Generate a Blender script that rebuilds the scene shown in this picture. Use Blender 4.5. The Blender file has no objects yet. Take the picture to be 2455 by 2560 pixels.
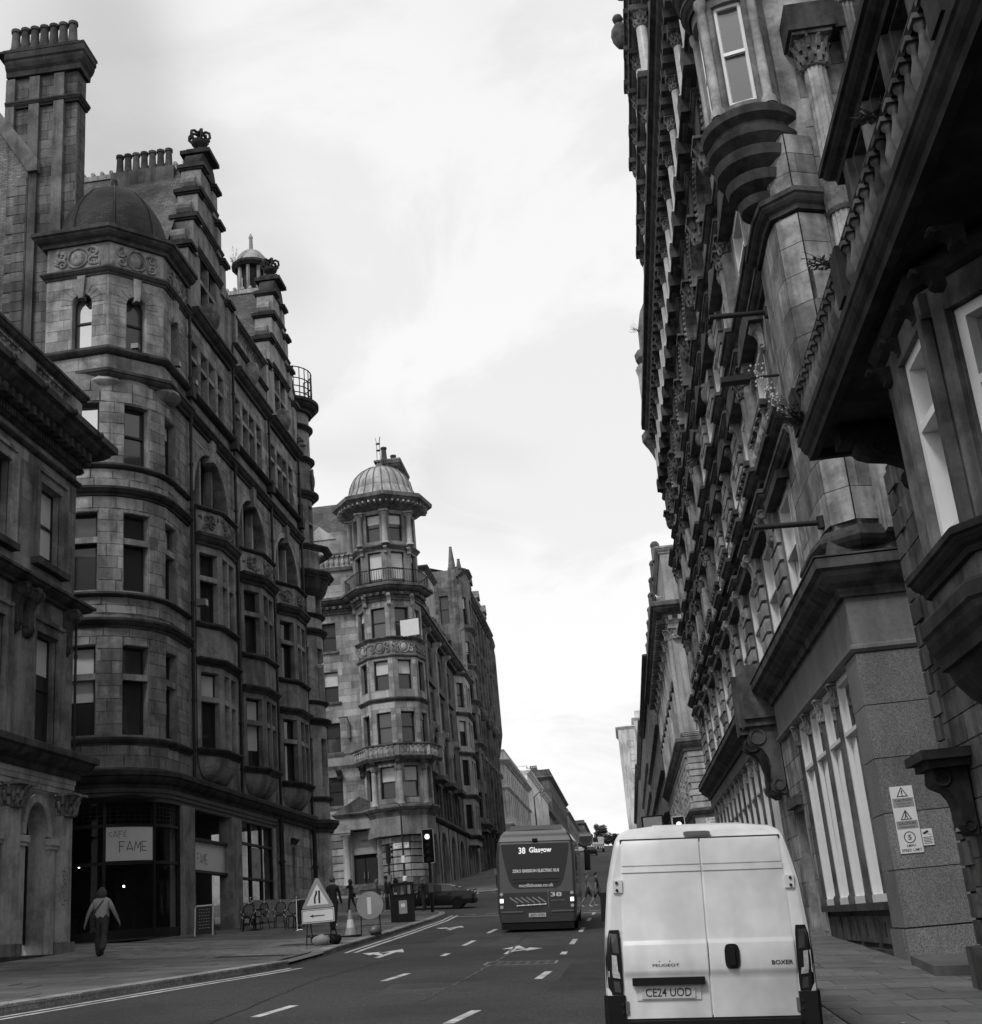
import bpy, bmesh, math, random
from mathutils import Vector, Matrix
pi=math.pi; rad=math.radians
RN=random.Random(11)
SC=bpy.context.scene; COL=SC.collection
# ---------------------------------------------------------------- camera
EYE=1.6
XW=Vector((0.99047509,0.10698796,-0.08667564)); DN=Vector((-0.11598069,0.30897517,-0.94397183)); FW=Vector((-0.07421301,0.94503329,0.31844075))
cd=bpy.data.cameras.new('camera'); cam=bpy.data.objects.new('camera',cd); COL.objects.link(cam)
cd.sensor_fit='HORIZONTAL'; cd.sensor_width=36; cd.lens=3113.66/2455*36; cd.clip_start=.1; cd.clip_end=6000
cam.matrix_world=Matrix(((XW.x,-DN.x,-FW.x,0),(XW.y,-DN.y,-FW.y,0),(XW.z,-DN.z,-FW.z,EYE),(0,0,0,1)))
SC.camera=cam
# ---------------------------------------------------------------- sky, sun, exposure
SUN_EL,SUN_AZ=48,203           # sun behind the camera, compass degrees measured from +Y clockwise
W=bpy.data.worlds.new('World'); SC.world=W; W.use_nodes=True
def world():
    nt=W.node_tree; N=nt.nodes; L=nt.links; N.clear()
    out=N.new('ShaderNodeOutputWorld'); bg=N.new('ShaderNodeBackground'); bg.inputs[1].default_value=.1
    sky=N.new('ShaderNodeTexSky'); sky.sky_type='NISHITA'; sky.sun_disc=False; sky.sun_elevation=rad(SUN_EL); sky.sun_rotation=rad(SUN_AZ); sky.dust_density=4
    bw=N.new('ShaderNodeRGBToBW'); L.new(sky.outputs[0],bw.inputs[0])
    tc=N.new('ShaderNodeTexCoord'); sp=N.new('ShaderNodeSeparateXYZ'); L.new(tc.outputs['Generated'],sp.inputs[0])
    # clouds lie on a layer: project the direction onto a plane overhead
    ad=N.new('ShaderNodeMath'); ad.operation='ADD'; L.new(sp.outputs[2],ad.inputs[0]); ad.inputs[1].default_value=.38
    mx=N.new('ShaderNodeMath'); mx.operation='MAXIMUM'; L.new(ad.outputs[0],mx.inputs[0]); mx.inputs[1].default_value=.2
    dx=N.new('ShaderNodeMath'); dx.operation='DIVIDE'; L.new(sp.outputs[0],dx.inputs[0]); L.new(mx.outputs[0],dx.inputs[1])
    dy=N.new('ShaderNodeMath'); dy.operation='DIVIDE'; L.new(sp.outputs[1],dy.inputs[0]); L.new(mx.outputs[0],dy.inputs[1])
    cb=N.new('ShaderNodeCombineXYZ'); L.new(dx.outputs[0],cb.inputs[0]); L.new(dy.outputs[0],cb.inputs[1]); cb.inputs[2].default_value=CLOUD_SEED
    of=N.new('ShaderNodeVectorMath'); of.operation='ADD'; L.new(cb.outputs[0],of.inputs[0]); of.inputs[1].default_value=CLOUD_SHIFT; cb=of
    def noise(sc,det,ro,dist=0):
        n=N.new('ShaderNodeTexNoise'); n.inputs['Scale'].default_value=sc; n.inputs['Detail'].default_value=det; n.inputs['Roughness'].default_value=ro; n.inputs['Distortion'].default_value=dist
        L.new(cb.outputs[0],n.inputs['Vector']); return n.outputs[0]
    def ramp(src,a,b,va,vb):
        r=N.new('ShaderNodeMapRange'); r.interpolation_type='SMOOTHSTEP'; r.inputs[1].default_value=a; r.inputs[2].default_value=b; r.inputs[3].default_value=va; r.inputs[4].default_value=vb
        L.new(src,r.inputs[0]); return r.outputs[0]
    big=ramp(noise(SKY_SC,4,.5,.25),.325,.465,0,1)
    fine=ramp(noise(3.4,7,.58,.5),.44,.57,.93,1.03)
    low=ramp(sp.outputs[2],0,.6,1.0,.93)
    # grey cloud undersides against the bright veil
    m=N.new('ShaderNodeMix'); m.data_type='FLOAT'; L.new(big,m.inputs[0]); m.inputs[2].default_value=SKY_DARK; m.inputs[3].default_value=10.4
    m2=N.new('ShaderNodeMath'); m2.operation='MULTIPLY'; L.new(m.outputs[0],m2.inputs[0]); L.new(fine,m2.inputs[1])
    m3=N.new('ShaderNodeMath'); m3.operation='MULTIPLY'; L.new(m2.outputs[0],m3.inputs[0]); L.new(low,m3.inputs[1])
    fx=N.new('ShaderNodeMix'); fx.data_type='FLOAT'; fx.inputs[0].default_value=.93; L.new(bw.outputs[0],fx.inputs[2]); L.new(m3.outputs[0],fx.inputs[3])
    L.new(fx.outputs[0],bg.inputs[0]); L.new(bg.outputs[0],out.inputs[0])
CLOUD_SHIFT=(-.05,-.01,0); CLOUD_SEED,SKY_DARK,SKY_SC=9.2,4.7,.8
world()
sd=bpy.data.lights.new('sun','SUN'); sd.energy=1.5; sd.angle=rad(12); so=bpy.data.objects.new('sun',sd); COL.objects.link(so)
_az=rad(SUN_AZ); _el=rad(SUN_EL)
so.rotation_euler=Vector((-math.sin(_az)*math.cos(_el),-math.cos(_az)*math.cos(_el),-math.sin(_el))).to_track_quat('-Z','Y').to_euler()
so.location=(0,-20,60)
SC.view_settings.view_transform='Standard'; SC.view_settings.look='None'; SC.view_settings.exposure=0; SC.view_settings.gamma=1; SC.view_settings.use_curve_mapping=False
SC.render.engine='CYCLES'; SC.cycles.max_bounces=4; SC.cycles.diffuse_bounces=2; SC.cycles.glossy_bounces=3; SC.cycles.transparent_max_bounces=8; SC.cycles.caustics_reflective=False; SC.cycles.caustics_refractive=False
# ---------------------------------------------------------------- ground heights
def G(x,y):
    y=max(-5,min(310,y)); e=max(0,y-75)
    return -.12+.0344*y-.0586*max(-26,min(14,x))+.034*e
def gn(x,y):
    d=.5; return Vector((-(G(x+d,y)-G(x-d,y))/(2*d),-(G(x,y+d)-G(x,y-d))/(2*d),1)).normalized()
# ---------------------------------------------------------------- materials
MT={}
def _new(name):
    m=bpy.data.materials.new(name); m.use_nodes=True; MT[name]=m; nt=m.node_tree
    return m,nt.nodes,nt.links,nt.nodes['Principled BSDF']
def g3(v): return (v,v,v,1)
def plain(name,v,rough=.6,metal=0,spec=.5,emit=0,coat=0,vary=.12,nscale=3):
    m,N,L,B=_new(name)
    B.inputs['Roughness'].default_value=rough; B.inputs['Metallic'].default_value=metal; B.inputs['Specular IOR Level'].default_value=spec; B.inputs['Coat Weight'].default_value=coat
    if emit:
        B.inputs['Base Color'].default_value=g3(v); B.inputs['Emission Color'].default_value=g3(1); B.inputs['Emission Strength'].default_value=emit
    elif vary:
        ge=N.new('ShaderNodeNewGeometry'); n=N.new('ShaderNodeTexNoise'); n.inputs['Scale'].default_value=nscale; n.inputs['Detail'].default_value=6; n.inputs['Roughness'].default_value=.65
        L.new(ge.outputs['Position'],n.inputs['Vector'])
        r=N.new('ShaderNodeMapRange'); r.inputs[1].default_value=.3; r.inputs[2].default_value=.7; r.inputs[3].default_value=v*(1-vary); r.inputs[4].default_value=v*(1+vary); L.new(n.outputs[0],r.inputs[0])
        L.new(r.outputs[0],B.inputs['Base Color'])
        r2=N.new('ShaderNodeMapRange'); r2.inputs[1].default_value=.3; r2.inputs[2].default_value=.7; r2.inputs[3].default_value=rough*(1+vary*.6); r2.inputs[4].default_value=rough*(1-vary*.6); L.new(n.outputs[0],r2.inputs[0]); L.new(r2.outputs[0],B.inputs['Roughness'])
    else: B.inputs['Base Color'].default_value=g3(v)
    return m
def stone(name,v,tint=.25,soot=.5,sscale=.7,streak=.35,bump=.25,fine=9,rough=.92,grain=0,brick=None,edge=0):
    m,N,L,B=_new(name); B.inputs['Roughness'].default_value=rough; B.inputs['Specular IOR Level'].default_value=.25
    ge=N.new('ShaderNodeNewGeometry'); pos=ge.outputs['Position']
    def M(op,a,b=None,c=None):
        n=N.new('ShaderNodeMath'); n.operation=op
        for i,q in enumerate((a,b,c)):
            if q is None: continue
            if isinstance(q,(int,float)): n.inputs[i].default_value=q
            else: L.new(q,n.inputs[i])
        return n.outputs[0]
    def NZ(sc,det=6,ro=.6,vec=None,dist=0):
        n=N.new('ShaderNodeTexNoise'); n.inputs['Scale'].default_value=sc; n.inputs['Detail'].default_value=det; n.inputs['Roughness'].default_value=ro; n.inputs['Distortion'].default_value=dist
        L.new(vec or pos,n.inputs['Vector']); return n.outputs[0]
    def MR(s,a,b,c,d):
        r=N.new('ShaderNodeMapRange'); r.interpolation_type='SMOOTHSTEP'
        for i,q in enumerate((a,b,c,d)): r.inputs[1+i].default_value=q
        L.new(s,r.inputs[0]); return r.outputs[0]
    oi=N.new('ShaderNodeObjectInfo'); at=N.new('ShaderNodeAttribute'); at.attribute_name='rnd'
    rnd=M('FRACT',M('ADD',oi.outputs['Random'],at.outputs['Fac']))
    val=M('MULTIPLY',MR(rnd,0,1,1-tint,1+tint),v)
    val=M('MULTIPLY',val,MR(NZ(sscale,5,.62,dist=.3),.38,.66,1.12,1-soot))
    mp=N.new('ShaderNodeMapping'); mp.inputs['Scale'].default_value=(2.3,2.3,.22); L.new(pos,mp.inputs['Vector'])
    val=M('MULTIPLY',val,MR(NZ(1.0,3,.6,mp.outputs[0]),.42,.68,1.05,1-streak))
    fn=NZ(fine,3,.7)
    val=M('MULTIPLY',val,MR(fn,.25,.75,.86,1.14))
    if grain:
        vo=N.new('ShaderNodeTexVoronoi'); vo.inputs['Scale'].default_value=grain; L.new(pos,vo.inputs['Vector'])
        val=M('MULTIPLY',val,MR(vo.outputs['Color'],0,1,.55,1.5))
    h=fn
    if brick:
        ax,bw_,bh,mort=brick
        sx=N.new('ShaderNodeSeparateXYZ'); L.new(pos,sx.inputs[0]); cb=N.new('ShaderNodeCombineXYZ'); L.new(sx.outputs[ax],cb.inputs[0]); L.new(sx.outputs[2],cb.inputs[1])
        bt=N.new('ShaderNodeTexBrick'); bt.inputs['Scale'].default_value=1; bt.inputs['Brick Width'].default_value=bw_; bt.inputs['Row Height'].default_value=bh; bt.inputs['Mortar Size'].default_value=mort; bt.inputs['Mortar Smooth'].default_value=.2
        bt.inputs['Color1'].default_value=g3(.72); bt.inputs['Color2'].default_value=g3(1.25); bt.inputs['Mortar'].default_value=g3(.55); L.new(cb.outputs[0],bt.inputs['Vector'])
        val=M('MULTIPLY',val,bt.outputs['Color']); h=M('ADD',M('MULTIPLY',fn,.3),M('SUBTRACT',1,bt.outputs['Fac']))
    L.new(val,B.inputs['Base Color'])
    b=N.new('ShaderNodeBump'); b.inputs['Strength'].default_value=bump; b.inputs['Distance'].default_value=.03; L.new(h,b.inputs['Height']); L.new(b.outputs[0],B.inputs['Normal'])
    return m
def glass(name,v,refl,rough=.04):
    """window glass over a dark room: a dark body under a mirror-like pane"""
    m,N,L,B=_new(name); out=N['Material Output']; B.inputs['Base Color'].default_value=g3(v); B.inputs['Roughness'].default_value=.5
    gl=N.new('ShaderNodeBsdfGlossy'); gl.inputs['Roughness'].default_value=rough; gl.inputs['Color'].default_value=g3(.95)
    ge=N.new('ShaderNodeNewGeometry'); n=N.new('ShaderNodeTexNoise'); n.inputs['Scale'].default_value=1.1; n.inputs['Detail'].default_value=1; L.new(ge.outputs['Position'],n.inputs['Vector'])
    b=N.new('ShaderNodeBump'); b.inputs['Strength'].default_value=.06; b.inputs['Distance'].default_value=.05; L.new(n.outputs[0],b.inputs['Height']); L.new(b.outputs[0],gl.inputs['Normal'])
    fr=N.new('ShaderNodeFresnel'); fr.inputs[0].default_value=1.5
    ad=N.new('ShaderNodeMath'); ad.operation='ADD'; ad.use_clamp=True; L.new(fr.outputs[0],ad.inputs[0]); ad.inputs[1].default_value=refl
    mx=N.new('ShaderNodeMixShader'); L.new(ad.outputs[0],mx.inputs[0]); L.new(B.outputs[0],mx.inputs[1]); L.new(gl.outputs[0],mx.inputs[2]); L.new(mx.outputs[0],out.inputs[0]); return m
def clear(name,refl=.04):
    m,N,L,B=_new(name); out=N['Material Output']; N.remove(B)
    gl=N.new('ShaderNodeBsdfGlossy'); gl.inputs['Roughness'].default_value=.02; tr=N.new('ShaderNodeBsdfTransparent'); tr.inputs[0].default_value=g3(.86)
    fr=N.new('ShaderNodeFresnel'); fr.inputs[0].default_value=1.5; ad=N.new('ShaderNodeMath'); ad.operation='MULTIPLY'; L.new(fr.outputs[0],ad.inputs[0]); ad.inputs[1].default_value=.3
    mx=N.new('ShaderNodeMixShader'); L.new(ad.outputs[0],mx.inputs[0]); L.new(tr.outputs[0],mx.inputs[1]); L.new(gl.outputs[0],mx.inputs[2]); L.new(mx.outputs[0],out.inputs[0]); return m
stone('cafe_stone',.275,soot=.4,streak=.34,tint=.24,sscale=1.1); stone('cafe_fascia',.06,soot=.2,streak=.2,tint=.05,rough=.6,bump=.05); stone('cafe_trim',.05,soot=.45,sscale=1.2); stone('carved_stone',.2,soot=.5,sscale=3,bump=.6,fine=14)  # cafe_trim is darkened so the mouldings carry painted shade
stone('chimney_stone',.125,soot=.45,streak=.4); stone('brick_wall',.2,soot=.3,tint=.1,brick=(0,.24,.085,.012),bump=.5); stone('slate_roof',.11,soot=.35,streak=.2,tint=.1,brick=(0,.3,.16,.014),bump=.8,rough=.6)
stone('slate_side',.12,soot=.35,streak=.2,tint=.1,brick=(1,.3,.16,.014),bump=.8,rough=.6); stone('dome_slate',.035,soot=.4,streak=.2,tint=.1,brick=(0,.3,.13,.014),bump=.5,rough=.7)
stone('shop_stone',.25,soot=.5,streak=.45,sscale=.9); stone('shop_trim',.065,soot=.55,sscale=1.6); stone('painted_stone',.4,soot=.35,streak=.3,sscale=1.1,tint=.04,rough=.7)  # shop_trim tone lowered to put shadow into the mouldings
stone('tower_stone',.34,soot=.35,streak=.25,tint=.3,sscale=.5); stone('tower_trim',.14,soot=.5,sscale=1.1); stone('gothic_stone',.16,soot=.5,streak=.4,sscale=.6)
stone('right_stone',.28,soot=.48,streak=.45,tint=.3,sscale=1.3); stone('right_trim',.075,soot=.5,sscale=1.3); stone('right_carved',.16,soot=.55,sscale=3,bump=.7,fine=14); stone('near_stone',.12,soot=.62,streak=.55,tint=.2,sscale=1.1); stone('near_trim',.026,soot=.6,sscale=1.8)  # right_trim and near_trim darkened to deepen moulding shadows by colour
stone('granite',.16,soot=.1,streak=.08,tint=.12,grain=70,bump=.05,rough=.4,fine=40); stone('painted_fascia',.17,soot=.15,streak=.15,tint=.05,rough=.6,bump=.05)
stone('pale_stone',.74,soot=.28,streak=.3,sscale=.35,tint=.12); stone('white_render',.93,soot=.12,streak=.18,sscale=.3,tint=.05); stone('corner_stone',.42,soot=.35,streak=.35,sscale=.5,tint=.2); stone('grey_stone',.22,soot=.35,streak=.3,sscale=.3); stone('pale_block',.62,soot=.3,streak=.3,sscale=.12,tint=.05)
stone('paving_dark',.125,soot=.25,streak=0,tint=.16,sscale=.5,bump=.2,rough=.85); stone('paving_light',.2,soot=.22,streak=0,tint=.14,sscale=.8,bump=.2,rough=.85); stone('kerb_granite',.26,soot=.25,streak=0,tint=.15,sscale=1.5,grain=60,rough=.8); stone('column_granite',.42,soot=.2,streak=.12,tint=.06,rough=.35,bump=.05)
stone('asphalt_patch',.036,soot=.3,streak=0,tint=0,sscale=.9,bump=.3,fine=50,rough=.85,grain=45); stone('asphalt_pale',.062,soot=.3,streak=0,tint=0,sscale=.8,bump=.3,fine=50,rough=.8,grain=45); plain('tar_seam',.012,.5,vary=.3)
stone('asphalt',.05,soot=.34,streak=0,tint=0,sscale=.22,bump=.35,fine=60,rough=.82,grain=45)
stone('road_paint',.55,soot=.35,streak=0,tint=.1,sscale=2.2,fine=25,rough=.7,bump=.1)
stone('lead_roof',.36,soot=.3,streak=.35,tint=.1,rough=.55,bump=.1); stone('terracotta',.075,soot=.35,tint=.3,sscale=3)
glass('glass_dark',.01,.0); glass('glass_mid',.018,.035); glass('glass_sky',.08,.62); glass('glass_bus',.004,-.03,.02); clear('shop_glass',-.02)
plain('white_paint',.78,.5,vary=.06); plain('dark_paint',.025,.5,vary=.2,spec=.25); plain('black_metal',.018,.5,vary=.25,spec=.25); plain('grey_metal',.16,.45,metal=.4); plain('blind_or_glare',.6,.7,vary=.1,nscale=1); plain('interior',.012,.9); plain('interior_mid',.05,.9)
plain('sign_white',.72,.5,vary=.05); plain('ink',.018,.6,vary=0); plain('sign_grey',.3,.5)
# ---------------------------------------------------------------- mesh helpers
class MB:
    def __init__(s): s.v=[]; s.f=[]; s.mi=[]; s.cur=0
    def add(s,vs,fs):
        o=len(s.v); s.v+=[tuple(p) for p in vs]; s.f+=[tuple(o+i for i in f) for f in fs]; s.mi+=[s.cur]*len(fs)
    BF=[(0,1,3,2),(4,6,7,5),(0,4,5,1),(2,3,7,6),(0,2,6,4),(1,5,7,3)]
    def box(s,x0,x1,y0,y1,z0,z1,M=None):
        vs=[Vector((x,y,z)) for x in (x0,x1) for y in (y0,y1) for z in (z0,z1)]
        if M is not None: vs=[M@p for p in vs]
        s.add(vs,s.BF)
    def bf(s,F,u0,u1,w0,w1,v0,v1):
        s.add([F.P(u,w,v) for u in (u0,u1) for w in (w0,w1) for v in (v0,v1)],s.BF)
    def quad(s,a,b,c,d): s.add((a,b,c,d),[(0,1,2,3)])
    def prism(s,poly,fn,a,b):
        """extrude a 2-d outline; fn(p,q,t) -> point"""
        n=len(poly); s.add([fn(p,q,a) for p,q in poly]+[fn(p,q,b) for p,q in poly],[tuple(range(n))[::-1],tuple(range(n,2*n))]+[(i,(i+1)%n,n+(i+1)%n,n+i) for i in range(n)])
    def tube(s,pts,r,n=6,cap=True):
        pts=[Vector(p) for p in pts]; rs=r if isinstance(r,(list,tuple)) else [r]*len(pts); rings=[]
        for i,p in enumerate(pts):
            d=(pts[min(i+1,len(pts)-1)]-pts[max(i-1,0)]).normalized(); a=d.orthogonal().normalized() if i==0 else (pa-d*pa.dot(d)).normalized(); pa=a; b=d.cross(a)
            rings.append([p+(a*math.cos(2*pi*k/n)+b*math.sin(2*pi*k/n))*rs[i] for k in range(n)])
        fs=[(i*n+k,i*n+(k+1)%n,(i+1)*n+(k+1)%n,(i+1)*n+k) for i in range(len(pts)-1) for k in range(n)]
        if cap: fs+=[tuple(range(n))[::-1],tuple(range((len(pts)-1)*n,len(pts)*n))]
        s.add([q for r_ in rings for q in r_],fs)
    def lathe(s,prof,c=(0,0,0),n=12,M=None,a0=0,a1=2*pi):
        full=abs(a1-a0-2*pi)<1e-6; m=n if full else n+1; vs=[]
        for r,z in prof:
            for k in range(m):
                a=a0+(a1-a0)*k/n; p=Vector((r*math.cos(a),r*math.sin(a),z)); vs.append((M@p if M is not None else p)+Vector(c))
        fs=[(i*m+k,i*m+(k+1)%m,(i+1)*m+(k+1)%m,(i+1)*m+k) for i in range(len(prof)-1) for k in range(n)]
        if full: fs+=[tuple(range(m))[::-1],tuple(range((len(prof)-1)*m,len(prof)*m))]
        s.add(vs,fs)
    def ball(s,c,r,sx=1,sy=1,sz=1,n=8,m=6,M=None):
        vs=[];fs=[]
        for i in range(m+1):
            t=pi*i/m
            for k in range(n):
                a=2*pi*k/n; p=Vector((r*sx*math.sin(t)*math.cos(a),r*sy*math.sin(t)*math.sin(a),r*sz*math.cos(t))); vs.append((M@p if M is not None else p)+Vector(c))
        fs=[(i*n+k,i*n+(k+1)%n,(i+1)*n+(k+1)%n,(i+1)*n+k) for i in range(m) for k in range(n)]
        s.add(vs,fs)
    def sweep(s,pts,z,prof,side=1,closed=False):
        """sweep a (out,dz) outline along a plan line, mitred; out is to the right of travel when side=1"""
        P=[Vector((p[0],p[1])) for p in pts]; n=len(P); rings=[]
        for i in range(n):
            a=P[i-1] if (i>0 or closed) else None; b=P[(i+1)%n] if (i<n-1 or closed) else None
            ns=[]
            if a is not None: d=(P[i]-a).normalized(); ns.append(Vector((d.y,-d.x))*side)
            if b is not None: d=(b-P[i]).normalized(); ns.append(Vector((d.y,-d.x))*side)
            if len(ns)==2:
                m=(ns[0]+ns[1]); m=m.normalized() if m.length>1e-6 else ns[0]; m=m/max(.35,m.dot(ns[0]))
            else: m=ns[0]
            rings.append([(P[i].x+m.x*o,P[i].y+m.y*o,z+dz) for o,dz in prof])
        k=len(prof); fs=[]
        for i in range(n if closed else n-1):
            j=(i+1)%n
            for q in range(k): fs.append((i*k+q,i*k+(q+1)%k,j*k+(q+1)%k,j*k+q))
        if not closed: fs+=[tuple(range(k)),tuple(range((n-1)*k,n*k))[::-1]]
        s.add([p for r in rings for p in r],fs)
    def mesh(s,name,mats,smooth=False,recalc=True,attr=None):
        me=bpy.data.meshes.new(name); me.from_pydata(s.v,[],s.f)
        for m in (mats if isinstance(mats,(list,tuple)) else [mats]): me.materials.append(MT[m])
        if any(s.mi): me.polygons.foreach_set('material_index',s.mi)
        if recalc:
            bm=bmesh.new(); bm.from_mesh(me); bmesh.ops.recalc_face_normals(bm,faces=bm.faces); bm.to_mesh(me); bm.free()
        if smooth:
            me.polygons.foreach_set('use_smooth',[True]*len(me.polygons))
            try: me.set_sharp_from_angle(angle=rad(smooth if smooth is not True else 40))
            except Exception: pass
        if attr:
            a=me.attributes.new('rnd','FLOAT','FACE'); a.data.foreach_set('value',attr)
        me.update(); return me
    def build(s,name,mats,parent=None,smooth=False,recalc=True):
        if not s.v: return None
        return put(name,s.mesh(name,mats,smooth,recalc),parent)
def put(name,me,parent=None,M=None):
    o=bpy.data.objects.new(name,me); COL.objects.link(o)
    if M is not None: o.matrix_world=M
    if parent is not None:
        o.parent=parent; o.matrix_parent_inverse=INV.get(root_of(parent).name,Matrix())
        if root_of(parent).name in INV and parent.parent is not None: o.matrix_parent_inverse=Matrix()
    return o
INV={}
def root_of(o):
    while o.parent is not None: o=o.parent
    return o
def thing(name,label,cat,loc=(0,0,0),group=None,M=None,local=False):
    """an Empty at the base of a thing; parts are modelled in world space unless local"""
    o=bpy.data.objects.new(name,None); COL.objects.link(o); o.empty_display_size=.2
    if M is not None: o.matrix_world=M
    else: o.location=loc
    o['label']=label; o['category']=cat
    if group: o['group']=group
    if not local: INV[o.name]=(M if M is not None else Matrix.Translation(loc)).inverted()
    return o
def tag(o,label,cat,group=None):
    o['label']=label; o['category']=cat
    if group: o['group']=group
    return o
def struct(o): o['kind']='structure'; return o
def stuff(o): o['kind']='stuff'; return o
def copy_tree(o,parent=None):
    c=o.copy(); COL.objects.link(c)
    if parent is not None: c.parent=parent
    for ch in list(o.children): copy_tree(ch,c)
    return c
def on_ground(x,y,rz=0,dz=0,tilt=True):
    up=gn(x,y) if tilt else Vector((0,0,1)); f=Vector((-math.sin(rz),math.cos(rz),0)); f=(f-up*f.dot(up)).normalized(); r=f.cross(up)
    return Matrix(((r.x,f.x,up.x,x),(r.y,f.y,up.y,y),(r.z,f.z,up.z,G(x,y)+dz),(0,0,0,1)))
class Path:
    """plan line; u runs along it, w outward, v up"""
    def __init__(s,pts,side=1,smooth=False):
        s.p=[Vector((a,b)) for a,b in pts]; s.side=side; s.smooth=smooth; s.c=[0]
        for a,b in zip(s.p,s.p[1:]): s.c.append(s.c[-1]+(b-a).length)
        s.L=s.c[-1]; s.sn=[]
        for a,b in zip(s.p,s.p[1:]): d=(b-a).normalized(); s.sn.append(Vector((d.y,-d.x))*side)
        s.vn=[(s.sn[max(i-1,0)]+s.sn[min(i,len(s.sn)-1)]).normalized() for i in range(len(s.p))]
    def loc(s,u):
        i=0
        while i<len(s.p)-2 and u>s.c[i+1]: i+=1
        t=(u-s.c[i])/(s.c[i+1]-s.c[i]); q=s.p[i]+(s.p[i+1]-s.p[i])*t
        n=s.vn[i].lerp(s.vn[i+1],min(1,max(0,t))).normalized() if s.smooth else s.sn[i]
        return q,n
    def P(s,u,w,v):
        q,n=s.loc(u); return Vector((q.x+n.x*w,q.y+n.y*w,v))
    def sub(s,u0,u1,w=0,step=None):
        us=[u0]+[c for c in s.c if u0+1e-4<c<u1-1e-4]+[u1]
        return [tuple(s.P(u,w,0)[:2]) for u in us]
    def frame(s,u,w,v):
        q,n=s.loc(u); up=Vector((0,0,1)); n3=Vector((n.x,n.y,0)); ud=up.cross(n3)   # reading direction for someone facing the wall
        o=s.P(u,w,v); return Matrix(((ud.x,0,n3.x,o.x),(ud.y,0,n3.y,o.y),(0,1,0,o.z),(0,0,0,1)))
def profile(h,p,kind=0,back=-.06):
    if kind==0: q=[(0,0),(.3*p,0),(.36*p,.22*h),(.62*p,.34*h),(.8*p,.5*h),(.84*p,.62*h),(p,.68*h),(p,.93*h),(.86*p,h)]
    elif kind==1: q=[(0,0),(.55*p,.12*h),(.85*p,.32*h),(p,.5*h),(.9*p,.74*h),(.6*p,.8*h),(.5*p,h)]
    else: q=[(0,0),(.45*p,0),(.45*p,.3*h),(.75*p,.36*h),(.75*p,.62*h),(p,.7*h),(p,h)]
    return [(back,0)]+q+[(back,h)]
def mould(parent,pts,z,h,p,mat,name='string_course',kind=0,side=1,closed=False):
    m=MB(); m.sweep(pts,z,profile(h,p,kind),side,closed); return m.build(name,mat,parent)
def cut(r,o,g=.0):
    a0,a1,b0,b1=r; u0,u1,v0,v1=o
    if u1<=a0 or u0>=a1 or v1<=b0 or v0>=b1: return [r]
    out=[]
    if u0>a0: out.append((a0,u0,b0,b1))
    if u1<a1: out.append((u1,a1,b0,b1))
    m0,m1=max(a0,u0),min(a1,u1)
    if v0>b0: out.append((m0,m1,b0,v0))
    if v1<b1: out.append((m0,m1,v1,b1))
    return out
def wall(mb,F,u0,u1,v0,v1,ops=(),depth=.3,du=None,w=0):
    """sheet with openings and their reveals; opening = (u0,u1,v0,v1[,rise]) and rise makes an arched head above v1"""
    cells=[(u0,u1,v0,v1)]
    for o in ops:
        top=o[3]+(o[4] if len(o)>4 else 0); nc=[]
        for c in cells: nc+=cut(c,(o[0],o[1],o[2],top))
        cells=nc
    def strip(a,b,fn):
        n=max(1,int(math.ceil((b-a)/du))) if du else 1
        for i in range(n): fn(a+(b-a)*i/n,a+(b-a)*(i+1)/n)
    for a,b,c,d in cells: strip(a,b,lambda x,y: mb.quad(F.P(x,w,c),F.P(y,w,c),F.P(y,w,d),F.P(x,w,d)))
    for o in ops:
        a,b,c,d=o[:4]; e=w-depth
        for x in (a,b): mb.quad(F.P(x,w,c),F.P(x,e,c),F.P(x,e,d),F.P(x,w,d))
        strip(a,b,lambda x,y: mb.quad(F.P(x,w,c),F.P(y,w,c),F.P(y,e,c),F.P(x,e,c)))
        if len(o)>4 and o[4]>0:
            n=14; mid=(a+b)/2; R_=(b-a)/2; pts=[(mid-R_*math.cos(pi*i/n),d+o[4]*math.sin(pi*i/n)) for i in range(n+1)]
            for (x,y),(x2,y2) in zip(pts,pts[1:]):
                mb.quad(F.P(x,w,y),F.P(x2,w,y2),F.P(x2,w,d+o[4]),F.P(x,w,d+o[4])); mb.quad(F.P(x,w,y),F.P(x2,w,y2),F.P(x2,e,y2),F.P(x,e,y))
        else: strip(a,b,lambda x,y: mb.quad(F.P(x,w,d),F.P(y,w,d),F.P(y,e,d),F.P(x,e,d)))
CAMP=Vector((0,0,EYE))
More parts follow.
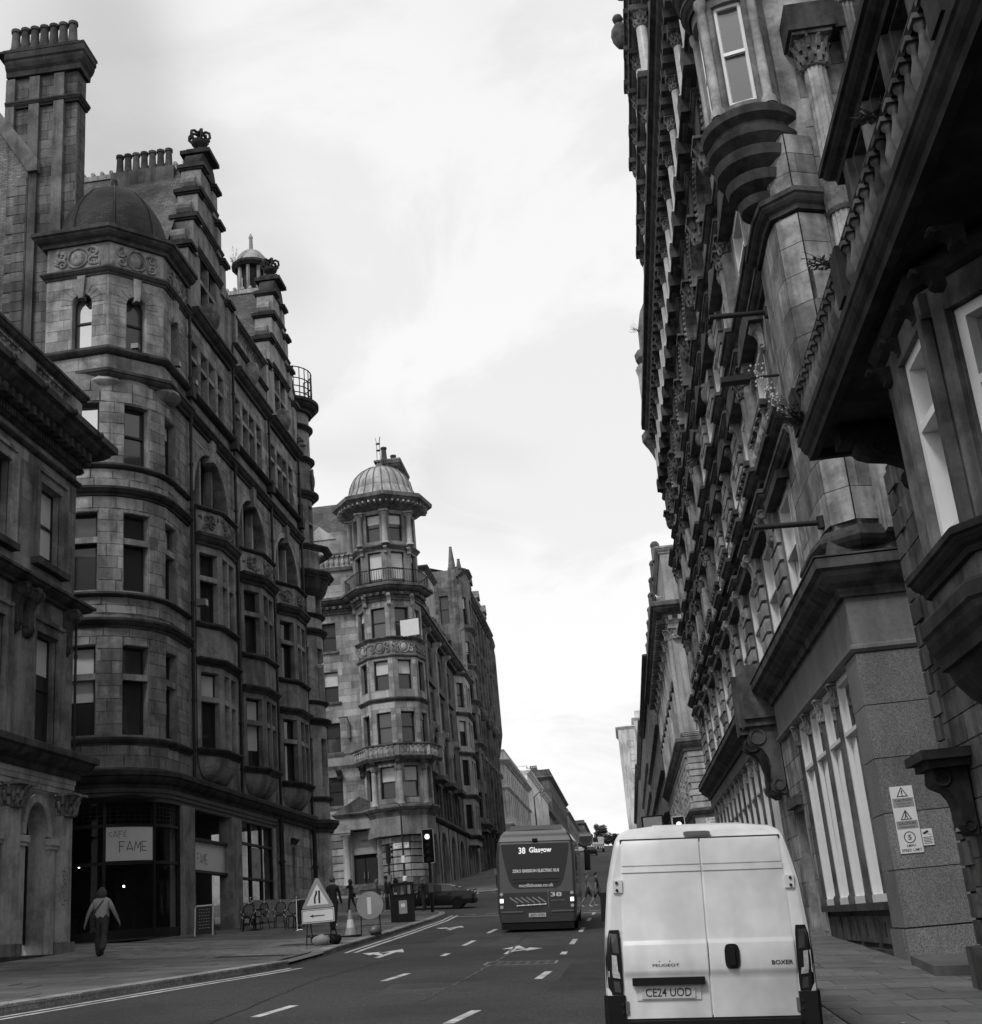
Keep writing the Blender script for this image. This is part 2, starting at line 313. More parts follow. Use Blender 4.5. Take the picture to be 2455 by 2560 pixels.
class Stones:
    """ashlar blocks standing proud of a backing wall; the largest in view become parts, the rest one mass"""
    def __init__(s): s.b=[]
    def block(s,F,u0,u1,w0,w1,v0,v1):
        um,vm=(u0+u1)/2,(v0+v1)/2; c=(F.P(um,w0,vm)+F.P(um,w1,vm))/2
        ax=(F.P(u1,w0,vm)-F.P(u0,w0,vm))/2; ay=(F.P(um,w1,vm)-F.P(um,w0,vm))/2; az=Vector((0,0,(v1-v0)/2))
        vd=c-CAMP; n=ay.normalized(); s.b.append(((u1-u0)*(v1-v0)*(abs(vd.normalized().dot(n))+.05)/vd.length_squared,c,ax,ay,az))
    def ashlar(s,F,u0,u1,v0,v1,ch,sw,ops=(),proud=.016,joint=.022,rnd=.25):
        nr=max(1,round((v1-v0)/ch)); h=(v1-v0)/nr
        for r in range(nr):
            x=u0-(sw*.5*(r%2))
            while x<u1:
                l=sw*(1+RN.uniform(-rnd,rnd)); a,b=max(u0,x),min(u1,x+l); x+=l
                if b-a<.08: continue
                cs=[(a,b,v0+r*h,v0+r*h+h)]
                for o in ops:
                    top=o[3]+(o[4] if len(o)>4 else 0); nc=[]
                    for c in cs: nc+=cut(c,(o[0]-.02,o[1]+.02,o[2]-.02,top+.02))
                    cs=nc
                for a2,b2,c2,d2 in cs:
                    if b2-a2>.07 and d2-c2>.07: s.block(F,a2+joint/2,b2-joint/2,-.01,proud*RN.uniform(.8,1.2),c2+joint/2,d2-joint/2)
    def emit(s,parent,mat,name='stone',mass='stonework',limit=190):
        s.b.sort(key=lambda t:-t[0]); me=unit_cube(mat)
        for _,c,ax,ay,az in s.b[:limit]:
            put(name,me,parent,Matrix(((ax.x,ay.x,az.x,c.x),(ax.y,ay.y,az.y,c.y),(ax.z,ay.z,az.z,c.z),(0,0,0,1))))
        rest=s.b[limit:]
        if rest:
            m=MB(); at=[]
            for _,c,ax,ay,az in rest:
                m.add([c+ax*i+ay*j+az*k for i in (-1,1) for j in (-1,1) for k in (-1,1)],MB.BF); at+=[RN.random()]*6
            stuff(put(mass,m.mesh(mass,mat,recalc=False,attr=at),parent))
_UC={}
def unit_cube(mat):
    if mat not in _UC:
        m=MB(); m.box(-1,1,-1,1,-1,1); _UC[mat]=m.mesh('block',mat)
    return _UC[mat]
def window(parent,F,u0,u1,v0,v1,depth=.24,frame='white_paint',glaz='glass_dark',rise=0,blind_or_glare=0,mull=0,trans=None,rail=True,fw=.07,name='window',thick=.02):
    """sash window: painted frame with a meeting rail, glass as its pane, a roller blind if drawn"""
    m=MB(); w0,w1=-depth-.05,-depth+thick; top=v1+rise
    m.bf(F,u0,u0+fw,w0,w1,v0,v1); m.bf(F,u1-fw,u1,w0,w1,v0,v1); m.bf(F,u0+fw,u1-fw,w0,w1+.03,v0,v0+fw*1.2)
    if rise:
        n=10; mid=(u0+u1)/2; R_=(u1-u0)/2
        for i in range(n):
            a,b=pi*i/n,pi*(i+1)/n; q=[]
            for t in (a,b):
                for k in (1,1-fw/R_): q.append((mid-R_*k*math.cos(t),v1+rise*k*math.sin(t)))
            m.add([F.P(x,w,y) for x,y in q for w in (w0,w1)],[(0,1,5,4),(2,6,7,3),(1,3,7,5),(0,4,6,2)])
    else: m.bf(F,u0+fw,u1-fw,w0,w1,v1-fw,v1)
    if rail: vm=trans if trans else (v0+top)/2+.05; m.bf(F,u0+fw,u1-fw,w0,w1+.01,vm-.04,vm+.04)
    for k in range(mull): x=u0+(u1-u0)*(k+1)/(mull+1); m.bf(F,x-.025,x+.025,w0,w1,v0+fw,v1-fw)
    o=m.build(name,frame,parent)
    p=MB(); wp=-depth-.03
    if rise:
        n=12; mid=(u0+u1)/2; R_=(u1-u0)/2; pts=[(u0+.02,v0+.02),(u1-.02,v0+.02)]+[(mid+R_*.97*math.cos(pi*i/n),v1+rise*.97*math.sin(pi*i/n)) for i in range(n+1)]
        p.add([F.P(x,wp,y) for x,y in pts],[tuple(range(len(pts)))])
    else:
        # two sashes, each hung a little out of true
        vm_=(trans if trans else (v0+top)/2+.05) if rail else v1-.02; j=lambda:RN.uniform(-.012,.012)
        for c,d in (((v0+.02,vm_),(vm_,v1-.02)) if rail else ((v0+.02,v1-.02),)):
            t,e=j(),j(); p.quad(F.P(u0+.02,wp-.012+t,c),F.P(u1-.02,wp-.012-t,c),F.P(u1-.02,wp-.012-t+e,d),F.P(u0+.02,wp-.012+t+e,d))
    p.build('pane',glaz,o,recalc=False)
    if not blind_or_glare and not rise and glaz!='glass_sky' and name=='window' and RN.random()<.16 and v1-v0>1.6: blind_or_glare=RN.choice([.18,.25,.4,.55])
    if blind_or_glare:
        b=MB(); bb=v1-(v1-v0)*blind_or_glare; b.quad(F.P(u0+fw,wp+.016,bb),F.P(u1-fw,wp+.016,bb),F.P(u1-fw,wp+.012,v1-.03),F.P(u0+fw,wp+.012,v1-.03)); b.build('blind_or_glare','blind_or_glare',o,recalc=False)
    return o
def spiral(c,ud,vd,nd,r0,turns,sgn=1,a0=0,n=22,thick=.03,lead=1.0):
    pts=[]
    for i in range(n+1):
        t=i/n; a=a0+sgn*turns*2*pi*t; r=r0*(1-t*.93); pts.append(c+ud*(r*math.cos(a))*lead+vd*(r*math.sin(a))+nd*.02)
    return pts,[thick*(1.1-.55*i/n) for i in range(n+1)]
def carving(parent,F,u0,u1,v0,v1,mat,w=.02,name='carved_panel',dens=1.0,shield=True,rng=None):
    """scrolled foliage in relief round a shield"""
    rg=rng or RN; m=MB(); h=v1-v0; L_=u1-u0; um,vm=(u0+u1)/2,(v0+v1)/2
    M=F.frame(um,w,vm); sgn=1 if (F.P(um+.01,0,0)-F.P(um,0,0)).dot(M.col[0].to_3d())>0 else -1
    def fr(u,v):
        Q=F.frame(u,w,v); return Q.col[3].to_3d(),Q.col[0].to_3d(),Vector((0,0,1)),Q.col[2].to_3d()
    if shield:
        c,ud,vd,nd=fr(um,vm); Mx=Matrix((ud,vd,nd)).transposed(); m.ball(c,h*.3,1,1.15,.35,10,6,Mx)
        m.tube([c+ud*(h*.4*math.cos(t*pi/8))+vd*(h*.43*math.sin(t*pi/8))+nd*.02 for t in range(17)],h*.045,5)
    n=max(1,int(L_/h*1.1*dens))
    for sd in (-1,1):
        x=um+sd*(h*.62 if shield else h*.2)
        while (x<u1-h*.18 if sd>0 else x>u0+h*.18):
            for k,(dv,r,tn) in enumerate(((h*.17,h*.26,1.4),(-h*.2,h*.22,1.3))):
                c,ud,vd,nd=fr(x,vm+dv); pts,rs=spiral(c,ud*sgn,vd,nd,r*rg.uniform(.85,1.1),tn,sd*(1 if k else -1),rg.uniform(0,6),14,h*.055); m.tube(pts,rs,5)
            for q in range(3):
                c,ud,vd,nd=fr(x+sd*h*rg.uniform(-.1,.45),vm+h*rg.uniform(-.38,.38)); a=rg.uniform(0,6.28); Mx=Matrix((ud,vd,nd)).transposed()@Matrix.Rotation(a,3,'Z'); m.ball(c,h*.13,1.3,.5,.4,6,4,Mx)
            x+=sd*h*.55/dens
    return m.build(name,mat,parent,smooth=60)
def capital(h,r,n=8,mat='right_carved'):
    key=('cap',round(h,2),round(r,2),mat)
    if key in _UC: return _UC[key]
    m=MB(); m.lathe([(r*.95,0),(r*1.1,.03*h),(r*1.1,.09*h),(r*.95,.1*h),(r,.4*h),(r*1.2,.75*h),(r*1.45,.88*h)],n=12)
    for row,(z0,z1,rr,ou) in enumerate(((.08,.42,1.02,.35),(.28,.68,1.05,.45),(.55,.92,1.15,.6))):
        for k in range(n):
            a=2*pi*(k+.5*row)/n; cs,sn=math.cos(a),math.sin(a); pts=[]
            for t in range(5):
                tt=t/4; q=rr*r+ou*r*tt*tt*(1 if t<4 else .9); z=(z0+(z1-z0)*min(1,tt*1.15))*h-(0.06*h if t==4 else 0); pts.append((q*cs,q*sn,z))
            m.tube(pts,[r*.2,r*.24,r*.24,r*.2,r*.1],5)
    a=r*1.62; m.box(-a,a,-a,a,.9*h,h)
    me=m.mesh('capital',mat,smooth=60); _UC[key]=me; return me
def baluster_mesh(h,r,mat):
    key=('bal',round(h,2),round(r,2),mat)
    if key not in _UC:
        m=MB(); m.box(-r,r,-r,r,0,.08*h); m.lathe([(r*.75,.08*h),(r*.5,.14*h),(r*.95,.3*h),(r,.42*h),(r*.5,.66*h),(r*.42,.8*h),(r*.8,.86*h),(r*.7,.92*h)],n=8); m.box(-r,r,-r,r,.92*h,h); _UC[key]=m.mesh('baluster',mat,smooth=50)
    return _UC[key]
def scroll_bracket(F,u,w,v,h,p,th,m):
    """S-shaped console: side outline in (w,v), top at v, hanging h"""
    pts=[(0,0),(p,0),(p*1.03,-.1*h),(p*.98,-.2*h),(p*.86,-.28*h),(p*.66,-.33*h),(p*.5,-.45*h),(p*.42,-.6*h),(p*.44,-.72*h),(p*.42,-.85*h),(p*.3,-.95*h),(p*.12,-h),(0,-h)]
    m.prism(pts,lambda a,b,t:F.P(u+t,w+a,v+b),-th/2,th/2)
    for s_ in (-1,1):
        for (a,b,r) in ((p*.78,-.15*h,.11*h),(p*.25,-.86*h,.08*h)):
            n=12; ring=[F.P(u+s_*(th/2+.012),w+a+r*math.cos(2*pi*k/n),v+b+r*math.sin(2*pi*k/n)) for k in range(n+1)]; m.tube(ring,r*.22,4)
# ---------------------------------------------------------------- lettering
_TX={}
def tmesh(s,bold=0):
    k=(s,bold)
    if k in _TX: return _TX[k]
    cu=bpy.data.curves.new('lettering','FONT'); cu.body=s; cu.size=1; cu.align_x='CENTER'; cu.align_y='CENTER'; cu.resolution_u=3; cu.offset=bold
    o=bpy.data.objects.new('tmp',cu); COL.objects.link(o); me=bpy.data.meshes.new_from_object(o.evaluated_get(bpy.context.evaluated_depsgraph_get())); bpy.data.objects.remove(o); bpy.data.curves.remove(cu)
    xs=[v.co.x for v in me.vertices]; ys=[v.co.y for v in me.vertices]; cx,cy=(min(xs)+max(xs))/2,(min(ys)+max(ys))/2
    for v in me.vertices: v.co.x-=cx; v.co.y-=cy; v.co.z=0
    _TX[k]=(me,max(xs)-min(xs),max(ys)-min(ys)); return _TX[k]
def text(s,parent,M,w=None,h=None,mat='ink',name='lettering',bold=0):
    """flat lettering centred on M (x reading direction, y up, z out), fitted to width w and cap height h"""
    me,tw,th=tmesh(s,bold); sx=(w/tw) if w else h/th; sy=(h/th) if h else sx
    me=me.copy(); me.materials.clear(); me.materials.append(MT[mat]); me.transform(M@Matrix.Diagonal((sx,sy,1,1))); me.update()
    return put(name,me,parent)
for _s in ('CAUTION','Vehicles exit','from lane','Pedestrians','5','5MPH','SPEED LIMIT','!','CE24 UOD','PEUGEOT','BOXER','38','Glasgow','ZERO EMISSION ELECTRIC BUS','mcgillsbuses.co.uk','every 7 mins','SG71 OTN','ST VINCENT','STREET','SAINT VINCENT'): tmesh(_s)
# ---------------------------------------------------------------- the street: road, pavements, kerbs, markings
def sheet(name,mat,xs,ys,off,ok=None):
    m=MB()
    for a,b in zip(xs,xs[1:]):
        for c,d in zip(ys,ys[1:]):
            if ok and not ok((a+b)/2,(c+d)/2): continue
            m.add([(x,y,G(x,y)+off) for x,y in ((a,c),(b,c),(b,d),(a,d))],[(0,1,2,3)])
    return struct(m.build(name,mat,recalc=False))
road=sheet('road','asphalt',[-900,-300,-80,-26,14,80,300,900],[-60,-5,20,45,75,110,310,1200,4000],0)
KL=[(-12.5,2),(-11.2,8.5),(-9.95,16.5),(-9.4,19),(-8.6,22.7),(-7.8,26),(-7.45,28),(-7.45,30.5),(-7.6,34),(-7.85,43),(-8.3,55),(-8.8,62),(-9.25,65),(-10.3,67.4),(-12.2,68.6),(-20,69.2),(-44,70)]
KR=[(1.78,-4.9),(1.78,20),(1.85,40),(2.2,60),(2.5,63),(3.3,65),(5,66),(40,66.6)]
def kx(line,y):
    for (a,b),(c,d) in zip(line,line[1:]):
        if b<=y<=d and d>b: return a+(c-a)*(y-b)/(d-b)
    return line[0][0] if y<line[0][1] else line[-1][0]
def pave_poly(name,mat,pts,h):
    m=MB(); n=len(pts); m.add([(x,y,G(x,y)+h) for x,y in pts],[tuple(range(n))]); o=m.build(name,mat,recalc=False)
    bm=bmesh.new(); bm.from_mesh(o.data); bmesh.ops.triangulate(bm,faces=bm.faces); bm.to_mesh(o.data); bm.free(); return struct(o)
PH=.115
pl=pave_poly('pavement_left','paving_dark',[(-25.9,2)]+[p for p in KL if p[0]>-25]+[(-25.9,69.3)],PH-.03)
pr=pave_poly('pavement_right','paving_dark',[p for p in KR if p[0]<13]+[(13.9,66.2),(13.9,-4.9)],PH-.03)
far_l=pave_poly('pavement_beyond_left','paving_dark',[(-25.9,92.2),(-12.5,91.6),(-10.6,92.3),(-9.6,94),(-9.3,97),(-9.3,310),(-25.9,310)],PH)
far_r=pave_poly('pavement_beyond_right','paving_dark',[(13.9,82.2),(5,82.4),(3.2,83.2),(2.5,85),(2.4,88),(2.4,310),(13.9,310)],PH)
SN=Vector((.0586,-.0344,1)).normalized(); SA=Vector((1,0,-.0586)).normalized(); SB=SN.cross(SA)
def slab_set(parent,cells,mat,name,h=.03,limit=280,z=PH-.03):
    L_=[]
    for a,b,c,d in cells:
        x,y=(a+b)/2,(c+d)/2; v=Vector((x,y,G(x,y)))-CAMP
        if v.dot(FW)<2: continue
        L_.append(((b-a)*(d-c)*abs(v.normalized().z)/v.length_squared,x,y,(b-a)/2,(d-c)/2))
    L_.sort(key=lambda t:-t[0]); me=unit_cube(mat); m=MB(); at=[]
    for i,(q,x,y,hx,hy) in enumerate(L_):
        k=h/2*RN.uniform(.8,1.15); ax=SA*hx; ay=SB*hy; az=SN*k; c=Vector((x,y,G(x,y)+z+k))
        if i<limit: put(name,me,parent,Matrix(((ax.x,ay.x,az.x,c.x),(ax.y,ay.y,az.y,c.y),(ax.z,ay.z,az.z,c.z),(0,0,0,1))))
        else: m.add([c+ax*i_+ay*j+az*k_ for i_ in (-1,1) for j in (-1,1) for k_ in (-1,1)],MB.BF); at+=[RN.random()]*6
    if m.v: stuff(put(name+'s',m.mesh(name+'s',mat,recalc=False,attr=at),parent))
def cells(x0f,x1f,y0,y1,rh,sl,g=.012):
    out=[]; y=y0; r=0
    while y<y1-.05:
        a,b=x0f(y+rh/2),x1f(y+rh/2); x=b+ (sl*.5 if r%2 else 0)
        while x>a:
            l=sl*RN.uniform(.8,1.25); p,q=max(a,x-l),min(b,x); x-=l
            if q-p>.15: out.append((p+g/2,q-g/2,y+g/2,y+rh-g/2))
        y+=rh; r+=1
    return out
FX=-15.6
kl=lambda y:kx(KL,y)-.34
slab_set(pl,cells(lambda y:FX,kl,9,30.5,.6,.95),'paving_dark','paving_slab')
slab_set(pl,cells(lambda y:FX-12,kl,30.5,31.2,.7,.9)+cells(lambda y:FX-12,kl,38.2,38.9,.7,.9),'paving_light','border_slab',limit=40)
slab_set(pl,cells(lambda y:FX-12,kl,31.2,38.2,.35,.45),'paving_light','sett',limit=120)
slab_set(pl,cells(lambda y:FX,kl,38.9,64,.6,.9),'paving_dark','flagstone',limit=100)
slab_set(pr,cells(lambda y:kx(KR,y)+.36,lambda y:4.6 if y<60 else 4.5,4,64,.75,.85),'paving_dark','paving_slab',limit=150)
slab_set(pr,cells(lambda y:4.6,lambda y:9,18.2,23.2,.4,.5),'paving_dark','sett',limit=60)
def kerb(parent,line,y0,y1,skip=(),w=.32,flush=()):
    n=0
    for (a,b),(c,d) in zip(line,line[1:]):
        L_=math.hypot(c-a,d-b); k=max(1,round(L_/1.0)); tx,ty=(c-a)/L_,(d-b)/L_; nx,ny=-ty,tx
        if parent is pr or parent is far_r: nx,ny=-nx,-ny
        for i in range(k):
            p0=(a+(c-a)*i/k+tx*.006,b+(d-b)*i/k+ty*.006); p1=(a+(c-a)*(i+1)/k-tx*.006,b+(d-b)*(i+1)/k-ty*.006); ym=(p0[1]+p1[1])/2
            if not y0<=ym<=y1: continue
            h=PH+.012*RN.random()
            for f0,f1 in flush:
                if f0<ym<f1: h=.03+.006*RN.random()
            m=MB(); pts=[p0,p1,(p1[0]+nx*w,p1[1]+ny*w),(p0[0]+nx*w,p0[1]+ny*w)]
            vs=[(x,y,G(x,y)-.05) for x,y in pts]+[(x+nx*(.02 if j<2 else 0),y+ny*(.02 if j<2 else 0),G(x,y)+h) for j,(x,y) in enumerate(pts)]
            m.add(vs,[(3,2,1,0),(4,5,6,7),(0,1,5,4),(1,2,6,5),(2,3,7,6),(3,0,4,7)]); m.build('kerb_stone','kerb_granite',parent); n+=1
kerb(pl,KL,8,69,flush=((27.6,31.5),)); kerb(pr,KR,5,66); kerb(far_l,[(-30,92),(-12.5,91.6),(-10.6,92.3),(-9.6,94),(-9.3,97),(-9.3,118)],90,118); kerb(far_r,[(9,82.2),(5,82.4),(3.2,83.2),(2.5,85),(2.4,88),(2.4,108)],82,108)
def mark(name,pts,off=.004):
    m=MB(); m.add([(x,y,G(x,y)+off) for x,y in pts],[tuple(range(len(pts)))]); return struct(m.build(name,'road_paint',recalc=False))
def dash(x,y,l=1.5,w=.13,sl=0): return mark('lane_marking',[(x-w/2-sl*l/2,y-l/2),(x+w/2-sl*l/2,y-l/2),(x+w/2+sl*l/2,y+l/2),(x-w/2+sl*l/2,y+l/2)])
for x,y,l,s_ in ((-5.12,18.4,1.5,.1),(-4.42,24.1,1.7,.09),(-4.42,30.6,1.0,0),(-4.48,35.7,2.6,-.01),(-4.6,43,3.0,-.01),(-4.68,51,3,-.01),(-4.8,58,3,0),(-2.3,17.1,1.5,.12),(-1.68,23.7,1.7,.05),(-1.62,30,1.0,0),(-1.6,34.9,2.6,0),(-1.62,42.1,3,0),(-1.65,51,3.2,0),(-1.66,58.5,3,0)): dash(x,y,l,.14,s_)
def curve_line(off,y0,y1,w,name='double_line'):
    m=MB(); ys=[y0+(y1-y0)*i/40 for i in range(41)]; L_=[(kx(KL,y)+off,y) for y in ys]
    for (a,b),(c,d) in zip(L_,L_[1:]): m.add([(x,y,G(x,y)+.004) for x,y in ((a,b),(a+w,b),(c+w,d),(c,d))],[(0,1,2,3)])
    return struct(m.build(name,'road_paint',recalc=False))
for o_ in (.28,.52): curve_line(o_,6,27.3,.1); curve_line(o_,32.5,62,.1)
for x in range(-8,5): mark('crossing_line',[(x*1.0,62.7),(x+.55,62.7),(x+.55,62.95),(x,62.95)])
mark('stop_line',[(-8.2,59.7),(1.9,59.7),(1.9,59.95),(-8.2,59.95)])
def arrow(x,y,kind):
    P=[(-.07,-1.7),(.07,-1.7),(.07,.4),(.3,.3),(0,1.8),(-.3,.3),(-.07,.4)]
    mark('arrow_marking',[(x+a,y+b) for a,b in P],.0045)
    if kind: mark('arrow_marking',[(x+kind*a,y+b) for a,b in ((.07,-.9),(.36,-.3),(.36,-.7),(.72,.2),(.34,.7),(.34,.3),(.07,-.5))],.0085)
arrow(-5.95,31.8,-1); arrow(-2.95,31.9,1); arrow(-6.3,46.5,-1); arrow(-3.0,52,1)
def cover(x,y,sx,sy,par=None):
    t=thing('manhole_cover','square iron cover set in the road beside the arrow' if x>-5 and y<28 else 'rectangular dark cover in the pavement nearer the kerb' if y<31 else 'rectangular dark cover in the pavement by the lane mouth','cover',(x,y,G(x,y)))
    z=(.002 if par is None else PH); m=MB()
    def bx(a,b,c,d,h0,h1): m.add([(q,r,G(q,r)+z+s_) for q in (a,b) for r in (c,d) for s_ in (h0,h1)],MB.BF)
    bx(x-sx,x+sx,y-sy,y-sy+.06,0,.008); bx(x-sx,x+sx,y+sy-.06,y+sy,0,.008); bx(x-sx,x-sx+.06,y-sy,y+sy,0,.008); bx(x+sx-.06,x+sx,y-sy,y+sy,0,.008); m.build('frame','grey_metal',t)
    m=MB(); bx(x-sx+.07,x+sx-.07,y-sy+.07,y+sy-.07,-.004,.004)
    for i in range(int(sx*10)):
        for j in range(int(sy*10)): a=x-sx+.12+i*.2; c=y-sy+.12+j*.2; bx(a,a+.12,c,c+.04,.004,.008)
    m.build('lid','black_metal',t)
def patch(pts,mat,off=.002):
    m=MB(); m.add([(x,y,G(x,y)+off) for x,y in pts],[tuple(range(len(pts)))]); return struct(m.build('road_patch',mat,recalc=False))
patch([(-1.4,20.5),(.9,20.9),(.8,27.2),(-1.3,26.6)],'asphalt_patch'); patch([(-7.0,36),(-5.6,36.2),(-5.7,43),(-7.1,42.6)],'asphalt_patch'); patch([(-4.1,20.4),(-2.6,20.5),(-2.55,22.6),(-4.2,22.5)],'asphalt_pale'); patch([(-3.9,33.6),(-2.0,33.4),(-1.9,41),(-3.8,41)],'asphalt_pale'); patch([(-6.6,14),(-3.8,14.4),(-3.9,16.4),(-6.7,16.2)],'asphalt_patch')
def crack(pts,w=.018):
    m=MB(); q=[]
    for (a,b),(c,d) in zip(pts,pts[1:]):
        n=max(2,int(math.hypot(c-a,d-b)/.25))
        for i in range(n): q.append((a+(c-a)*i/n+RN.uniform(-.03,.03),b+(d-b)*i/n))
    for (a,b),(c,d) in zip(q,q[1:]): k=w*RN.uniform(.5,1.3); m.add([(x,y,G(x,y)+.005) for x,y in ((a-k,b),(a+k,b),(c+k,d),(c-k,d))],[(0,1,2,3)])
    return struct(m.build('road_crack','tar_seam',recalc=False))
crack([(-3.2,19.5),(-3.0,25),(-2.9,30),(-3.15,36),(-3.1,41)],.03); crack([(-5.6,17),(-5.9,24),(-5.5,30)]); crack([(-.3,18),(-.5,26),(-.4,36)]); crack([(-7.2,30),(-4,30.6),(-1,30.2)],.014)
for x in (-7.2,-6.9): pass
cover(-2.35,27.0,.75,.5); cover(-8.7,34.9,.85,.4,1); cover(-8.9,30.0,.9,.35,1)
# ---------------------------------------------------------------- corner building with the cafe
def pot(h,r,mat='terracotta'):
    k=('pot',round(h,2),round(r,2))
    if k not in _UC:
        m=MB(); m.lathe([(r*1.05,0),(r*1.05,.12*h),(r*.9,.16*h),(r*.78,.6*h),(r*.74,.86*h),(r*.95,.88*h),(r*.95,h),(r*.7,h),(r*.65,.8*h)],n=10); _UC[k]=m.mesh('chimney_pot',mat,smooth=50)
    return _UC[k]
def at(x,y,z,s=1): return Matrix.Translation((x,y,z))@Matrix.Diagonal((s,s,s,1))
def pipe(parent,x,y,z0,z1,r=.065,name='drainpipe'):
    m=MB(); m.tube([(x,y,z0),(x,y,z1)],r,8)
    z=z0+1
    while z<z1: m.tube([(x,y,z-.05),(x,y,z+.05)],r*1.45,8); z+=1.9
    return m.build(name,'black_metal',parent,smooth=50)
GLZ=['glass_dark','glass_dark','glass_dark','glass_mid','glass_mid']
def gz(): return RN.choice(GLZ)
def deco_text(parent,rows,F,u,w,v,s,mat='ink'):
    """thin art-deco capitals drawn as strokes; s = cap height"""
    ST={'C':[[(.6,.72),(.42,.8),(.2,.72),(.08,.5),(.2,.28),(.42,.2),(.6,.26)]],'A':[[(0,.05),(.32,1),(.66,.05)],[(.04,.22),(.6,.22)]],'F':[[(.08,-.1),(.08,.95)],[(0,.95),(.62,.95)],[(.08,.5),(.5,.5)]],'E':[[(.08,.05),(.08,.95)],[(0,.95),(.62,.95)],[(.08,.05),(.62,.05)],[(.08,.42),(.52,.42)]],'M':[[(0,.05),(.16,.95),(.42,.3),(.68,.95),(.72,-.15)]],'é':[[(.08,.05),(.08,.75)],[(.08,.75),(.5,.75)],[(.08,.05),(.5,.05)],[(.08,.38),(.45,.38)],[(.25,.9),(.42,1.12)]]}
    m=MB(); x=0
    for ch in rows:
        for st in ST[ch]:
            for (a,b),(c,d) in zip(st,st[1:]):
                L_=math.hypot(c-a,d-b) or 1; nx,ny=-(d-b)/L_*.035,(c-a)/L_*.035
                m.add([F.P(u+(x+p)*s,w,v+q*s) for p,q in ((a+nx,b+ny),(c+nx,d+ny),(c-nx,d-ny),(a-nx,b-ny))],[(0,1,2,3)])
        x+=.82
    return m.build('lettering',mat,parent,recalc=False)
def cafe():
    T=thing('cafe_building','dark sandstone corner block with stepped gables and the cafe on its ground floor','building',(-18,45,2.5))
    S='cafe_stone'; TR='cafe_trim'; cx,cy,rc=-18.3,43.4,2.75
    arc=[(cx+rc*math.cos(rad(a)),cy+rc*math.sin(rad(a))) for a in range(-90,1,5)]
    F=Path([(-36,cy-rc)]+arc+[(-15.5,63.2)],1,True); u0=17.7; uA=lambda a:u0+rc*rad(a+90)*.9997; uS=lambda y:F.L-(63.2-y)
    ST=Stones()
    ops=[]
    for a in (-80,-40,0):
        ua,ub=uA(a)-.5,uA(a)+.5
        for v0,v1,tr,bl in ((9.08,12.2,11.1,0),(14.2,17.1,16.06,0),(19.0,21.4,None,0)):
            ops.append((ua,ub,v0,v1))
            b=.62 if (a==-80 and v0<10) else 0
            window(T,F,ua,ub,v0,v1,.3,'dark_paint',('glass_sky' if (a==-80 and v0>18) else gz()),trans=tr,blind_or_glare=b)
            if tr:   # stone transom
                m=MB(); m.bf(F,ua,ub,-.22,-.02,tr-.11,tr+.11); m.build('transom',S,T)
    sops=[]
    for k in range(3):
        y=45.2+6*k
        sops.append((uS(y+.75),uS(y+5.25),18.88,19.45,2.25))
        for a,b in ((.66,1.52),(1.92,2.82),(2.96,3.83),(4.22,5.04)):
            sops.append((uS(y+a),uS(y+b),23.85,26.25)); window(T,F,uS(y+a),uS(y+b),23.85,26.25,.3,'dark_paint',gz(),trans=25.45,fw=.05)
            m=MB(); m.bf(F,uS(y+a),uS(y+b),-.25,-.02,25.36,25.54); m.build('transom',S,T)
        # arched window of three lights with a keystone
        ya,yb=y+.75,y+5.25
        window(T,F,uS(ya),uS(yb),18.88,19.45,.55,'dark_paint',gz(),rise=2.25,rail=False)
        for q in (.33,.67):
            m=MB(); uq=uS(ya+(yb-ya)*q); m.bf(F,uq-.1,uq+.1,-.5,-.2,18.88,21.35); m.build('mullion',S,T)
        m=MB(); n=16; um=uS((ya+yb)/2)
        for i in range(n):
            t0,t1=pi*i/n,pi*(i+1)/n; q=[(um-R_*math.cos(t),19.45+r2*math.sin(t)) for t in (t0,t1) for R_,r2 in ((2.25,2.25),(2.5,2.5))]
            m.add([F.P(x,w,v) for x,v in q for w in (-.02,.06)],[(1,3,7,5),(0,1,5,4),(2,6,7,3)])
        m.build('arch_moulding',S,T)
        m=MB(); m.prism([(um-.16,21.45),(um+.16,21.45),(um+.26,22.4),(um-.26,22.4)],lambda a,b,t:F.P(a,t,b),-.3,.2); m.build('keystone',S,T)
    m=MB(); wall(m,F,uA(-90)-3,uS(45.2),7.8,22.7,ops,.34,.26); wall(m,F,uS(45.2),uS(63.2),6.8,27.4,sops,.55); wall(m,F,0,uA(-90)-3,2,22.7)
    wl=m.build('wall',S,T,recalc=False)
    ST.ashlar(F,uA(-90)-2.6,uS(45.2),9.0,12.95,.44,.95,ops); ST.ashlar(F,uA(-90)-2.6,uS(45.2),14.1,17.7,.44,.95,ops); ST.ashlar(F,uA(-90)-2.6,uS(45.2),18.9,22.3,.44,.95,ops); ST.ashlar(F,uA(-90)-2.6,uS(45.2),13.35,13.95,.3,1.0); ST.ashlar(F,uA(-90)-2.6,uS(45.2),7.95,8.8,.42,1.0); ST.ashlar(F,uA(-90)-2.6,uS(45.2),18.05,18.75,.35,1.0)
    ST.ashlar(F,uS(45.3),uS(63.1),19.2,22.3,.4,.9,sops); ST.ashlar(F,uS(45.3),uS(63.1),23.9,27.1,.4,.7,sops)
    # strings and cornices that run round the corner
    ua,ub=uA(-90)-6,uS(45.3)
    for z,h,p,k in ((8.72,.26,.2,0),(12.82,.34,.26,0),(13.92,.2,.2,1),(17.72,.34,.26,0),(18.78,.22,.2,1)): mould(T,F.sub(ua,ub),z,h,p,TR,kind=k)
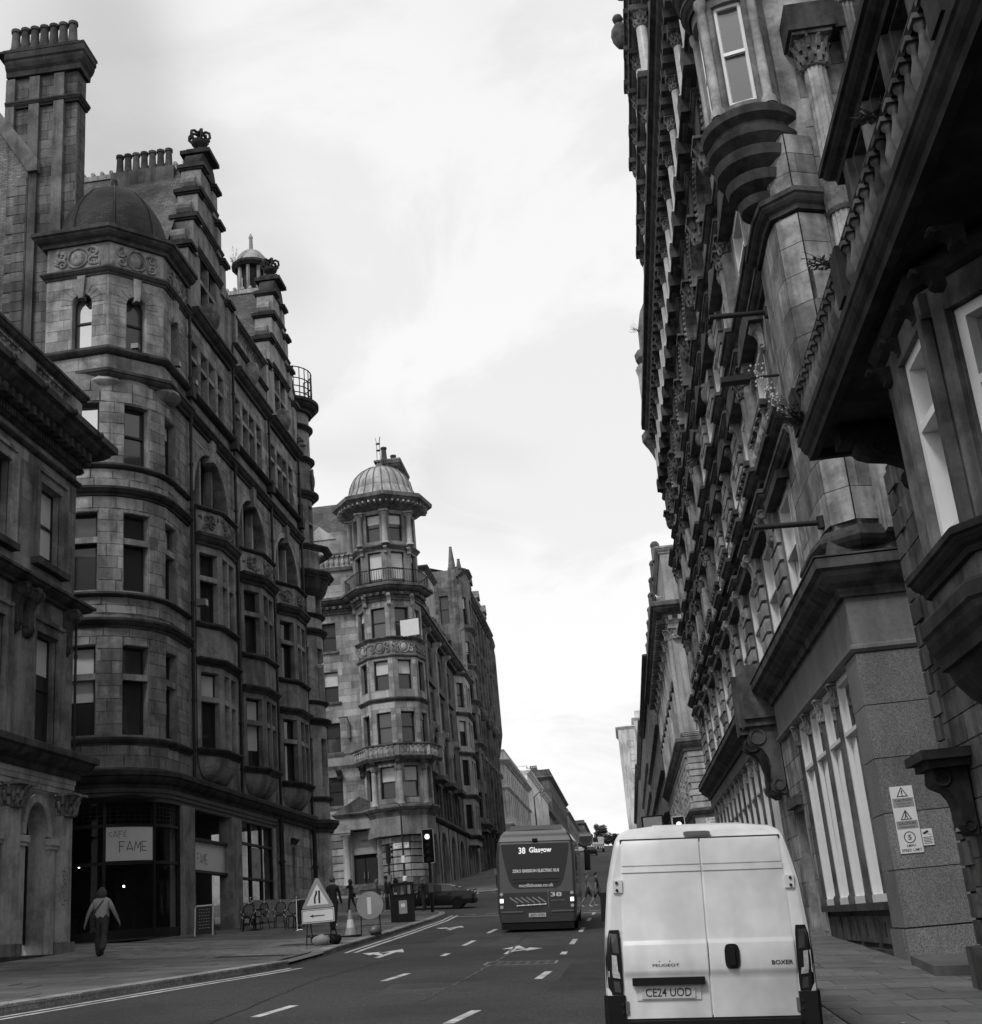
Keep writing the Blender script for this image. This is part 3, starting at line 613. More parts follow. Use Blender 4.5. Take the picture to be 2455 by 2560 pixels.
    mould(T,F.sub(ua,uS(63.2)),7.25,.62,.42,TR,'shop_cornice'); mould(T,F.sub(ua,uS(56.6)),6.82,.44,.14,'cafe_fascia','shop_fascia',2)
    mould(T,F.sub(uS(45.2),uS(63.2)),22.3,.4,.34,TR,'cornice'); mould(T,F.sub(uS(45.2),uS(63.2)),23.5,.3,.3,TR,'sill_course',1)
    for k in range(3): y=45.2+6*k; mould(T,F.sub(uS(y+.4),uS(y+5.85)),27.1,.5,.48,TR,'hood_cornice')
    for k in range(4):
        y=45.22+5.98*k; pipe(T,-15.36,y,7.9 if k<2 else 2.6,27+(k%2)*1.5)
        m=MB(); m.box(-15.5,-15.18,y-.2,y+.2,23.2,23.8); m.build('rainwater_head',TR,T)
    # --- oriel bays
    for k in range(3):
        y=45.2+6*k; pl_=[(-15.5,y+.85),(-14.86,y+2.1),(-14.86,y+3.95),(-15.5,y+5.2)]; m=MB()
        for i in range(3):
            f=Path([pl_[i],pl_[i+1]]); o=[]
            if i==1: spans=[(.16,f.L/2-.09),(f.L/2+.09,f.L-.16)]
            else: spans=[(.2,f.L-.2)]
            for a,b in spans:
                for v0,v1,tr in ((9.15,12.1,11.05),(14.1,16.95,15.9)):
                    o.append((a,b,v0,v1)); bl=.3 if (k==0 and v0<10 and i==0) else .75 if (k==1 and v0<10 and i==0) else 0
                    window(T,f,a,b,v0,v1,.3,'dark_paint',gz(),trans=tr,blind_or_glare=bl)
                    q=MB(); q.bf(f,a,b,-.22,-.02,tr-.1,tr+.1); q.build('transom',S,T)
            wall(m,f,0,f.L,8.9,17.8,o,.3)
        n=8   # swelling corbel under the bay
        for i in range(n):
            def ring(t):
                s_=math.sin(t*pi/2); return [(-15.5+( x+15.5)*s_,y+3.02+(yy-y-3.02)*(.45+.55*s_)) for x,yy in pl_],7.95+1.0*t**1.6
            (ra,za),(rb,zb)=ring(i/n),ring((i+1)/n)
            for (a,b),(c,d) in zip(zip(ra,ra[1:]),zip(rb,rb[1:])): m.quad((*a,za),(*b,za),(*d,zb),(*c,zb))
        m.build('oriel_bay',S,T,recalc=False)
        for z,h,p,kk in ((8.88,.26,.2,0),(12.35,.3,.24,0),(13.85,.24,.2,1),(17.25,.5,.3,0)): mould(T,pl_,z,h,p,TR,'bay_cornice',kk)
        mould(T,[pl_[0]]+pl_[1:],18.72,.2,.2,TR,'bay_coping',1)
        m=MB()
        for i in range(3):
            f=Path([pl_[i],pl_[i+1]]); wall(m,f,0,f.L,17.75,18.75,(),.3,w=.03); carving(T,f,.08,f.L-.08,17.85,18.65,'carved_stone',.05,dens=1.3,shield=(i==1))
        m.quad((pl_[0][0],pl_[0][1],18.9),(pl_[1][0],pl_[1][1],18.9),(pl_[2][0],pl_[2][1],18.9),(pl_[3][0],pl_[3][1],18.9)); m.build('bay_parapet',S,T,recalc=False)
    # --- octagonal top of the corner
    oc=[(-19.6,43.2),(-19.6,41.05),(-17.1,40.95),(-15.52,42.6),(-15.5,45.3)]
    m=MB()
    for i in range(4):
        f=Path([oc[i],oc[i+1]]); o=[]
        if i in (1,2,3):
            c=f.L/2 if i!=1 else 1.45; c=c if i<3 else 1.2
            o=[(c-.4,c+.4,23.78,25.7,.42)]
            window(T,f,c-.4,c+.4,23.78,25.7,.32,'dark_paint','glass_sky' if i==1 else 'glass_mid' if i==2 else 'glass_dark',rise=.42)
            q=MB()
            for j in range(9):
                t=pi*(j+.5)/9; 
                if j==4: continue
                f0=[(c-R_*math.cos(t+e),25.7+R_*math.sin(t+e)) for R_ in (.42,.85) for e in (-.15,.15)]
                q.prism([f0[0],f0[1],f0[3],f0[2]],lambda a,b,w:f.P(a,w,b),-.02,.035)
            q.build('voussoirs',S,T)
            q=MB(); q.prism([(c-.09,25.9),(c+.09,25.9),(c+.16,26.85),(c-.16,26.85)],lambda a,b,w:f.P(a,w,b),-.2,.14); q.build('keystone',S,T)
        wall(m,f,0,f.L,22.5,28.5,o,.34); ST.ashlar(f,.02,f.L-.02,23.8,26.85,.42,.85,o); ST.ashlar(f,.02,f.L-.02,22.78,23.42,.62,1.2)
        if i: carving(T,f,.18,f.L-.18,27.2,28.2,'carved_stone',.03,dens=1.25); q=MB(); q.bf(f,0,f.L,-.02,.02,27.15,28.25); q.build('frieze','cafe_stone',T)
    m.build('octagon',S,T,recalc=False)
    for z,h,p,kk in ((22.3,.45,.34,0),(23.42,.34,.26,1),(26.85,.3,.22,0),(28.25,.6,.5,0)): mould(T,oc,z,h,p,TR,'cornice',kk)
    for a,b in ((-17.1,40.95),(-15.52,42.6)):   # curved squinches under the octagon corners
        m=MB(); M=Matrix.Translation((a,b,22.3)); m.ball((a+.25*(-1),b+.45,22.3),.75,1,1,.42,12,6); m.build('corner_corbel',S,T,smooth=True)
    m=MB(); n=8; prof=[(2.1,28.8),(2.16,29.2),(2.1,29.9),(1.92,30.6),(1.6,31.2),(1.15,31.75),(.6,32.15),(.25,32.3),(.15,32.5),(.12,32.8),(.03,32.85)]
    m.lathe(prof,(-17.95,43.5,0),32); m.build('dome','dome_slate',T,smooth=True)
    q=MB()
    for k in range(8):
        a=rad(22.5+45*k); q.tube([(-17.95+r*1.01*math.cos(a),43.5+r*1.01*math.sin(a),z) for r,z in prof[:9]],.04,5)
    q.build('dome_ribs','black_metal',T)
    # --- gables
    for gi,yc in enumerate((48.2,60.2)):
        lv=[(2.75,27.5,30.5),(2.0,30.5,32.3),(1.4,32.3,34.0),(.9,34.0,35.6)]
        m=MB(); f=Path([(-15.5,yc-4),(-15.5,yc+4)]); o=[]
        for a,b in ((-1.08,-.08),(.08,1.08)):
            for v0,v1 in ((28.5,29.55),(29.75,30.75)):
                o.append((4+a,4+b,v0,v1)); window(T,f,4+a,4+b,v0,v1,.3,'dark_paint',gz(),rail=False,fw=.05)
        for i,(hw,z0,z1) in enumerate(lv):
            oo=[q for q in o if q[2]<z1] if i==0 else []
            if i==0: wall(m,f,4-hw,4+hw,z0,30.9,[q for q in o],.3)
            else: m.box(-16.3,-15.5+.003*i,yc-hw,yc+hw,(30.9 if i==1 else z0),z1)
            for s_ in (-1,1):
                m.box(-16.3,-15.38,yc+s_*hw-.28,yc+s_*hw+.28,z0,z1-.3)
                q=MB(); q.box(-16.4,-15.28,yc+s_*hw-.34,yc+s_*hw+.34,z1-.26,z1-.17); q.box(-16.45,-15.18,yc+s_*hw-.42,yc+s_*hw+.42,z1-.17,z1); q.box(-16.35,-15.3,yc+s_*hw-.3,yc+s_*hw+.3,z1,z1+.1); q.build('step_cornice',TR,T)
                if i<3:   # scrolled shoulder
                    n2=lv[i+1][0]; pts=[(hw+.2,z1+.1)]+[(n2+.25+(hw-n2)*(1-math.sin(t*pi/12)),z1+.1+1.35*(1-math.cos(t*pi/12))) for t in range(7)]+[(n2,z1+1.45),(n2,z1)]
                    m.prism(pts,lambda a,b,t:Vector((t,yc+s_*a,b)),-16.1,-15.6); m.tube([(-16.15,yc+s_*(hw+.02),z1+.42),(-15.5,yc+s_*(hw+.02),z1+.42)],.34,12); m.tube([(-15.5,yc+s_*(hw+.02),z1+.42),(-15.44,yc+s_*(hw+.02),z1+.42)],.16,10)
        m.box(-16.3,-16.29,yc-2.85,yc+2.85,27.5,30.6)
        m.build('gable',S,T,recalc=False)
        for z,hw in ((30.75,1.7),(32.4,1.9),(34.1,1.2)):
            mould(T,[(-15.5,yc-hw),(-15.5,yc+hw)],z,.28,.2,TR,'gable_moulding')
        m=MB(); n=14   # round-headed pediment
        m.prism([(-1.1,35.6),(1.1,35.6)]+[(1.05*math.cos(pi*i/n),35.75+.95*math.sin(pi*i/n)) for i in range(n+1)],lambda a,b,t:Vector((t,yc+a,b)),-16.2,-15.4)
        m.box(-16.5,-15.1,yc-.75,yc+.75,36.55,36.75); m.box(-16.3,-15.3,yc-.45,yc+.45,36.75,37.0); m.build('pediment',TR,T)
        # crown finial: stem, ring of arches, ball
        m=MB(); m.lathe([(.3,37.0),(.16,37.12),(.14,37.3),(.34,37.42),(.4,37.55),(.36,37.66)],(-15.8,yc,0),10)
        for k in range(6):
            a=2*pi*k/6; m.tube([(-15.8+r*math.cos(a),yc+r*math.sin(a),z) for r,z in ((.34,37.6),(.5,37.8),(.48,38.0),(.3,38.12),(.05,38.05))],.07,5); m.ball((-15.8+.42*math.cos(a+.5),yc+.42*math.sin(a+.5),37.75),.08)
        m.ball((-15.8,yc,38.15),.11); m.build('crown_finial',TR,T,smooth=50)
        # roof behind the gable: ridge runs away from the street
        m=MB(); zr=36.3; hw=4.3
        for s_ in (-1,1): m.quad((-16.2,yc,zr),(-28,yc,zr),(-28,yc+s_*hw,28.6),(-16.2,yc+s_*hw,28.6))
        m.build('roof','slate_roof',T,recalc=False)
        m=MB()
        x=-16.3
        while x>-23: m.box(x-.42,x,yc-.1,yc+.1,zr-.05,zr+.2); m.tube([(x-.21,yc-.11,zr+.3),(x-.21,yc+.11,zr+.3)],.1,6); x-=.44
        m.build('ridge_tiles','lead_roof',T)
    for i in range(7): put('chimney_pot',pot(1.05,.2),T,at(-19.55+.39*i,48.0,36.25))
    m=MB(); m.box(-19.9,-16.9,47.75,48.65,35.2,36.28); m.build('chimney_stack','chimney_stone',T)
    # slate slope and balustrade over the middle bay
    m=MB(); m.quad((-15.9,44.8,28.3),(-15.9,64.5,28.3),(-19.5,64.5,34.5),(-19.5,44.8,34.5));  m.build('roof','slate_side',T,recalc=False)
    f=Path([(-15.5,51.5),(-15.5,56.9)]); m=MB(); m.bf(f,0,f.L,-.3,.12,27.6,28.7); m.build('parapet',S,T); mould(T,f.sub(0,f.L),29.85,.35,.3,TR,'coping'); mould(T,f.sub(0,f.L),28.5,.3,.3,TR,'coping')
    for i in range(17): put('baluster',baluster_mesh(1.1,.11,'cafe_stone'),T,at(-15.55,51.7+i*.315,28.78))
    for y in (51.55,56.85): m=MB(); m.box(-15.8,-15.25,y-.2,y+.2,28.7,30.3); m.box(-15.72,-15.33,y-.13,y+.13,30.3,30.9); m.build('pedestal',S,T)
    # urn-like bosses above the hoods
    for y in (47.4,53.4,59.4): m=MB(); m.lathe([(.1,27.6),(.35,27.75),(.5,28.2),(.42,28.7),(.2,28.85)],(-15.35,y+.5,0),12); m.build('carved_boss','carved_stone',T,smooth=50)
    # lantern on the roof
    c=(-18.2,65.0,0); z=38.0; m=MB(); m.lathe([(1.0,36),(1.0,z+.4),(.9,z+.5),(.9,z+.8)],c,8); m.lathe([(1.0,z+2.5),(1.2,z+2.65),(1.2,z+2.8),(.95,z+2.9)],c,16); m.lathe([(.6,z+.6),(.6,z+2.6)],c,8); m.build('lantern','cafe_trim',T)
    for k in range(8): a=2*pi*k/8; m=MB(); m.tube([(c[0]+.8*math.cos(a),c[1]+.8*math.sin(a),z+.8),(c[0]+.8*math.cos(a),c[1]+.8*math.sin(a),z+2.5)],.12,6); m.build('lantern_column',S,T)
    m=MB(); m.lathe([(.95,z+2.9),(.88,z+3.3),(.62,z+3.65),(.28,z+3.85),(.13,z+4),(.1,z+4.7),(.14,z+4.8),(.03,z+5.1)],c,16); m.build('lantern_dome','lead_roof',T,smooth=True)
    # --- turret at the far corner
    tx,ty=-16.55,65.9; A_=[(tx+1.45*math.cos(rad(a)),ty+1.45*math.sin(rad(a))) for a in range(-130,61,10)]; f=Path(A_,1,True); o=[]
    for a in (-62,-12):
        uc=f.L*(a+130)/190; hw_=.32
        for v0,v1 in ((9.6,12.1),(14.2,17.0),(18.9,20.2)): o.append((uc-.34,uc+.34,v0,v1)); window(T,f,uc-.34,uc+.34,v0,v1,.3,'dark_paint',gz())
    m=MB(); wall(m,f,0,f.L,2.2,22.8,o,.34,.35); m.build('turret',S,T,recalc=False)
    for z,h,p in ((7.25,.6,.45),(8.8,.25,.22),(12.8,.34,.28),(13.9,.2,.2),(17.7,.35,.28),(18.7,.22,.2)): mould(T,A_,z,h,p,TR)
    B_=[(tx+1.95*math.cos(rad(a)),ty+1.95*math.sin(rad(a))) for a in range(-130,61,38)]
    m=MB(); m.lathe([(1.45,19.9),(1.75,20.3),(1.95,20.9)],(tx,ty,0),10,None,rad(-130),rad(60)); m.build('balcony_corbel',TR,T); mould(T,B_,20.85,.4,.3,TR,'balcony_slab'); m=MB(); fb=Path(B_); wall(m,fb,0,fb.L,21.2,22.5,(),.3); m.build('balcony_front',S,T,recalc=False); mould(T,B_,22.4,.3,.28,TR,'balcony_coping')
    C_=[(tx+1.2*math.cos(rad(a)),ty+1.2*math.sin(rad(a))) for a in range(-140,61,10)]; f=Path(C_,1,True); o=[]
    for a in (-58,-8):
        uc=f.L*(a+140)/200
        for v0,v1 in ((22.9,24.2),(24.35,25.3)): o.append((uc-.3,uc+.3,v0,v1)); window(T,f,uc-.3,uc+.3,v0,v1,.3,'dark_paint',gz(),rail=False,fw=.05)
    m=MB(); wall(m,f,0,f.L,22.4,31.6,o,.3,.3); m.build('turret_top',S,T,recalc=False)
    for z,h,p in ((25.7,.4,.4),(27.9,.3,.25),(29.9,.3,.22),(31.0,.75,.62)): mould(T,C_,z,h,p,TR)
    carving(T,f,.4,f.L*.55,28.3,29.8,'carved_stone',.03,dens=1,shield=False); carving(T,f,f.L*.6,f.L-.2,26.2,27.8,'carved_stone',.05,dens=1)
    m=MB(); m.lathe([(1.2,31.7),(1.0,32.6),(.75,34.2),(.3,35.4),(.05,36)],(tx-.5,ty,0),16); m.build('turret_roof','dome_slate',T,smooth=True)
    m=MB(); r=1.45
    for z in (32.1,32.5,33.0,33.7): m.tube([(tx+r*math.cos(rad(a)),ty+r*math.sin(rad(a)),z) for a in range(-120,61,10)],.035,5)
    for a in range(-120,61,15): m.tube([(tx+r*math.cos(rad(a)),ty+r*math.sin(rad(a)),31.7),(tx+r*math.cos(rad(a)),ty+r*math.sin(rad(a)),33.75)],.03,5)
    pts,rs=spiral(Vector((tx-.2,ty-r,34.75)),Vector((1,0,0)),Vector((0,0,1)),Vector((0,-1,0)),.4,1.1,-1,pi,14,.05); m.tube([(tx-.7,ty-r,32)]+[(tx-.62,ty-r,33.4)]+pts,.04,5); m.build('iron_railing','black_metal',T)
    # --- ground floor
    fl=MB(); wall(fl,F,0,uS(44.1),6.78,7.0)
    gb=2.45
    # curved shop glass in black bars
    us=[uA(-90)-5,uA(-90)-2.4,uA(-62),uA(-24),uS(44.1)]
    m=MB()
    for u_ in us: m.bf(F,u_-.05,u_+.05,-.14,.02,gb,6.85)
    def hbar(z,a,b,hh=.05):
        n=max(1,int((b-a)/.25)); 
        for i in range(n): m.bf(F,a+(b-a)*i/n,a+(b-a)*(i+1)/n,-.12,.0,z-hh,z+hh)
    for z in (6.05,4.83): hbar(z,us[0],us[-1])
    hbar(gb+.12,us[0],us[-1],.14); m.build('shopfront_frame','black_metal',T)
    def curved(name,mat,a,b,z0,z1,w):
        q=MB(); n=max(1,int((b-a)/.2))
        for i in range(n): q.quad(F.P(a+(b-a)*i/n,w,z0),F.P(a+(b-a)*(i+1)/n,w,z0),F.P(a+(b-a)*(i+1)/n,w,z1),F.P(a+(b-a)*i/n,w,z1))
        return q.build(name,mat,T,recalc=False)
    for a,b in zip(us,us[1:]):
        curved('shop_window','shop_glass',a,b,gb+.26,4.78,-.08); curved('shop_window','shop_glass',a,b,4.88,6.0,-.08); curved('shop_window','shop_glass',a,b,6.1,6.8,-.08)
    q=MB()   # leaded bars in the top lights
    n=46
    for i in range(n): u_=us[0]+(us[-1]-us[0])*i/n; q.bf(F,u_-.012,u_+.012,-.07,-.05,6.1,6.8)
    for z in (6.24,6.38,6.52,6.66):
        for i in range(40): a=us[0]+(us[-1]-us[0])*i/40; b=us[0]+(us[-1]-us[0])*(i+1)/40; q.bf(F,a,b,-.07,-.05,z-.01,z+.01)
    q.build('leaded_lights','black_metal',T)
    s1=curved('shop_sign','sign_white',uA(-61.5),uA(-24.5),4.9,6.0,-.03)
    s1['label']='pale cafe sign with thin black capitals over the curved shop window'
    deco_text(s1,'CAFé',F,uA(-59.5),-.02,5.66,.21); deco_text(s1,'FAME',F,uA(-52),-.02,5.2,.33)
    
    for a,b,c,d in ((-15.9,-15.44,44.1,45.45),(-15.95,-15.4,49.83,51.12),(-15.9,-15.44,56.0,56.5)): m=MB(); m.box(a,b,c,d,2.2,6.85); m.build('shop_pier',S,T)
    pipe(T,-15.3,56.9,2.5,7.2,.11); pipe(T,-15.3,63.1,2.5,7.2,.11)
    f=Path([(-15.5,56.5),(-15.5,64.4)]); m=MB(); wall(m,f,0,f.L,2.2,7.0,[(2.95,3.4,4.2,6.2)],.3); m.build('wall',S,T,recalc=False); ST.ashlar(f,.1,f.L-.1,2.9,6.8,.5,1.0,[(2.95,3.4,4.2,6.2)]); window(T,f,2.95,3.4,4.2,6.2,.2,'dark_paint','glass_dark',rail=False); mould(T,f.sub(2.7,3.65),6.35,.25,.2,TR,'window_hood')
    f=Path([(-15.5,51.12),(-15.5,56.0)]); m=MB()
    for i in range(4): u_=f.L*i/3; m.bf(f,max(0,u_-.05),min(f.L,u_+.05),-.15,0,2.5,6.82)
    for z in (5.95,4.55,2.75): m.bf(f,0,f.L,-.14,.01,z-.05,z+.05)
    m.build('shopfront_frame','black_metal',T)
    for i in range(3):
        for z0,z1 in ((2.8,4.5),(4.6,5.9),(6.0,6.8)): q=MB(); q.quad(f.P(f.L*i/3+.05,-.08,z0),f.P(f.L*(i+1)/3-.05,-.08,z0),f.P(f.L*(i+1)/3-.05,-.08,z1),f.P(f.L*i/3+.05,-.08,z1)); q.build('shop_window','shop_glass',T,recalc=False)
    q=MB(); q.bf(f,f.L/3+.1,f.L*2/3-.1,-.07,-.05,4.6,5.85); s3=q.build('window_poster','sign_grey',T); s3['label']='small pale cafe poster in the three-light window'; deco_text(s3,'FAME',f,f.L/3+.35,-.04,5.0,.24)
    # recessed door with the second sign above it
    f=Path([(-15.5,45.45),(-15.5,49.83)]); q=MB(); q.bf(f,.02,f.L-.02,-.3,-.22,4.7,5.74); s2=q.build('shop_sign','sign_white',T); s2['label']='pale cafe sign over the recessed doorway'; deco_text(s2,'CAFé',f,.2,-.215,5.4,.22); deco_text(s2,'FAME',f,1.0,-.215,4.95,.62*.62)
    m=MB(); m.bf(f,0,f.L,-.35,-.1,5.75,5.85); m.bf(f,0,f.L,-.35,-.1,4.6,4.7); m.bf(f,2.3,2.4,-1.4,-1.3,2.5,4.6); m.bf(f,0,f.L,-1.45,-1.35,4.5,4.62); m.bf(f,2.4,f.L,-1.45,-1.35,2.4,2.75); m.build('door_frame','black_metal',T)
    q=MB(); q.quad(f.P(2.4,-1.4,2.75),f.P(f.L,-1.4,2.75),f.P(f.L,-1.4,4.5),f.P(2.4,-1.4,4.5)); q.build('side_light','shop_glass',T,recalc=False)
    q=MB(); q.bf(f,1.3,2.3,-1.43,-1.38,2.5,4.5); dd=q.build('door','dark_paint',T); q=MB(); q.bf(f,2.12,2.17,-1.38,-1.31,3.3,3.9); q.build('handle','grey_metal',dd)
    q=MB()
    for i,(a,b,c,d) in enumerate(((2.75,3.1,3.55,3.95),(3.12,3.4,3.55,3.95),(3.42,3.7,3.55,3.95),(3.35,3.65,3.1,3.5))): q.bf(f,a,b,-1.39,-1.37,c,d)
    q.build('menu_sheets','sign_white',T)
    # dim room behind the glass
    m=MB(); m.quad((-24,46.5,2.3),(-15.9,46.5,2.3),(-15.9,46.5,7),(-24,46.5,7)); m.quad((-24,40.2,6.9),(-15.7,40.2,6.9),(-15.7,57,6.9),(-24,57,6.9)); m.quad((-24,40.3,2.35),(-15.6,40.3,2.35),(-15.6,56,2.45),(-24,56,2.45)); m.quad((-18.6,47,2.3),(-18.6,57,2.3),(-18.6,57,7),(-18.6,47,7)); m.quad((-24,40.3,2),(-24,46.5,2),(-24,46.5,7),(-24,40.3,7)); m.build('interior','interior_mid',T,recalc=False)
    m=MB(); m.box(-19.6,-18.9,42.6,43.4,2.4,3.25); m.box(-18.2,-17.6,42.2,42.9,2.4,3.2); m.box(-21.6,-20.6,42,43.2,2.4,3.3); m.build('counter','dark_paint',T)
    m=MB()
    for x,y,z in ((-18.4,42.2,4.9),(-20.9,42.4,4.95),(-17.3,43.4,4.2)): m.ball((x,y,z),.035)
    plain('lamp_glow',1,.5,emit=14); m.build('pendant_lamps','lamp_glow',T)
    ST.emit(T,'cafe_stone',limit=230)
    # floodlights and a camera on the ledges
    for x,y,z in ((-16.3,41.7,23.86),(-15.35,43.6,23.86),(-15.3,45.5,23.9)): m=MB(); m.box(x-.14,x+.14,y-.12,y+.12,z,z+.2); m.tube([(x,y,z-.1),(x,y,z+.1)],.03,5); m.build('floodlight','grey_metal',T)
    m=MB(); m.tube([(-15.5,45.7,14.6),(-15.1,45.7,14.6)],.03,6); m.box(-15.35,-14.95,45.55,45.85,14.55,14.8); m.build('security_camera','grey_metal',T)
    # ---- tall chimney and brick gable at the rear
    T2=thing('brick_gable_building','brick gable wall with a tall stone chimney of seven pots behind the cafe corner','building',(-23,43.5,2.5)); ST=Stones()
    f=Path([(-36,42.85),(-21.45,42.85)]); m=MB(); m.add([(-36,42.85,2),(-21.45,42.85,2),(-21.45,42.85,33.4),(-28,42.85,45),(-36,42.85,45)],[(0,1,2,3,4)]); m.build('wall','brick_wall',T2,recalc=False)
    m=MB(); m.prism([(-21.4,33.3),(-21.0,33.3),(-21.0,33.9),(-22.9,36.7),(-28,45.2),(-28.4,44.8)],lambda a,b,t:Vector((a,t,b)),42.7,43.05); m.build('coping','chimney_stone',T2)
    ch=Path([(-22.6,43.05),(-19.45,43.05),(-19.45,44.7)])
    m=MB(); m.box(-22.6,-19.45,43.1,43.9,8,38.6); m.build('chimney_stack','chimney_stone',T2)
    for a,b in ((-22.6,-22.2),(-21.55,-21.1),(-20.45,-20.0)): m=MB(); m.box(a,b,42.9,43.1,20,38.2); m.build('pilaster','chimney_stone',T2)
    f=Path([(-22.6,43.1),(-19.45,43.1)]); ST.ashlar(f,.02,f.L-.02,20,38.2,.46,.8); f=Path([(-19.45,43.1),(-19.45,43.9)]); ST.ashlar(f,.02,f.L-.02,28,38.2,.46,.8)
    f=Path([(-27,42.85),(-21.46,42.85)])
    z=12.0; k=0
    while z<33: l=.55+.3*(k%2); ST.block(f,f.L-l,f.L-.02,-.01,.04,z,z+.42); z+=.45; k+=1
    ST.emit(T2,'chimney_stone',limit=120)
    mould(T2,[(-22.6,43.0),(-19.4,43.0),(-19.4,43.9)],36.7,.3,.18,'cafe_trim','chimney_band'); mould(T2,[(-22.6,43.0),(-19.4,43.0),(-19.4,43.95)],38.3,1.1,.38,'cafe_trim','chimney_cap'); m=MB(); m.box(-22.95,-19.03,42.62,44.1,39.38,39.5); m.box(-22.7,-19.3,42.7,44,39.5,39.6); m.build('cap_slab','cafe_trim',T2)
    for i in range(7): put('chimney_pot',pot(1.15,.23),T2,at(-22.25+.43*i,42.95,39.6))
    f=Path([(-30,42.85),(-21.6,42.85)]); window(T2,f,4.3,5.45,28.6,31.4,.05,'white_paint','glass_sky')
    return T
cafe()
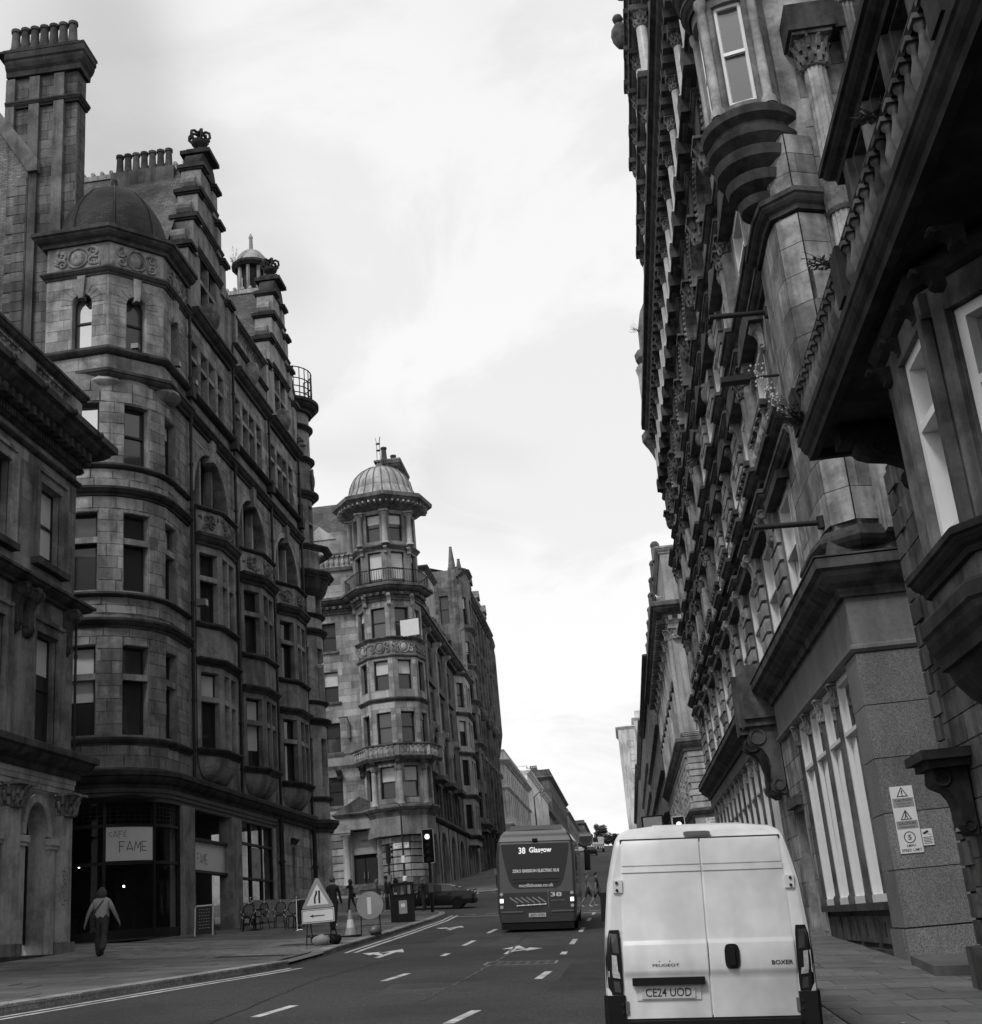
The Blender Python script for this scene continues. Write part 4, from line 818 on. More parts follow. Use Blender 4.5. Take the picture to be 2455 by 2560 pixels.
# ---------------------------------------------------------------- low classical block at the left edge
def shop_block():
    T=thing('classical_shop_building','low soot-streaked classical block with painted arcade at the left edge','building',(-18,30,2)); S='shop_stone'; TR='shop_trim'
    y0,y1=14.0,34.85; F=Path([(-15.5,y0),(-15.5,y1)]); F2=Path([(-40,y1),(-15.5,y1)],-1); ST=Stones(); u=lambda y:y-y0
    wins=[33.0-3.2*k for k in range(6)]; ops=[]
    for i,c in enumerate(wins):
        for v0,v1 in ((7.53,10.6),(12.7,15.0)):
            ops.append((u(c-.7),u(c+.7),v0,v1))
            if c>26: window(T,F,u(c-.7),u(c+.7),v0,v1,.22,'dark_paint','glass_sky' if (i==0 and v0>11) else 'glass_mid',blind_or_glare=.86 if (i==0 and v0>11) else .35 if i==0 else 0)  # upper end window: pale sheet painted in for its sky reflection
            if c>26:
                m=MB()
                for a,b,d,e in ((c-.95,c-.7,v0-.05,v1),(c+.7,c+.95,v0-.05,v1),(c-.95,c+.95,v1,v1+.28)): m.bf(F,u(a),u(b),-.02,.1,d,e)
                for a,b,d,e in ((c-1.03,c-.93,v0-.05,v1+.3),(c+.93,c+1.03,v0-.05,v1+.3),(c-1.03,c+1.03,v1+.28,v1+.4)): m.bf(F,u(a),u(b),-.02,.16,d,e)
                m.build('window_surround',S,T); m=MB(); m.bf(F,u(c-1.05),u(c+1.05),-.02,.24,v0-.25,v0-.06); m.build('window_sill',TR,T)
                if v0<11:
                    for s_ in (-1.25,1.25): m=MB(); scroll_bracket(F,u(c+s_),0,11.62,1.35,.42,.26,m); m.build('console',TR,T)
    m=MB(); wall(m,F,0,F.L,6.3,18,ops,.45); wall(m,F2,0,F2.L,1.5,17.5,(),.3); m.build('wall',S,T,recalc=False)
    ST.ashlar(F,u(26),F.L-.02,12.0,15.9,.55,1.2,ops,proud=.006,joint=.012); ST.emit(T,S,limit=40)
    for z,h,p,k in ((11.6,.32,.5,0),(15.7,.2,.14,1)): mould(T,F.sub(0,F.L)+[(-17,y1)],z,h,p,TR,kind=k)
    mould(T,F.sub(0,F.L)+[(-18,y1)],6.75,.66,.62,TR,'shop_cornice'); mould(T,F.sub(0,F.L)+[(-16.5,y1)],6.3,.45,.12,'painted_stone','entablature',2)
    mould(T,F.sub(0,F.L)+[(-22,y1)],16.45,.85,.95,TR,'cornice'); mould(T,F.sub(0,F.L)+[(-17,y1)],16.1,.3,.18,TR,'bed_moulding',1)
    for i in range(44):
        y=y1-.25-.42*i
        if y<26: break
        m=MB(); m.bf(F,u(y-.1),u(y+.1),0,.55,16.42,16.68); m.build('modillion',TR,T)
    m=MB(); y=y1-.05
    while y>26: m.bf(F,u(y-.07),u(y),0,.24,16.18,16.4); y-=.16
    stuff(m.build('dentils',TR,T))
    m=MB(); m.bf(F,0,F.L,-.5,.2,17.28,17.55); m.build('parapet_base',S,T); mould(T,F.sub(0,F.L)+[(-17,y1)],18.5,.36,.28,TR,'parapet_coping')
    for yy in (34.5,31.3,28.1):
        m=MB(); m.bf(F,u(yy-.38),u(yy+.35),-.4,.14,17.55,18.5); m.build('pedestal',S,T)
        for k in range(8): put('baluster',baluster_mesh(.95,.12,'shop_stone'),T,at(-15.5,yy-.58-.3*k,17.55))
    for k in range(9):   # lion-mask bosses on the cornice
        m=MB(); m.ball((-14.52,y1-.5-1.9*k,17.12),.1,1,1,1.1); m.build('cornice_boss',TR,T)
    # arcade
    P_='painted_stone'
    for c in (32.92,29.72,26.52):
        a,b=c-.65,c+.65; m=MB(); wall(m,F,u(c-1.6),u(c+1.6),1.6,6.35,[(u(a),u(b),1.6,5.1,.88)],.5,w=-.12); m.build('arcade_wall',P_,T,recalc=False)
        m=MB(); n=14
        for i in range(n):
            t0,t1=pi*i/n,pi*(i+1)/n; q=[(c-R_*math.cos(t),5.1+r2*math.sin(t)) for t in (t0,t1) for R_,r2 in ((.65,.88),(.86,1.1))]
            m.add([F.P(u(x),w,v) for x,v in q for w in (-.13,-.02)],[(1,3,7,5),(0,1,5,4),(2,6,7,3)])
        m.build('archivolt',P_,T)
        for s_ in (-.9,.9):
            m=MB(); m.bf(F,u(c+s_-.17),u(c+s_+.17),-.13,.0,1.6,4.78); m.build('arch_pier',P_,T); m=MB(); m.bf(F,u(c+s_-.21),u(c+s_+.21),-.13,.05,4.78,4.88); m.bf(F,u(c+s_-.25),u(c+s_+.25),-.13,.09,4.88,5.05); m.build('impost',P_,T)
        window(T,F,u(a),u(b),2.35,5.1,.6,'dark_paint','glass_mid',rise=.88,trans=4.95,name='shop_window')
        y=c+1.62; m=MB(); m.bf(F,u(y-.36),u(y+.36) if y<34 else u(34.83),-.3,.1,1.6,5.7); m.build('pilaster',P_,T)
        m=MB(); m.bf(F,u(y-.42),u(y+.42) if y<34 else u(34.89),-.3,.2,1.6,2.35); m.build('pilaster_base',S,T)
        put('capital',capital(.62,.3,10,'carved_stone'),T,at(-15.52,y,5.68))
    m=MB(); m.bf(F,0,F.L,-.4,.35,1.4,2.05); m.build('step','shop_trim',T)
    pipe(T,-15.3,34.6,7.4,11.5,.04)
    # scratched graffiti lines
    m=MB()
    for k in range(9): y=34.25+.05*(k%4); z=4.2-.11*k; m.bf(F,u(y),u(y+RN.uniform(.05,.28)),.1,.103,z,z+.015); m.bf(F,u(y),u(y+.015),.1,.103,z-.05,z+.05)
    m.build('graffiti','ink',T)
shop_block()
# ---------------------------------------------------------------- corner tower block across the side street
def tower_block():
    T=thing('domed_corner_building','pale stone corner block with an octagonal bay tower and ribbed lead dome','building',(-18,97,5)); S='tower_stone'; TR='tower_trim'; ST=Stones()
    cx,cy,R8=-16.55,96.3,2.62; a0=-78.0
    def octo(r,k0,k1,c=(cx,cy)): return [(c[0]+r*math.cos(rad(a0+45*k)),c[1]+r*math.sin(rad(a0+45*k))) for k in range(k0,k1+1)]
    yf=96.6; FL=Path([(-34,yf),(-18.6,yf)]); FS=Path([(-15.5,98.2),(-15.5,137)])
    # bay tower, floor by floor
    levels=[(11.7,14.05,'a'),(15.8,18.15,'b'),(19.9,22.2,'c'),(24.0,26.4,'d'),(28.3,31.0,'e'),(31.9,34.2,'f')]
    m=MB(); oc=octo(R8,-2,2)
    for i in range(4):
        f=Path([oc[i],oc[i+1]]); o=[]
        for j,(v0,v1,q) in enumerate(levels):
            o.append((.42,f.L-.42,v0,v1)); bl=(.5 if q in 'ac' else .35 if q=='f' else .8 if q=='e' else 0) if i in (1,2) else .3 if q=='d' else 0
            window(T,f,.42,f.L-.42,v0,v1,.28,'dark_paint','glass_mid' if q=='e' else gz(),blind_or_glare=bl)
        wall(m,f,0,f.L,9,34.6,o,.32)
        for z0,z1 in ((14.6,18.9),(19.3,22.4),(24,27),(11.3,14.3)): ST.ashlar(f,.03,f.L-.03,z0,z1,.5,.8,o)
        carving(T,f,.1,f.L-.1,22.72,23.72,'tower_stone',.05,dens=1.2)
    m.build('bay_tower',S,T,recalc=False)
    cl=oc
    for z,h,p,k in ((18.95,.3,.22,0),(22.4,.28,.18,1),(23.75,.28,.24,0),(10.6,.55,.45,0),(14.3,.4,.3,0),(31.2,.35,.3,0)): mould(T,cl,z,h,p,TR,'tower_string',k)
    m=MB()   # corbelled underside of the bay
    prof=[(R8+.1,10.6),(R8-.1,10.1),(R8-.6,9.5),(R8-1.3,9.0)]
    m.lathe(prof,(cx,cy,0),8,Matrix.Rotation(rad(a0),3,'Z')); m.build('bay_corbel',TR,T)
    # balustraded balcony at first floor
    bp=[(-34,yf-.9),(-19.2,yf-.9)]+octo(R8+.75,-2,2); mould(T,bp,14.45,.3,.15,TR,'balcony_floor'); mould(T,bp,15.45,.22,.12,TR,'balcony_rail')
    fb=Path(bp)
    for i in range(24): put('baluster',baluster_mesh(.75,.12,'tower_stone'),T,Matrix.Translation(fb.P(fb.L-10.4+.43*i,-.04,14.72)))
    for i in range(12): m=MB(); q=fb.P(fb.L-10.4+.86*i,-.04,14.72); m.box(q.x-.12,q.x+.12,q.y-.1,q.y+.1,14.72,15.45) if i%3==0 else None; (m.build('balcony_pier',S,T) if m.v else None)
    for q in [octo(R8+.05,k,k)[0] for k in (-2,-1,0,1)]:
        f=Path([(q[0]-1,q[1]),(q[0]+1,q[1])]); m=MB(); scroll_bracket(f,1,0,14.5,.9,.65,.3,m); m.build('bracket',TR,T)
    for x in (-19.4,-21.2): f=Path([(x-1,yf),(x+1,yf)]); m=MB(); scroll_bracket(f,1,0,14.5,.8,.8,.3,m); m.build('bracket',TR,T)
    for k in (-1,0,1):   # ground bay columns and belvedere columns
        x,y=octo(R8+.1,k,k)[0]; m=MB(); m.lathe([(.3,11.2),(.22,11.45),(.2,13.8),(.3,14.1)],(x,y,0),10); m.build('column',S,T,smooth=50)
    for k in (-2,-1,0,1):
        x,y=octo(R8+.18,k,k)[0]; m=MB(); m.lathe([(.36,31.55),(.3,31.7),(.24,31.8),(.2,33.9),(.26,33.98),(.34,34.1)],(x,y,0),12); m.tube([(x-.3,y-.1,34.15),(x+.3,y-.1,34.15)],.11,8); m.box(x-.36,x+.36,y-.3,y+.3,34.25,34.4); m.build('ionic_column',S,T,smooth=50)
    # main cornice with iron balcony
    cp=[(-34,yf),(-19.0,yf)]+octo(R8,-2,2)+[(-15.4,98.6),(-15.4,137)]
    mould(T,[(-34,yf-.02),(-18.9,yf-.02)]+octo(R8+.05,-2,2),26.95,.55,.3,TR,'frieze',2); mould(T,cp,27.45,.75,1.05,TR,'cornice')
    for i in range(26): q=Path(cp); u_=12.0+.55*i; p_=q.P(u_,.45,27.35); m=MB(); m.box(p_.x-.12,p_.x+.12,p_.y-.25,p_.y+.25,27.3,27.5); m.build('modillion',TR,T)
    rp=octo(R8+.75,-3,3); m=MB()
    fr=Path(rp)
    for z in (28.35,29.35): m.tube([(x,y,z) for x,y in rp],.04,5)
    n=int(fr.L/.2)
    for i in range(n+1): p_=fr.P(min(fr.L-.001,i*.2),0,28.2); m.tube([p_,p_+Vector((0,0,1.15))],.025,4)
    m.build('iron_railing','black_metal',T)
    for k in (-1,0,1,-2): q=octo(R8+.05,k,k)[0]; f=Path([(q[0]-1,q[1]),(q[0]+1,q[1])]); m=MB(); scroll_bracket(f,1,0,27.4,.9,.5,.3,m); m.build('bracket',S,T); m=MB(); scroll_bracket(f,1,0,31.3,.55,.4,.26,m); m.build('bracket',S,T)
    # wide eaves and dome
    m=MB(); M8=Matrix.Rotation(rad(a0),3,'Z'); m.lathe([(R8-.2,34.5),(R8+.15,34.55),(R8+1.35,35.25),(R8+1.5,35.3),(R8+1.55,35.6),(R8+.2,35.95)],(cx,cy,0),8,M8); m.build('eaves',TR,T)
    for k in range(-24,24):
        a=rad(a0+7.5*k+3.7)
        if math.sin(a)>.4: continue
        m=MB(); m.box(R8+.1,R8+1.1,-.07,.07,34.86,35.02,Matrix.Translation((cx,cy,0))@Matrix.Rotation(a,4,'Z')); m.build('eaves_bracket',S,T)
    prof=[(3.05,35.7),(2.95,36.0),(2.72,36.55),(2.6,36.75),(2.62,36.85),(2.5,37.35),(2.2,37.9),(1.75,38.4),(1.2,38.75),(.6,38.95),(.22,39.02),(.22,39.2),(.05,39.25)]
    m=MB(); m.lathe(prof,(cx,cy,0),24,M8); m.build('dome','lead_roof',T,smooth=35)
    for k in range(24):
        a=rad(a0+15*k); 
        if math.sin(a)>.5: continue
        m=MB(); m.tube([(cx+(r+.02)*math.cos(a),cy+(r+.02)*math.sin(a),z) for r,z in prof[:10]],.05,5); m.build('dome_rib','grey_metal',T)
    m=MB(); m.tube([(cx-.16,cy,39.1),(cx-.12,cy,41.2)],.03,5); m.tube([(cx+.16,cy,39.1),(cx+.12,cy,41.2)],.03,5); m.lathe([(.3,39.1),(.3,39.3),(.18,39.4)],(cx,cy,0),8)
    for z in (40.6,41.2): m.lathe([(.2,z),(.2,z+.05)],(cx,cy,0),8)
    m.tube([(cx-.1,cy,41.2),(cx-.2,cy,41.8)],.03,4); m.tube([(cx+.1,cy,41.2),(cx+.2,cy,41.85)],.05,4); m.build('flag_mast','grey_metal',T)
    # chimney behind the dome
    m=MB(); m.box(-17.6,-16.2,103,107,30,41.5); m.build('chimney_stack','tower_trim',T); mould(T,[(-17.6,103),(-16.2,103),(-16.2,107.2)],41.2,.9,.5,TR,'chimney_cap'); m=MB(); m.box(-18.1,-15.7,102.5,107.6,42.08,42.25); m.build('cap_slab',TR,T); put('chimney_pot',pot(1.3,.3),T,at(-17.2,102.9,42.2)); put('chimney_pot',pot(1.0,.3),T,at(-16.6,104.3,42.2))
    # --- wall facing the side street
    ops=[]; u=lambda x:x+34
    for x in (-21.6,-24.6):
        for v0,v1 in ((11.8,14.0),(15.9,18.2),(19.9,22.3),(24.0,26.3)): ops.append((u(x-.6),u(x+.6),v0,v1)); window(T,FL,u(x-.6),u(x+.6),v0,v1,.26,'dark_paint',gz(),blind_or_glare=.5 if v0 in (19.9,) else 0); m=MB(); m.bf(FL,u(x-.8),u(x+.8),-.02,.16,v0-.22,v0-.04); m.build('window_sill',TR,T)
    m=MB(); wall(m,FL,0,FL.L,4,34,ops,.3); m.build('wall',S,T,recalc=False)
    ST.ashlar(FL,u(-23),FL.L,11.2,14.4,.5,1.1,ops); ST.ashlar(FL,u(-23),FL.L,15.9,26.9,.55,1.2,ops); ST.ashlar(FL,u(-23),FL.L,28.3,31.2,.55,1.2)
    # rusticated ground floor
    for z in [5.9+.55*i for i in range(9)]: ST.block(FL,u(-22.3),u(-21.15),-.02,.1,z,z+.47)
    gf=[(-18.6,yf),(-18.0,95.6),(-17.0,94.4),(-15.7,94.5),(-14.9,95.6),(-14.9,98.2),(-15.3,99)]
    fg=Path(gf,1); m=MB(); wall(m,fg,0,fg.L,4.2,9.3,(),.3); m.build('corner_base',S,T,recalc=False)
    for z in [6.0+.5*i for i in range(7)]:
        for i in range(len(gf)-1):
            f=Path([gf[i],gf[i+1]]); ST.block(f,.02,f.L-.02,-.02,.09,z,z+.42)
    mould(T,gf,4.2,1.75,.16,TR,'plinth',2)
    # entrance with columns and pediment
    m=MB(); m.box(-21.15,-18.5,96.0,96.7,5.0,5.2); m.build('door_step',TR,T)
    for x in (-20.75,-18.15):
        m=MB(); m.lathe([(.42,5.7),(.34,5.95),(.3,6.1),(.26,9.2),(.33,9.3),(.4,9.5)],(x,95.7,0),14); m.build('column',S,T,smooth=50); m=MB(); m.box(x-.45,x+.45,95.25,96.6,5.0,5.72); m.build('column_plinth',S,T); m=MB(); m.tube([(x-.4,95.4,9.55),(x+.4,95.4,9.55)],.14,8); m.box(x-.45,x+.45,95.2,96.5,9.62,9.8); m.build('capital',S,T)
    m=MB(); m.box(-21.3,-17.6,95.2,96.6,9.8,10.75); m.build('entablature',S,T); mould(T,[(-21.4,96.6),(-21.4,95.1),(-17.5,95.1),(-17.5,96.6)],10.75,.3,.25,TR,'pediment_cornice')
    m=MB(); m.prism([(-21.6,11.0),(-17.3,11.0),(-19.45,12.2)],lambda a,b,t:Vector((a,t,b)),95.0,96.6); m.build('pediment',TR,T)
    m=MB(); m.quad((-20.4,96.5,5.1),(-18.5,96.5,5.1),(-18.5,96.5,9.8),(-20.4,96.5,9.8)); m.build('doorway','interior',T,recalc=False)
    m=MB(); m.box(-20.35,-18.55,96.2,96.3,8.0,9.7); fan=m.build('fanlight_panel','sign_grey',T); Mf=Matrix(((1,0,0,-19.45),(0,0,-1,96.18),(0,1,0,9.0),(0,0,0,1))); text('SAINT',fan,Mf,.55,.16,'ink'); text('VINCENT',fan,Matrix.Translation((0,0,-.42))@Mf,.95,.17,'ink')
    for i in range(2): m=MB(); m.box(-20.35+.92*i,-19.5+.92*i,96.25,96.35,5.1,7.7); d=m.build('door','dark_paint',T); m=MB(); m.box(-19.62+.3*i,-19.55+.3*i,96.15,96.25,6.2,6.7); m.build('handle','grey_metal',d)
    for i in range(4): m=MB(); m.box(-21.4-.0*i,-17.5,95.1-.35*(4-i),96.2,G(-19,94)+.1+.2*i-.4,G(-19,94)+.32+.2*i); m.build('step','tower_trim',T)
    # --- street face
    ops=[]; uS=lambda y:y-98.2
    def win(y,w,v0,v1,bl=0):
        ops.append((uS(y-w),uS(y+w),v0,v1)); window(T,FS,uS(y-w),uS(y+w),v0,v1,.3,'dark_paint',gz(),blind_or_glare=bl,fw=.06)
    for k in range(4):
        y=103.2+6.2*k
        for s_ in (-1.35,1.35):
            for v0,v1 in ((15.9,18.5),(19.9,22.5),(23.9,26.5)): win(y+s_,.75,v0,v1)
        for s_ in (-1.9,0,1.9): win(y+s_,.72,11.5,14.2)
        for z in (19.1,23.0): m=MB(); m.bf(FS,uS(y-2.5),uS(y+2.5),-.02,.25,z,z+.5); m.build('window_apron',TR,T)
        for s_ in (-3.05,):
            m=MB(); m.bf(FS,uS(y+s_-.28),uS(y+s_+.28),-.02,.35,15.2,26.9); m.build('pilaster',S,T)
            m=MB(); scroll_bracket(FS,uS(y+s_),.1,19.0,1.6,.85,.6,m); m.build('carved_console','tower_stone',T); m=MB(); scroll_bracket(FS,uS(y+s_),.1,27.4,1.2,.8,.5,m); m.build('bracket',S,T)
        m=MB(); m.bf(FS,uS(y-1.6),uS(y+1.6),-.02,.9,14.4,14.7); m.build('balconette',TR,T); carving(T,FS,uS(y-1.8),uS(y+1.8),28.4,30.6,'tower_trim',.1,dens=.8)
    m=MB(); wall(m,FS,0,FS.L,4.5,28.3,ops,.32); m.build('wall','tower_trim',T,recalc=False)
    for z,h,p in ((10.6,.5,.5),(14.6,.4,.3),(19.4,.25,.15)): mould(T,FS.sub(0,FS.L),z,h,p,TR)
    bay=[(-15.5,127.6),(-14.5,128.8),(-14.5,133),(-15.5,134.2)]; m=MB()
    for i in range(3):
        f=Path([bay[i],bay[i+1]]); o=[]
        for v0,v1 in ((11.6,14),(15.9,18.5),(19.9,22.5),(23.9,26.5)):
            for a,b in (((.3,f.L-.3),) if i!=1 else ((.4,1.9),(2.3,3.8))): o.append((a,b,v0,v1)); window(T,f,a,b,v0,v1,.25,'dark_paint',gz())
        wall(m,f,0,f.L,10,28.4,o,.3)
    m.build('canted_bay',S,T,recalc=False)
    for z in (10.6,14.6,18.9,23,27.2): mould(T,bay,z,.4,.35,TR,'bay_cornice')
    for k in range(6):
        y=101+6*k; m=MB(); wall(m,Path([(-15.2,y),(-15.2,y+5.4)]),0,5.4,4.6,10.6,[(.9,4.5,5.6,8.4,1.7)],.4); m.build('arcade',S,T,recalc=False); q=Path([(-15.2,y),(-15.2,y+5.4)]); window(T,q,.9,4.5,5.6,8.4,.42,'dark_paint','glass_dark',rise=1.7,rail=False,name='shop_window')
    # roof, dormer and attic
    m=MB(); m.quad((-34,yf+.6,28.2),(-16,yf+.6,28.2),(-20,yf+4.5,38),(-34,yf+4.5,38)); m.quad((-16,yf+.6,28.2),(-16,137,28.2),(-20,137,38),(-20,yf+4.5,38)); m.build('roof','slate_roof',T,recalc=False)
    m=MB(); m.box(-23,-20.9,96.8,99,31.2,33.4); m.prism([(-23.3,33.4),(-20.6,33.4),(-21.95,34.6)],lambda a,b,t:Vector((a,t,b)),96.5,99.5); m.build('dormer',S,T); f=Path([(-22.5,96.8),(-21.4,96.8)]); window(T,f,0,1.1,31.5,33.1,-.05,'white_paint','glass_sky')
    m=MB(); m.box(-34,-19.4,96.4,96.7,30.6,30.9); m.box(-34,-19.4,96.4,96.7,31.9,32.1); m.build('parapet_rail',TR,T)
    for i in range(12): put('baluster',baluster_mesh(1.0,.15,'tower_stone'),T,at(-19.7-.42*i,96.55,30.9))
    m=MB(); m.box(-19.4,-16,115,121,28.2,35.5); m.build('attic_pavilion',S,T); mould(T,[(-19.4,115),(-16,115),(-16,121)],35.2,.5,.4,TR,'attic_cornice')
    # angled sign board on the tower
    m=MB(); M=Matrix.Translation((-14.55,94.0,24.6))@Matrix.Rotation(rad(-10),4,'Z'); m.box(-.75,.75,-.05,.05,-.65,.65,M); m.tube([M@Vector((-.3,0,-.6)),M@Vector((-.3,1.2,-.8))],.05,5); b=m.build('sign_board','sign_white',T); b['label']='white hanging board outside the third-floor tower window'
    # street name plate, wall lamp, camera
    m=MB(); m.box(-16.9,-15.75,94.25,94.3,8.05,8.45); nm=m.build('street_name_plate','sign_white',T); nm['label']='white street name plate on the rusticated corner'
    M_=Matrix(((1,0,0,-16.32),(0,0,-1,94.24),(0,1,0,8.33),(0,0,0,1))); text('ST VINCENT',nm,M_,.9,.12); text('STREET',nm,Matrix.Translation((0,0,-.18))@M_,.5,.1)
    m=MB(); m.tube([(-20.3,96.6,18.2),(-20.3,96.0,18.5),(-20.9,95.6,18.4)],.05,5); m.box(-20.4,-20.2,96.3,96.55,16.9,18.1); m.build('wall_lamp','grey_metal',T)
    ST.emit(T,'tower_stone',limit=200)
tower_block()
# ---------------------------------------------------------------- further blocks along both sides of the street
def block(name,label,x,side,y0,y1,zt,mat,trim,floors,pitch,ww,depth=14,z0=None,front=True,glz=None,shop=None,par=.9,fw='dark_paint',strings=(),chim=(),frontwin=None,blindp=.1,pil=False):
    zb=G(x,y0)-.3 if z0 is None else z0; T=thing(name,label,'building',(x,y0,G(x,y0)))
    FS=Path([(x,y0),(x,y1)],side); FF=Path([(x-side*depth,y0),(x,y0)],side); ops=[]; n=int((y1-y0-.6)/pitch); off=((y1-y0)-n*pitch)/2
    for k in range(n):
        c=off+pitch*(k+.5)
        for v0,v1 in floors:
            ops.append((c-ww/2,c+ww/2,v0,v1)); window(T,FS,c-ww/2,c+ww/2,v0,v1,.28,fw,gz(),blind_or_glare=.45 if RN.random()<blindp else 0)
        if pil: m=MB(); m.bf(FS,c-pitch/2-.25,c-pitch/2+.25,-.02,.3,floors[0][0]-.5,zt-1.2); m.build('pilaster',mat,T)
    m=MB(); wall(m,FS,0,FS.L,zb,zt,ops,.32); m.build('wall',mat,T,recalc=False)
    if front:
        fo=[]
        for c in (frontwin if frontwin is not None else [depth-2-3*k for k in range(3)]):
            for v0,v1 in floors: fo.append((c-ww/2,c+ww/2,v0,v1)); window(T,FF,c-ww/2,c+ww/2,v0,v1,.28,fw,gz())
        m=MB(); wall(m,FF,0,FF.L,zb,zt,fo,.32); m.build('front_wall',mat,T,recalc=False)
    B=Path([(x-side*depth,y1),(x,y1)],side); m=MB(); wall(m,B,0,B.L,zb,zt); m.quad((x-side*.3,y0+.3,zt-.05),(x-side*.3,y1,zt-.05),(x-side*depth,y1,zt-.05),(x-side*depth,y0+.3,zt-.05)); m.build('back_wall',mat,T,recalc=False)
    pts=FF.sub(0,FF.L)+[(x,y1)]
    mould(T,pts,zt-.35,.7,.75,trim,'cornice',0,side)
    m=MB(); m.sweep(pts,zt+.3,[(-.5,0),(-.05,0),(-.05,par),(.05,par),(.05,par+.15),(-.55,par+.15),(-.55,par),(-.5,par)],side); m.build('parapet',mat,T)
    for z in strings: mould(T,pts,z,.35,.35,trim,'string_course',0,side)
    if shop: mould(T,pts,shop,.6,.5,trim,'shop_cornice',0,side)
    if shop:
        k=0
        while 1+k*3.2+2.6<FS.L: window(T,FS,1+k*3.2,1+k*3.2+2.6,zb+1.0,shop-.5,-.04,'dark_paint','glass_dark',rail=False,name='shop_window'); k+=1
    for (yy,zz,w_) in chim:
        m=MB(); m.box(min(x-side*3,x-side*5),max(x-side*3,x-side*5),yy,yy+w_,zt,zz); m.build('chimney_stack',mat,T)
        for q in range(4): put('chimney_pot',pot(.9,.22),T,at(x-side*(3.3+.45*q),yy+w_/2,zz-.05))
    return T,FS,FF
def gothic():
    T,FS,FF=block('gothic_office_building','tall sooty office block with slim windows and obelisk finials beyond the domed corner','',1,137.3,176,41.2,'gothic_stone','tower_trim',[],5,1) if False else (None,None,None)
    T=thing('gothic_office_building','tall sooty office block with slim windows and obelisk finials beyond the domed corner','building',(-16,150,8)); S='gothic_stone'; TR='gothic_stone'
    FS=Path([(-15.5,137.2),(-15.5,172)]); FF=Path([(-32,137.2),(-15.5,137.2)]); ops=[]
    fl=[(13.5,16.2),(17.6,20.6),(22,25),(26.4,29.2),(30.6,33.2),(35.2,38.4)]
    for k in range(9):
        y=2.0+3.75*k
        for v0,v1 in fl:
            ops.append((y-.62,y+.62,v0,v1)); window(T,FS,y-.62,y+.62,v0,v1,.35,'dark_paint',gz(),blind_or_glare=.4 if RN.random()<.1 else 0)
        m=MB(); m.bf(FS,y-1.9,y-1.45,-.02,.45,8,39.6); m.build('buttress',S,T)
        if k%2: m=MB(); m.lathe([(.3,25.6),(.55,26.1),(.55,26.6),(.3,27)],(-14.9,137.2+y-1.7,0),8); m.build('carved_boss',S,T); m=MB(); m.bf(FS,y-1.2,y+1.2,-.02,1.0,12.8,13.3); m.build('balconette',TR,T)
        m=MB(); m.bf(FS,y-1.2,y+1.2,-.02,.5,21.0,21.5); m.build('apron',TR,T)
    m=MB(); wall(m,FS,0,FS.L,7,41,ops,.4); m.build('wall',S,T,recalc=False)
    fo=[(FF.L-1.6-2.4*j-.5,FF.L-1.6-2.4*j+.5,v0,v1) for j in range(2) for v0,v1 in fl[3:]]
    for o in fo: window(T,FF,*o,.3,'dark_paint',gz())
    m=MB(); wall(m,FF,0,FF.L,7,41.4,fo,.35); B=Path([(-32,172),(-15.5,172)],-1); wall(m,B,0,B.L,7,41); m.quad((-15.5,137.2,41),(-15.5,172,41),(-22,172,43),(-22,137.2,43)); m.build('gable_wall',S,T,recalc=False)
    ST=Stones(); ST.ashlar(FF,FF.L-6.5,FF.L,29,41.2,.6,1.3,fo); ST.emit(T,S,limit=60)
    pts=[(-32,137.2),(-15.5,137.2),(-15.5,172)]
    for z,h,p in ((12.4,.6,.6),(21.2,.3,.3),(30,.3,.3),(34.2,.4,.5),(40.6,.7,.7)): mould(T,pts[1:],z,h,p,TR)
    bay=[(-15.5,138),(-14.5,139.3),(-14.5,142.2),(-15.5,143.5)]; m=MB()
    for i in range(3):
        f=Path([bay[i],bay[i+1]]); o=[(.4,f.L-.4,v0,v1) for v0,v1 in fl]
        for q in o: window(T,f,*q,.25,'dark_paint',gz())
        wall(m,f,0,f.L,12,42,o,.3)
    m.build('canted_bay',S,T,recalc=False)
    for z in (12.4,21.2,26,30,34.4,41.3): mould(T,bay,z,.5,.4,TR,'bay_cornice')
    def finial(x,y,z,h):
        m=MB(); m.box(x-.5,x+.5,y-.5,y+.5,z,z+.9); m.lathe([(.45,z+.9),(.3,z+1.05),(.55,z+1.5),(.5,z+1.9),(.38,z+2.05),(.42,z+2.1),(.16,z+h-.2),(.2,z+h-.1),(.02,z+h)],(x,y,0),8); m.build('obelisk_finial',S,T)
    finial(-16.2,140,40.6,4.5); finial(-15.7,143,40.4,4.0); finial(-15.6,160,41,2.2); finial(-15.6,167,41,2.2)
    for y in (150,158,166): m=MB(); m.box(-16.8,-15.2,y-1,y+1,41.2,43); m.prism([(y-1.2,43),(y+1.2,43),(y,44.2)],lambda a,b,t:Vector((t,a,b)),-17,-15); m.build('dormer',S,T)
    m=MB(); m.lathe([(.5,24),(1.1,27),(1.1,38),(1.0,39),(1.2,39.5),(1.1,40.2),(.7,41.5),(.2,43)],(-15.8,171.5,0),12); m.build('corner_turret',S,T)
    for k in range(8): window(T,FS,1.2+4.1*k,4.0+4.1*k,8.2,12,-.04,'dark_paint','glass_dark',rail=False,name='shop_window')
gothic()
block('pale_classical_building','pale stone classical block past the sooty offices on the left','x',1,180,223,26.0,'pale_stone','pale_stone',[(12.5,15),(17.3,20.2),(21.6,24.2)],3.4,1.3,shop=16.2,par=1.2,strings=(20.9,)) if False else None
PB=lambda *a,**k: block(*a,**k)
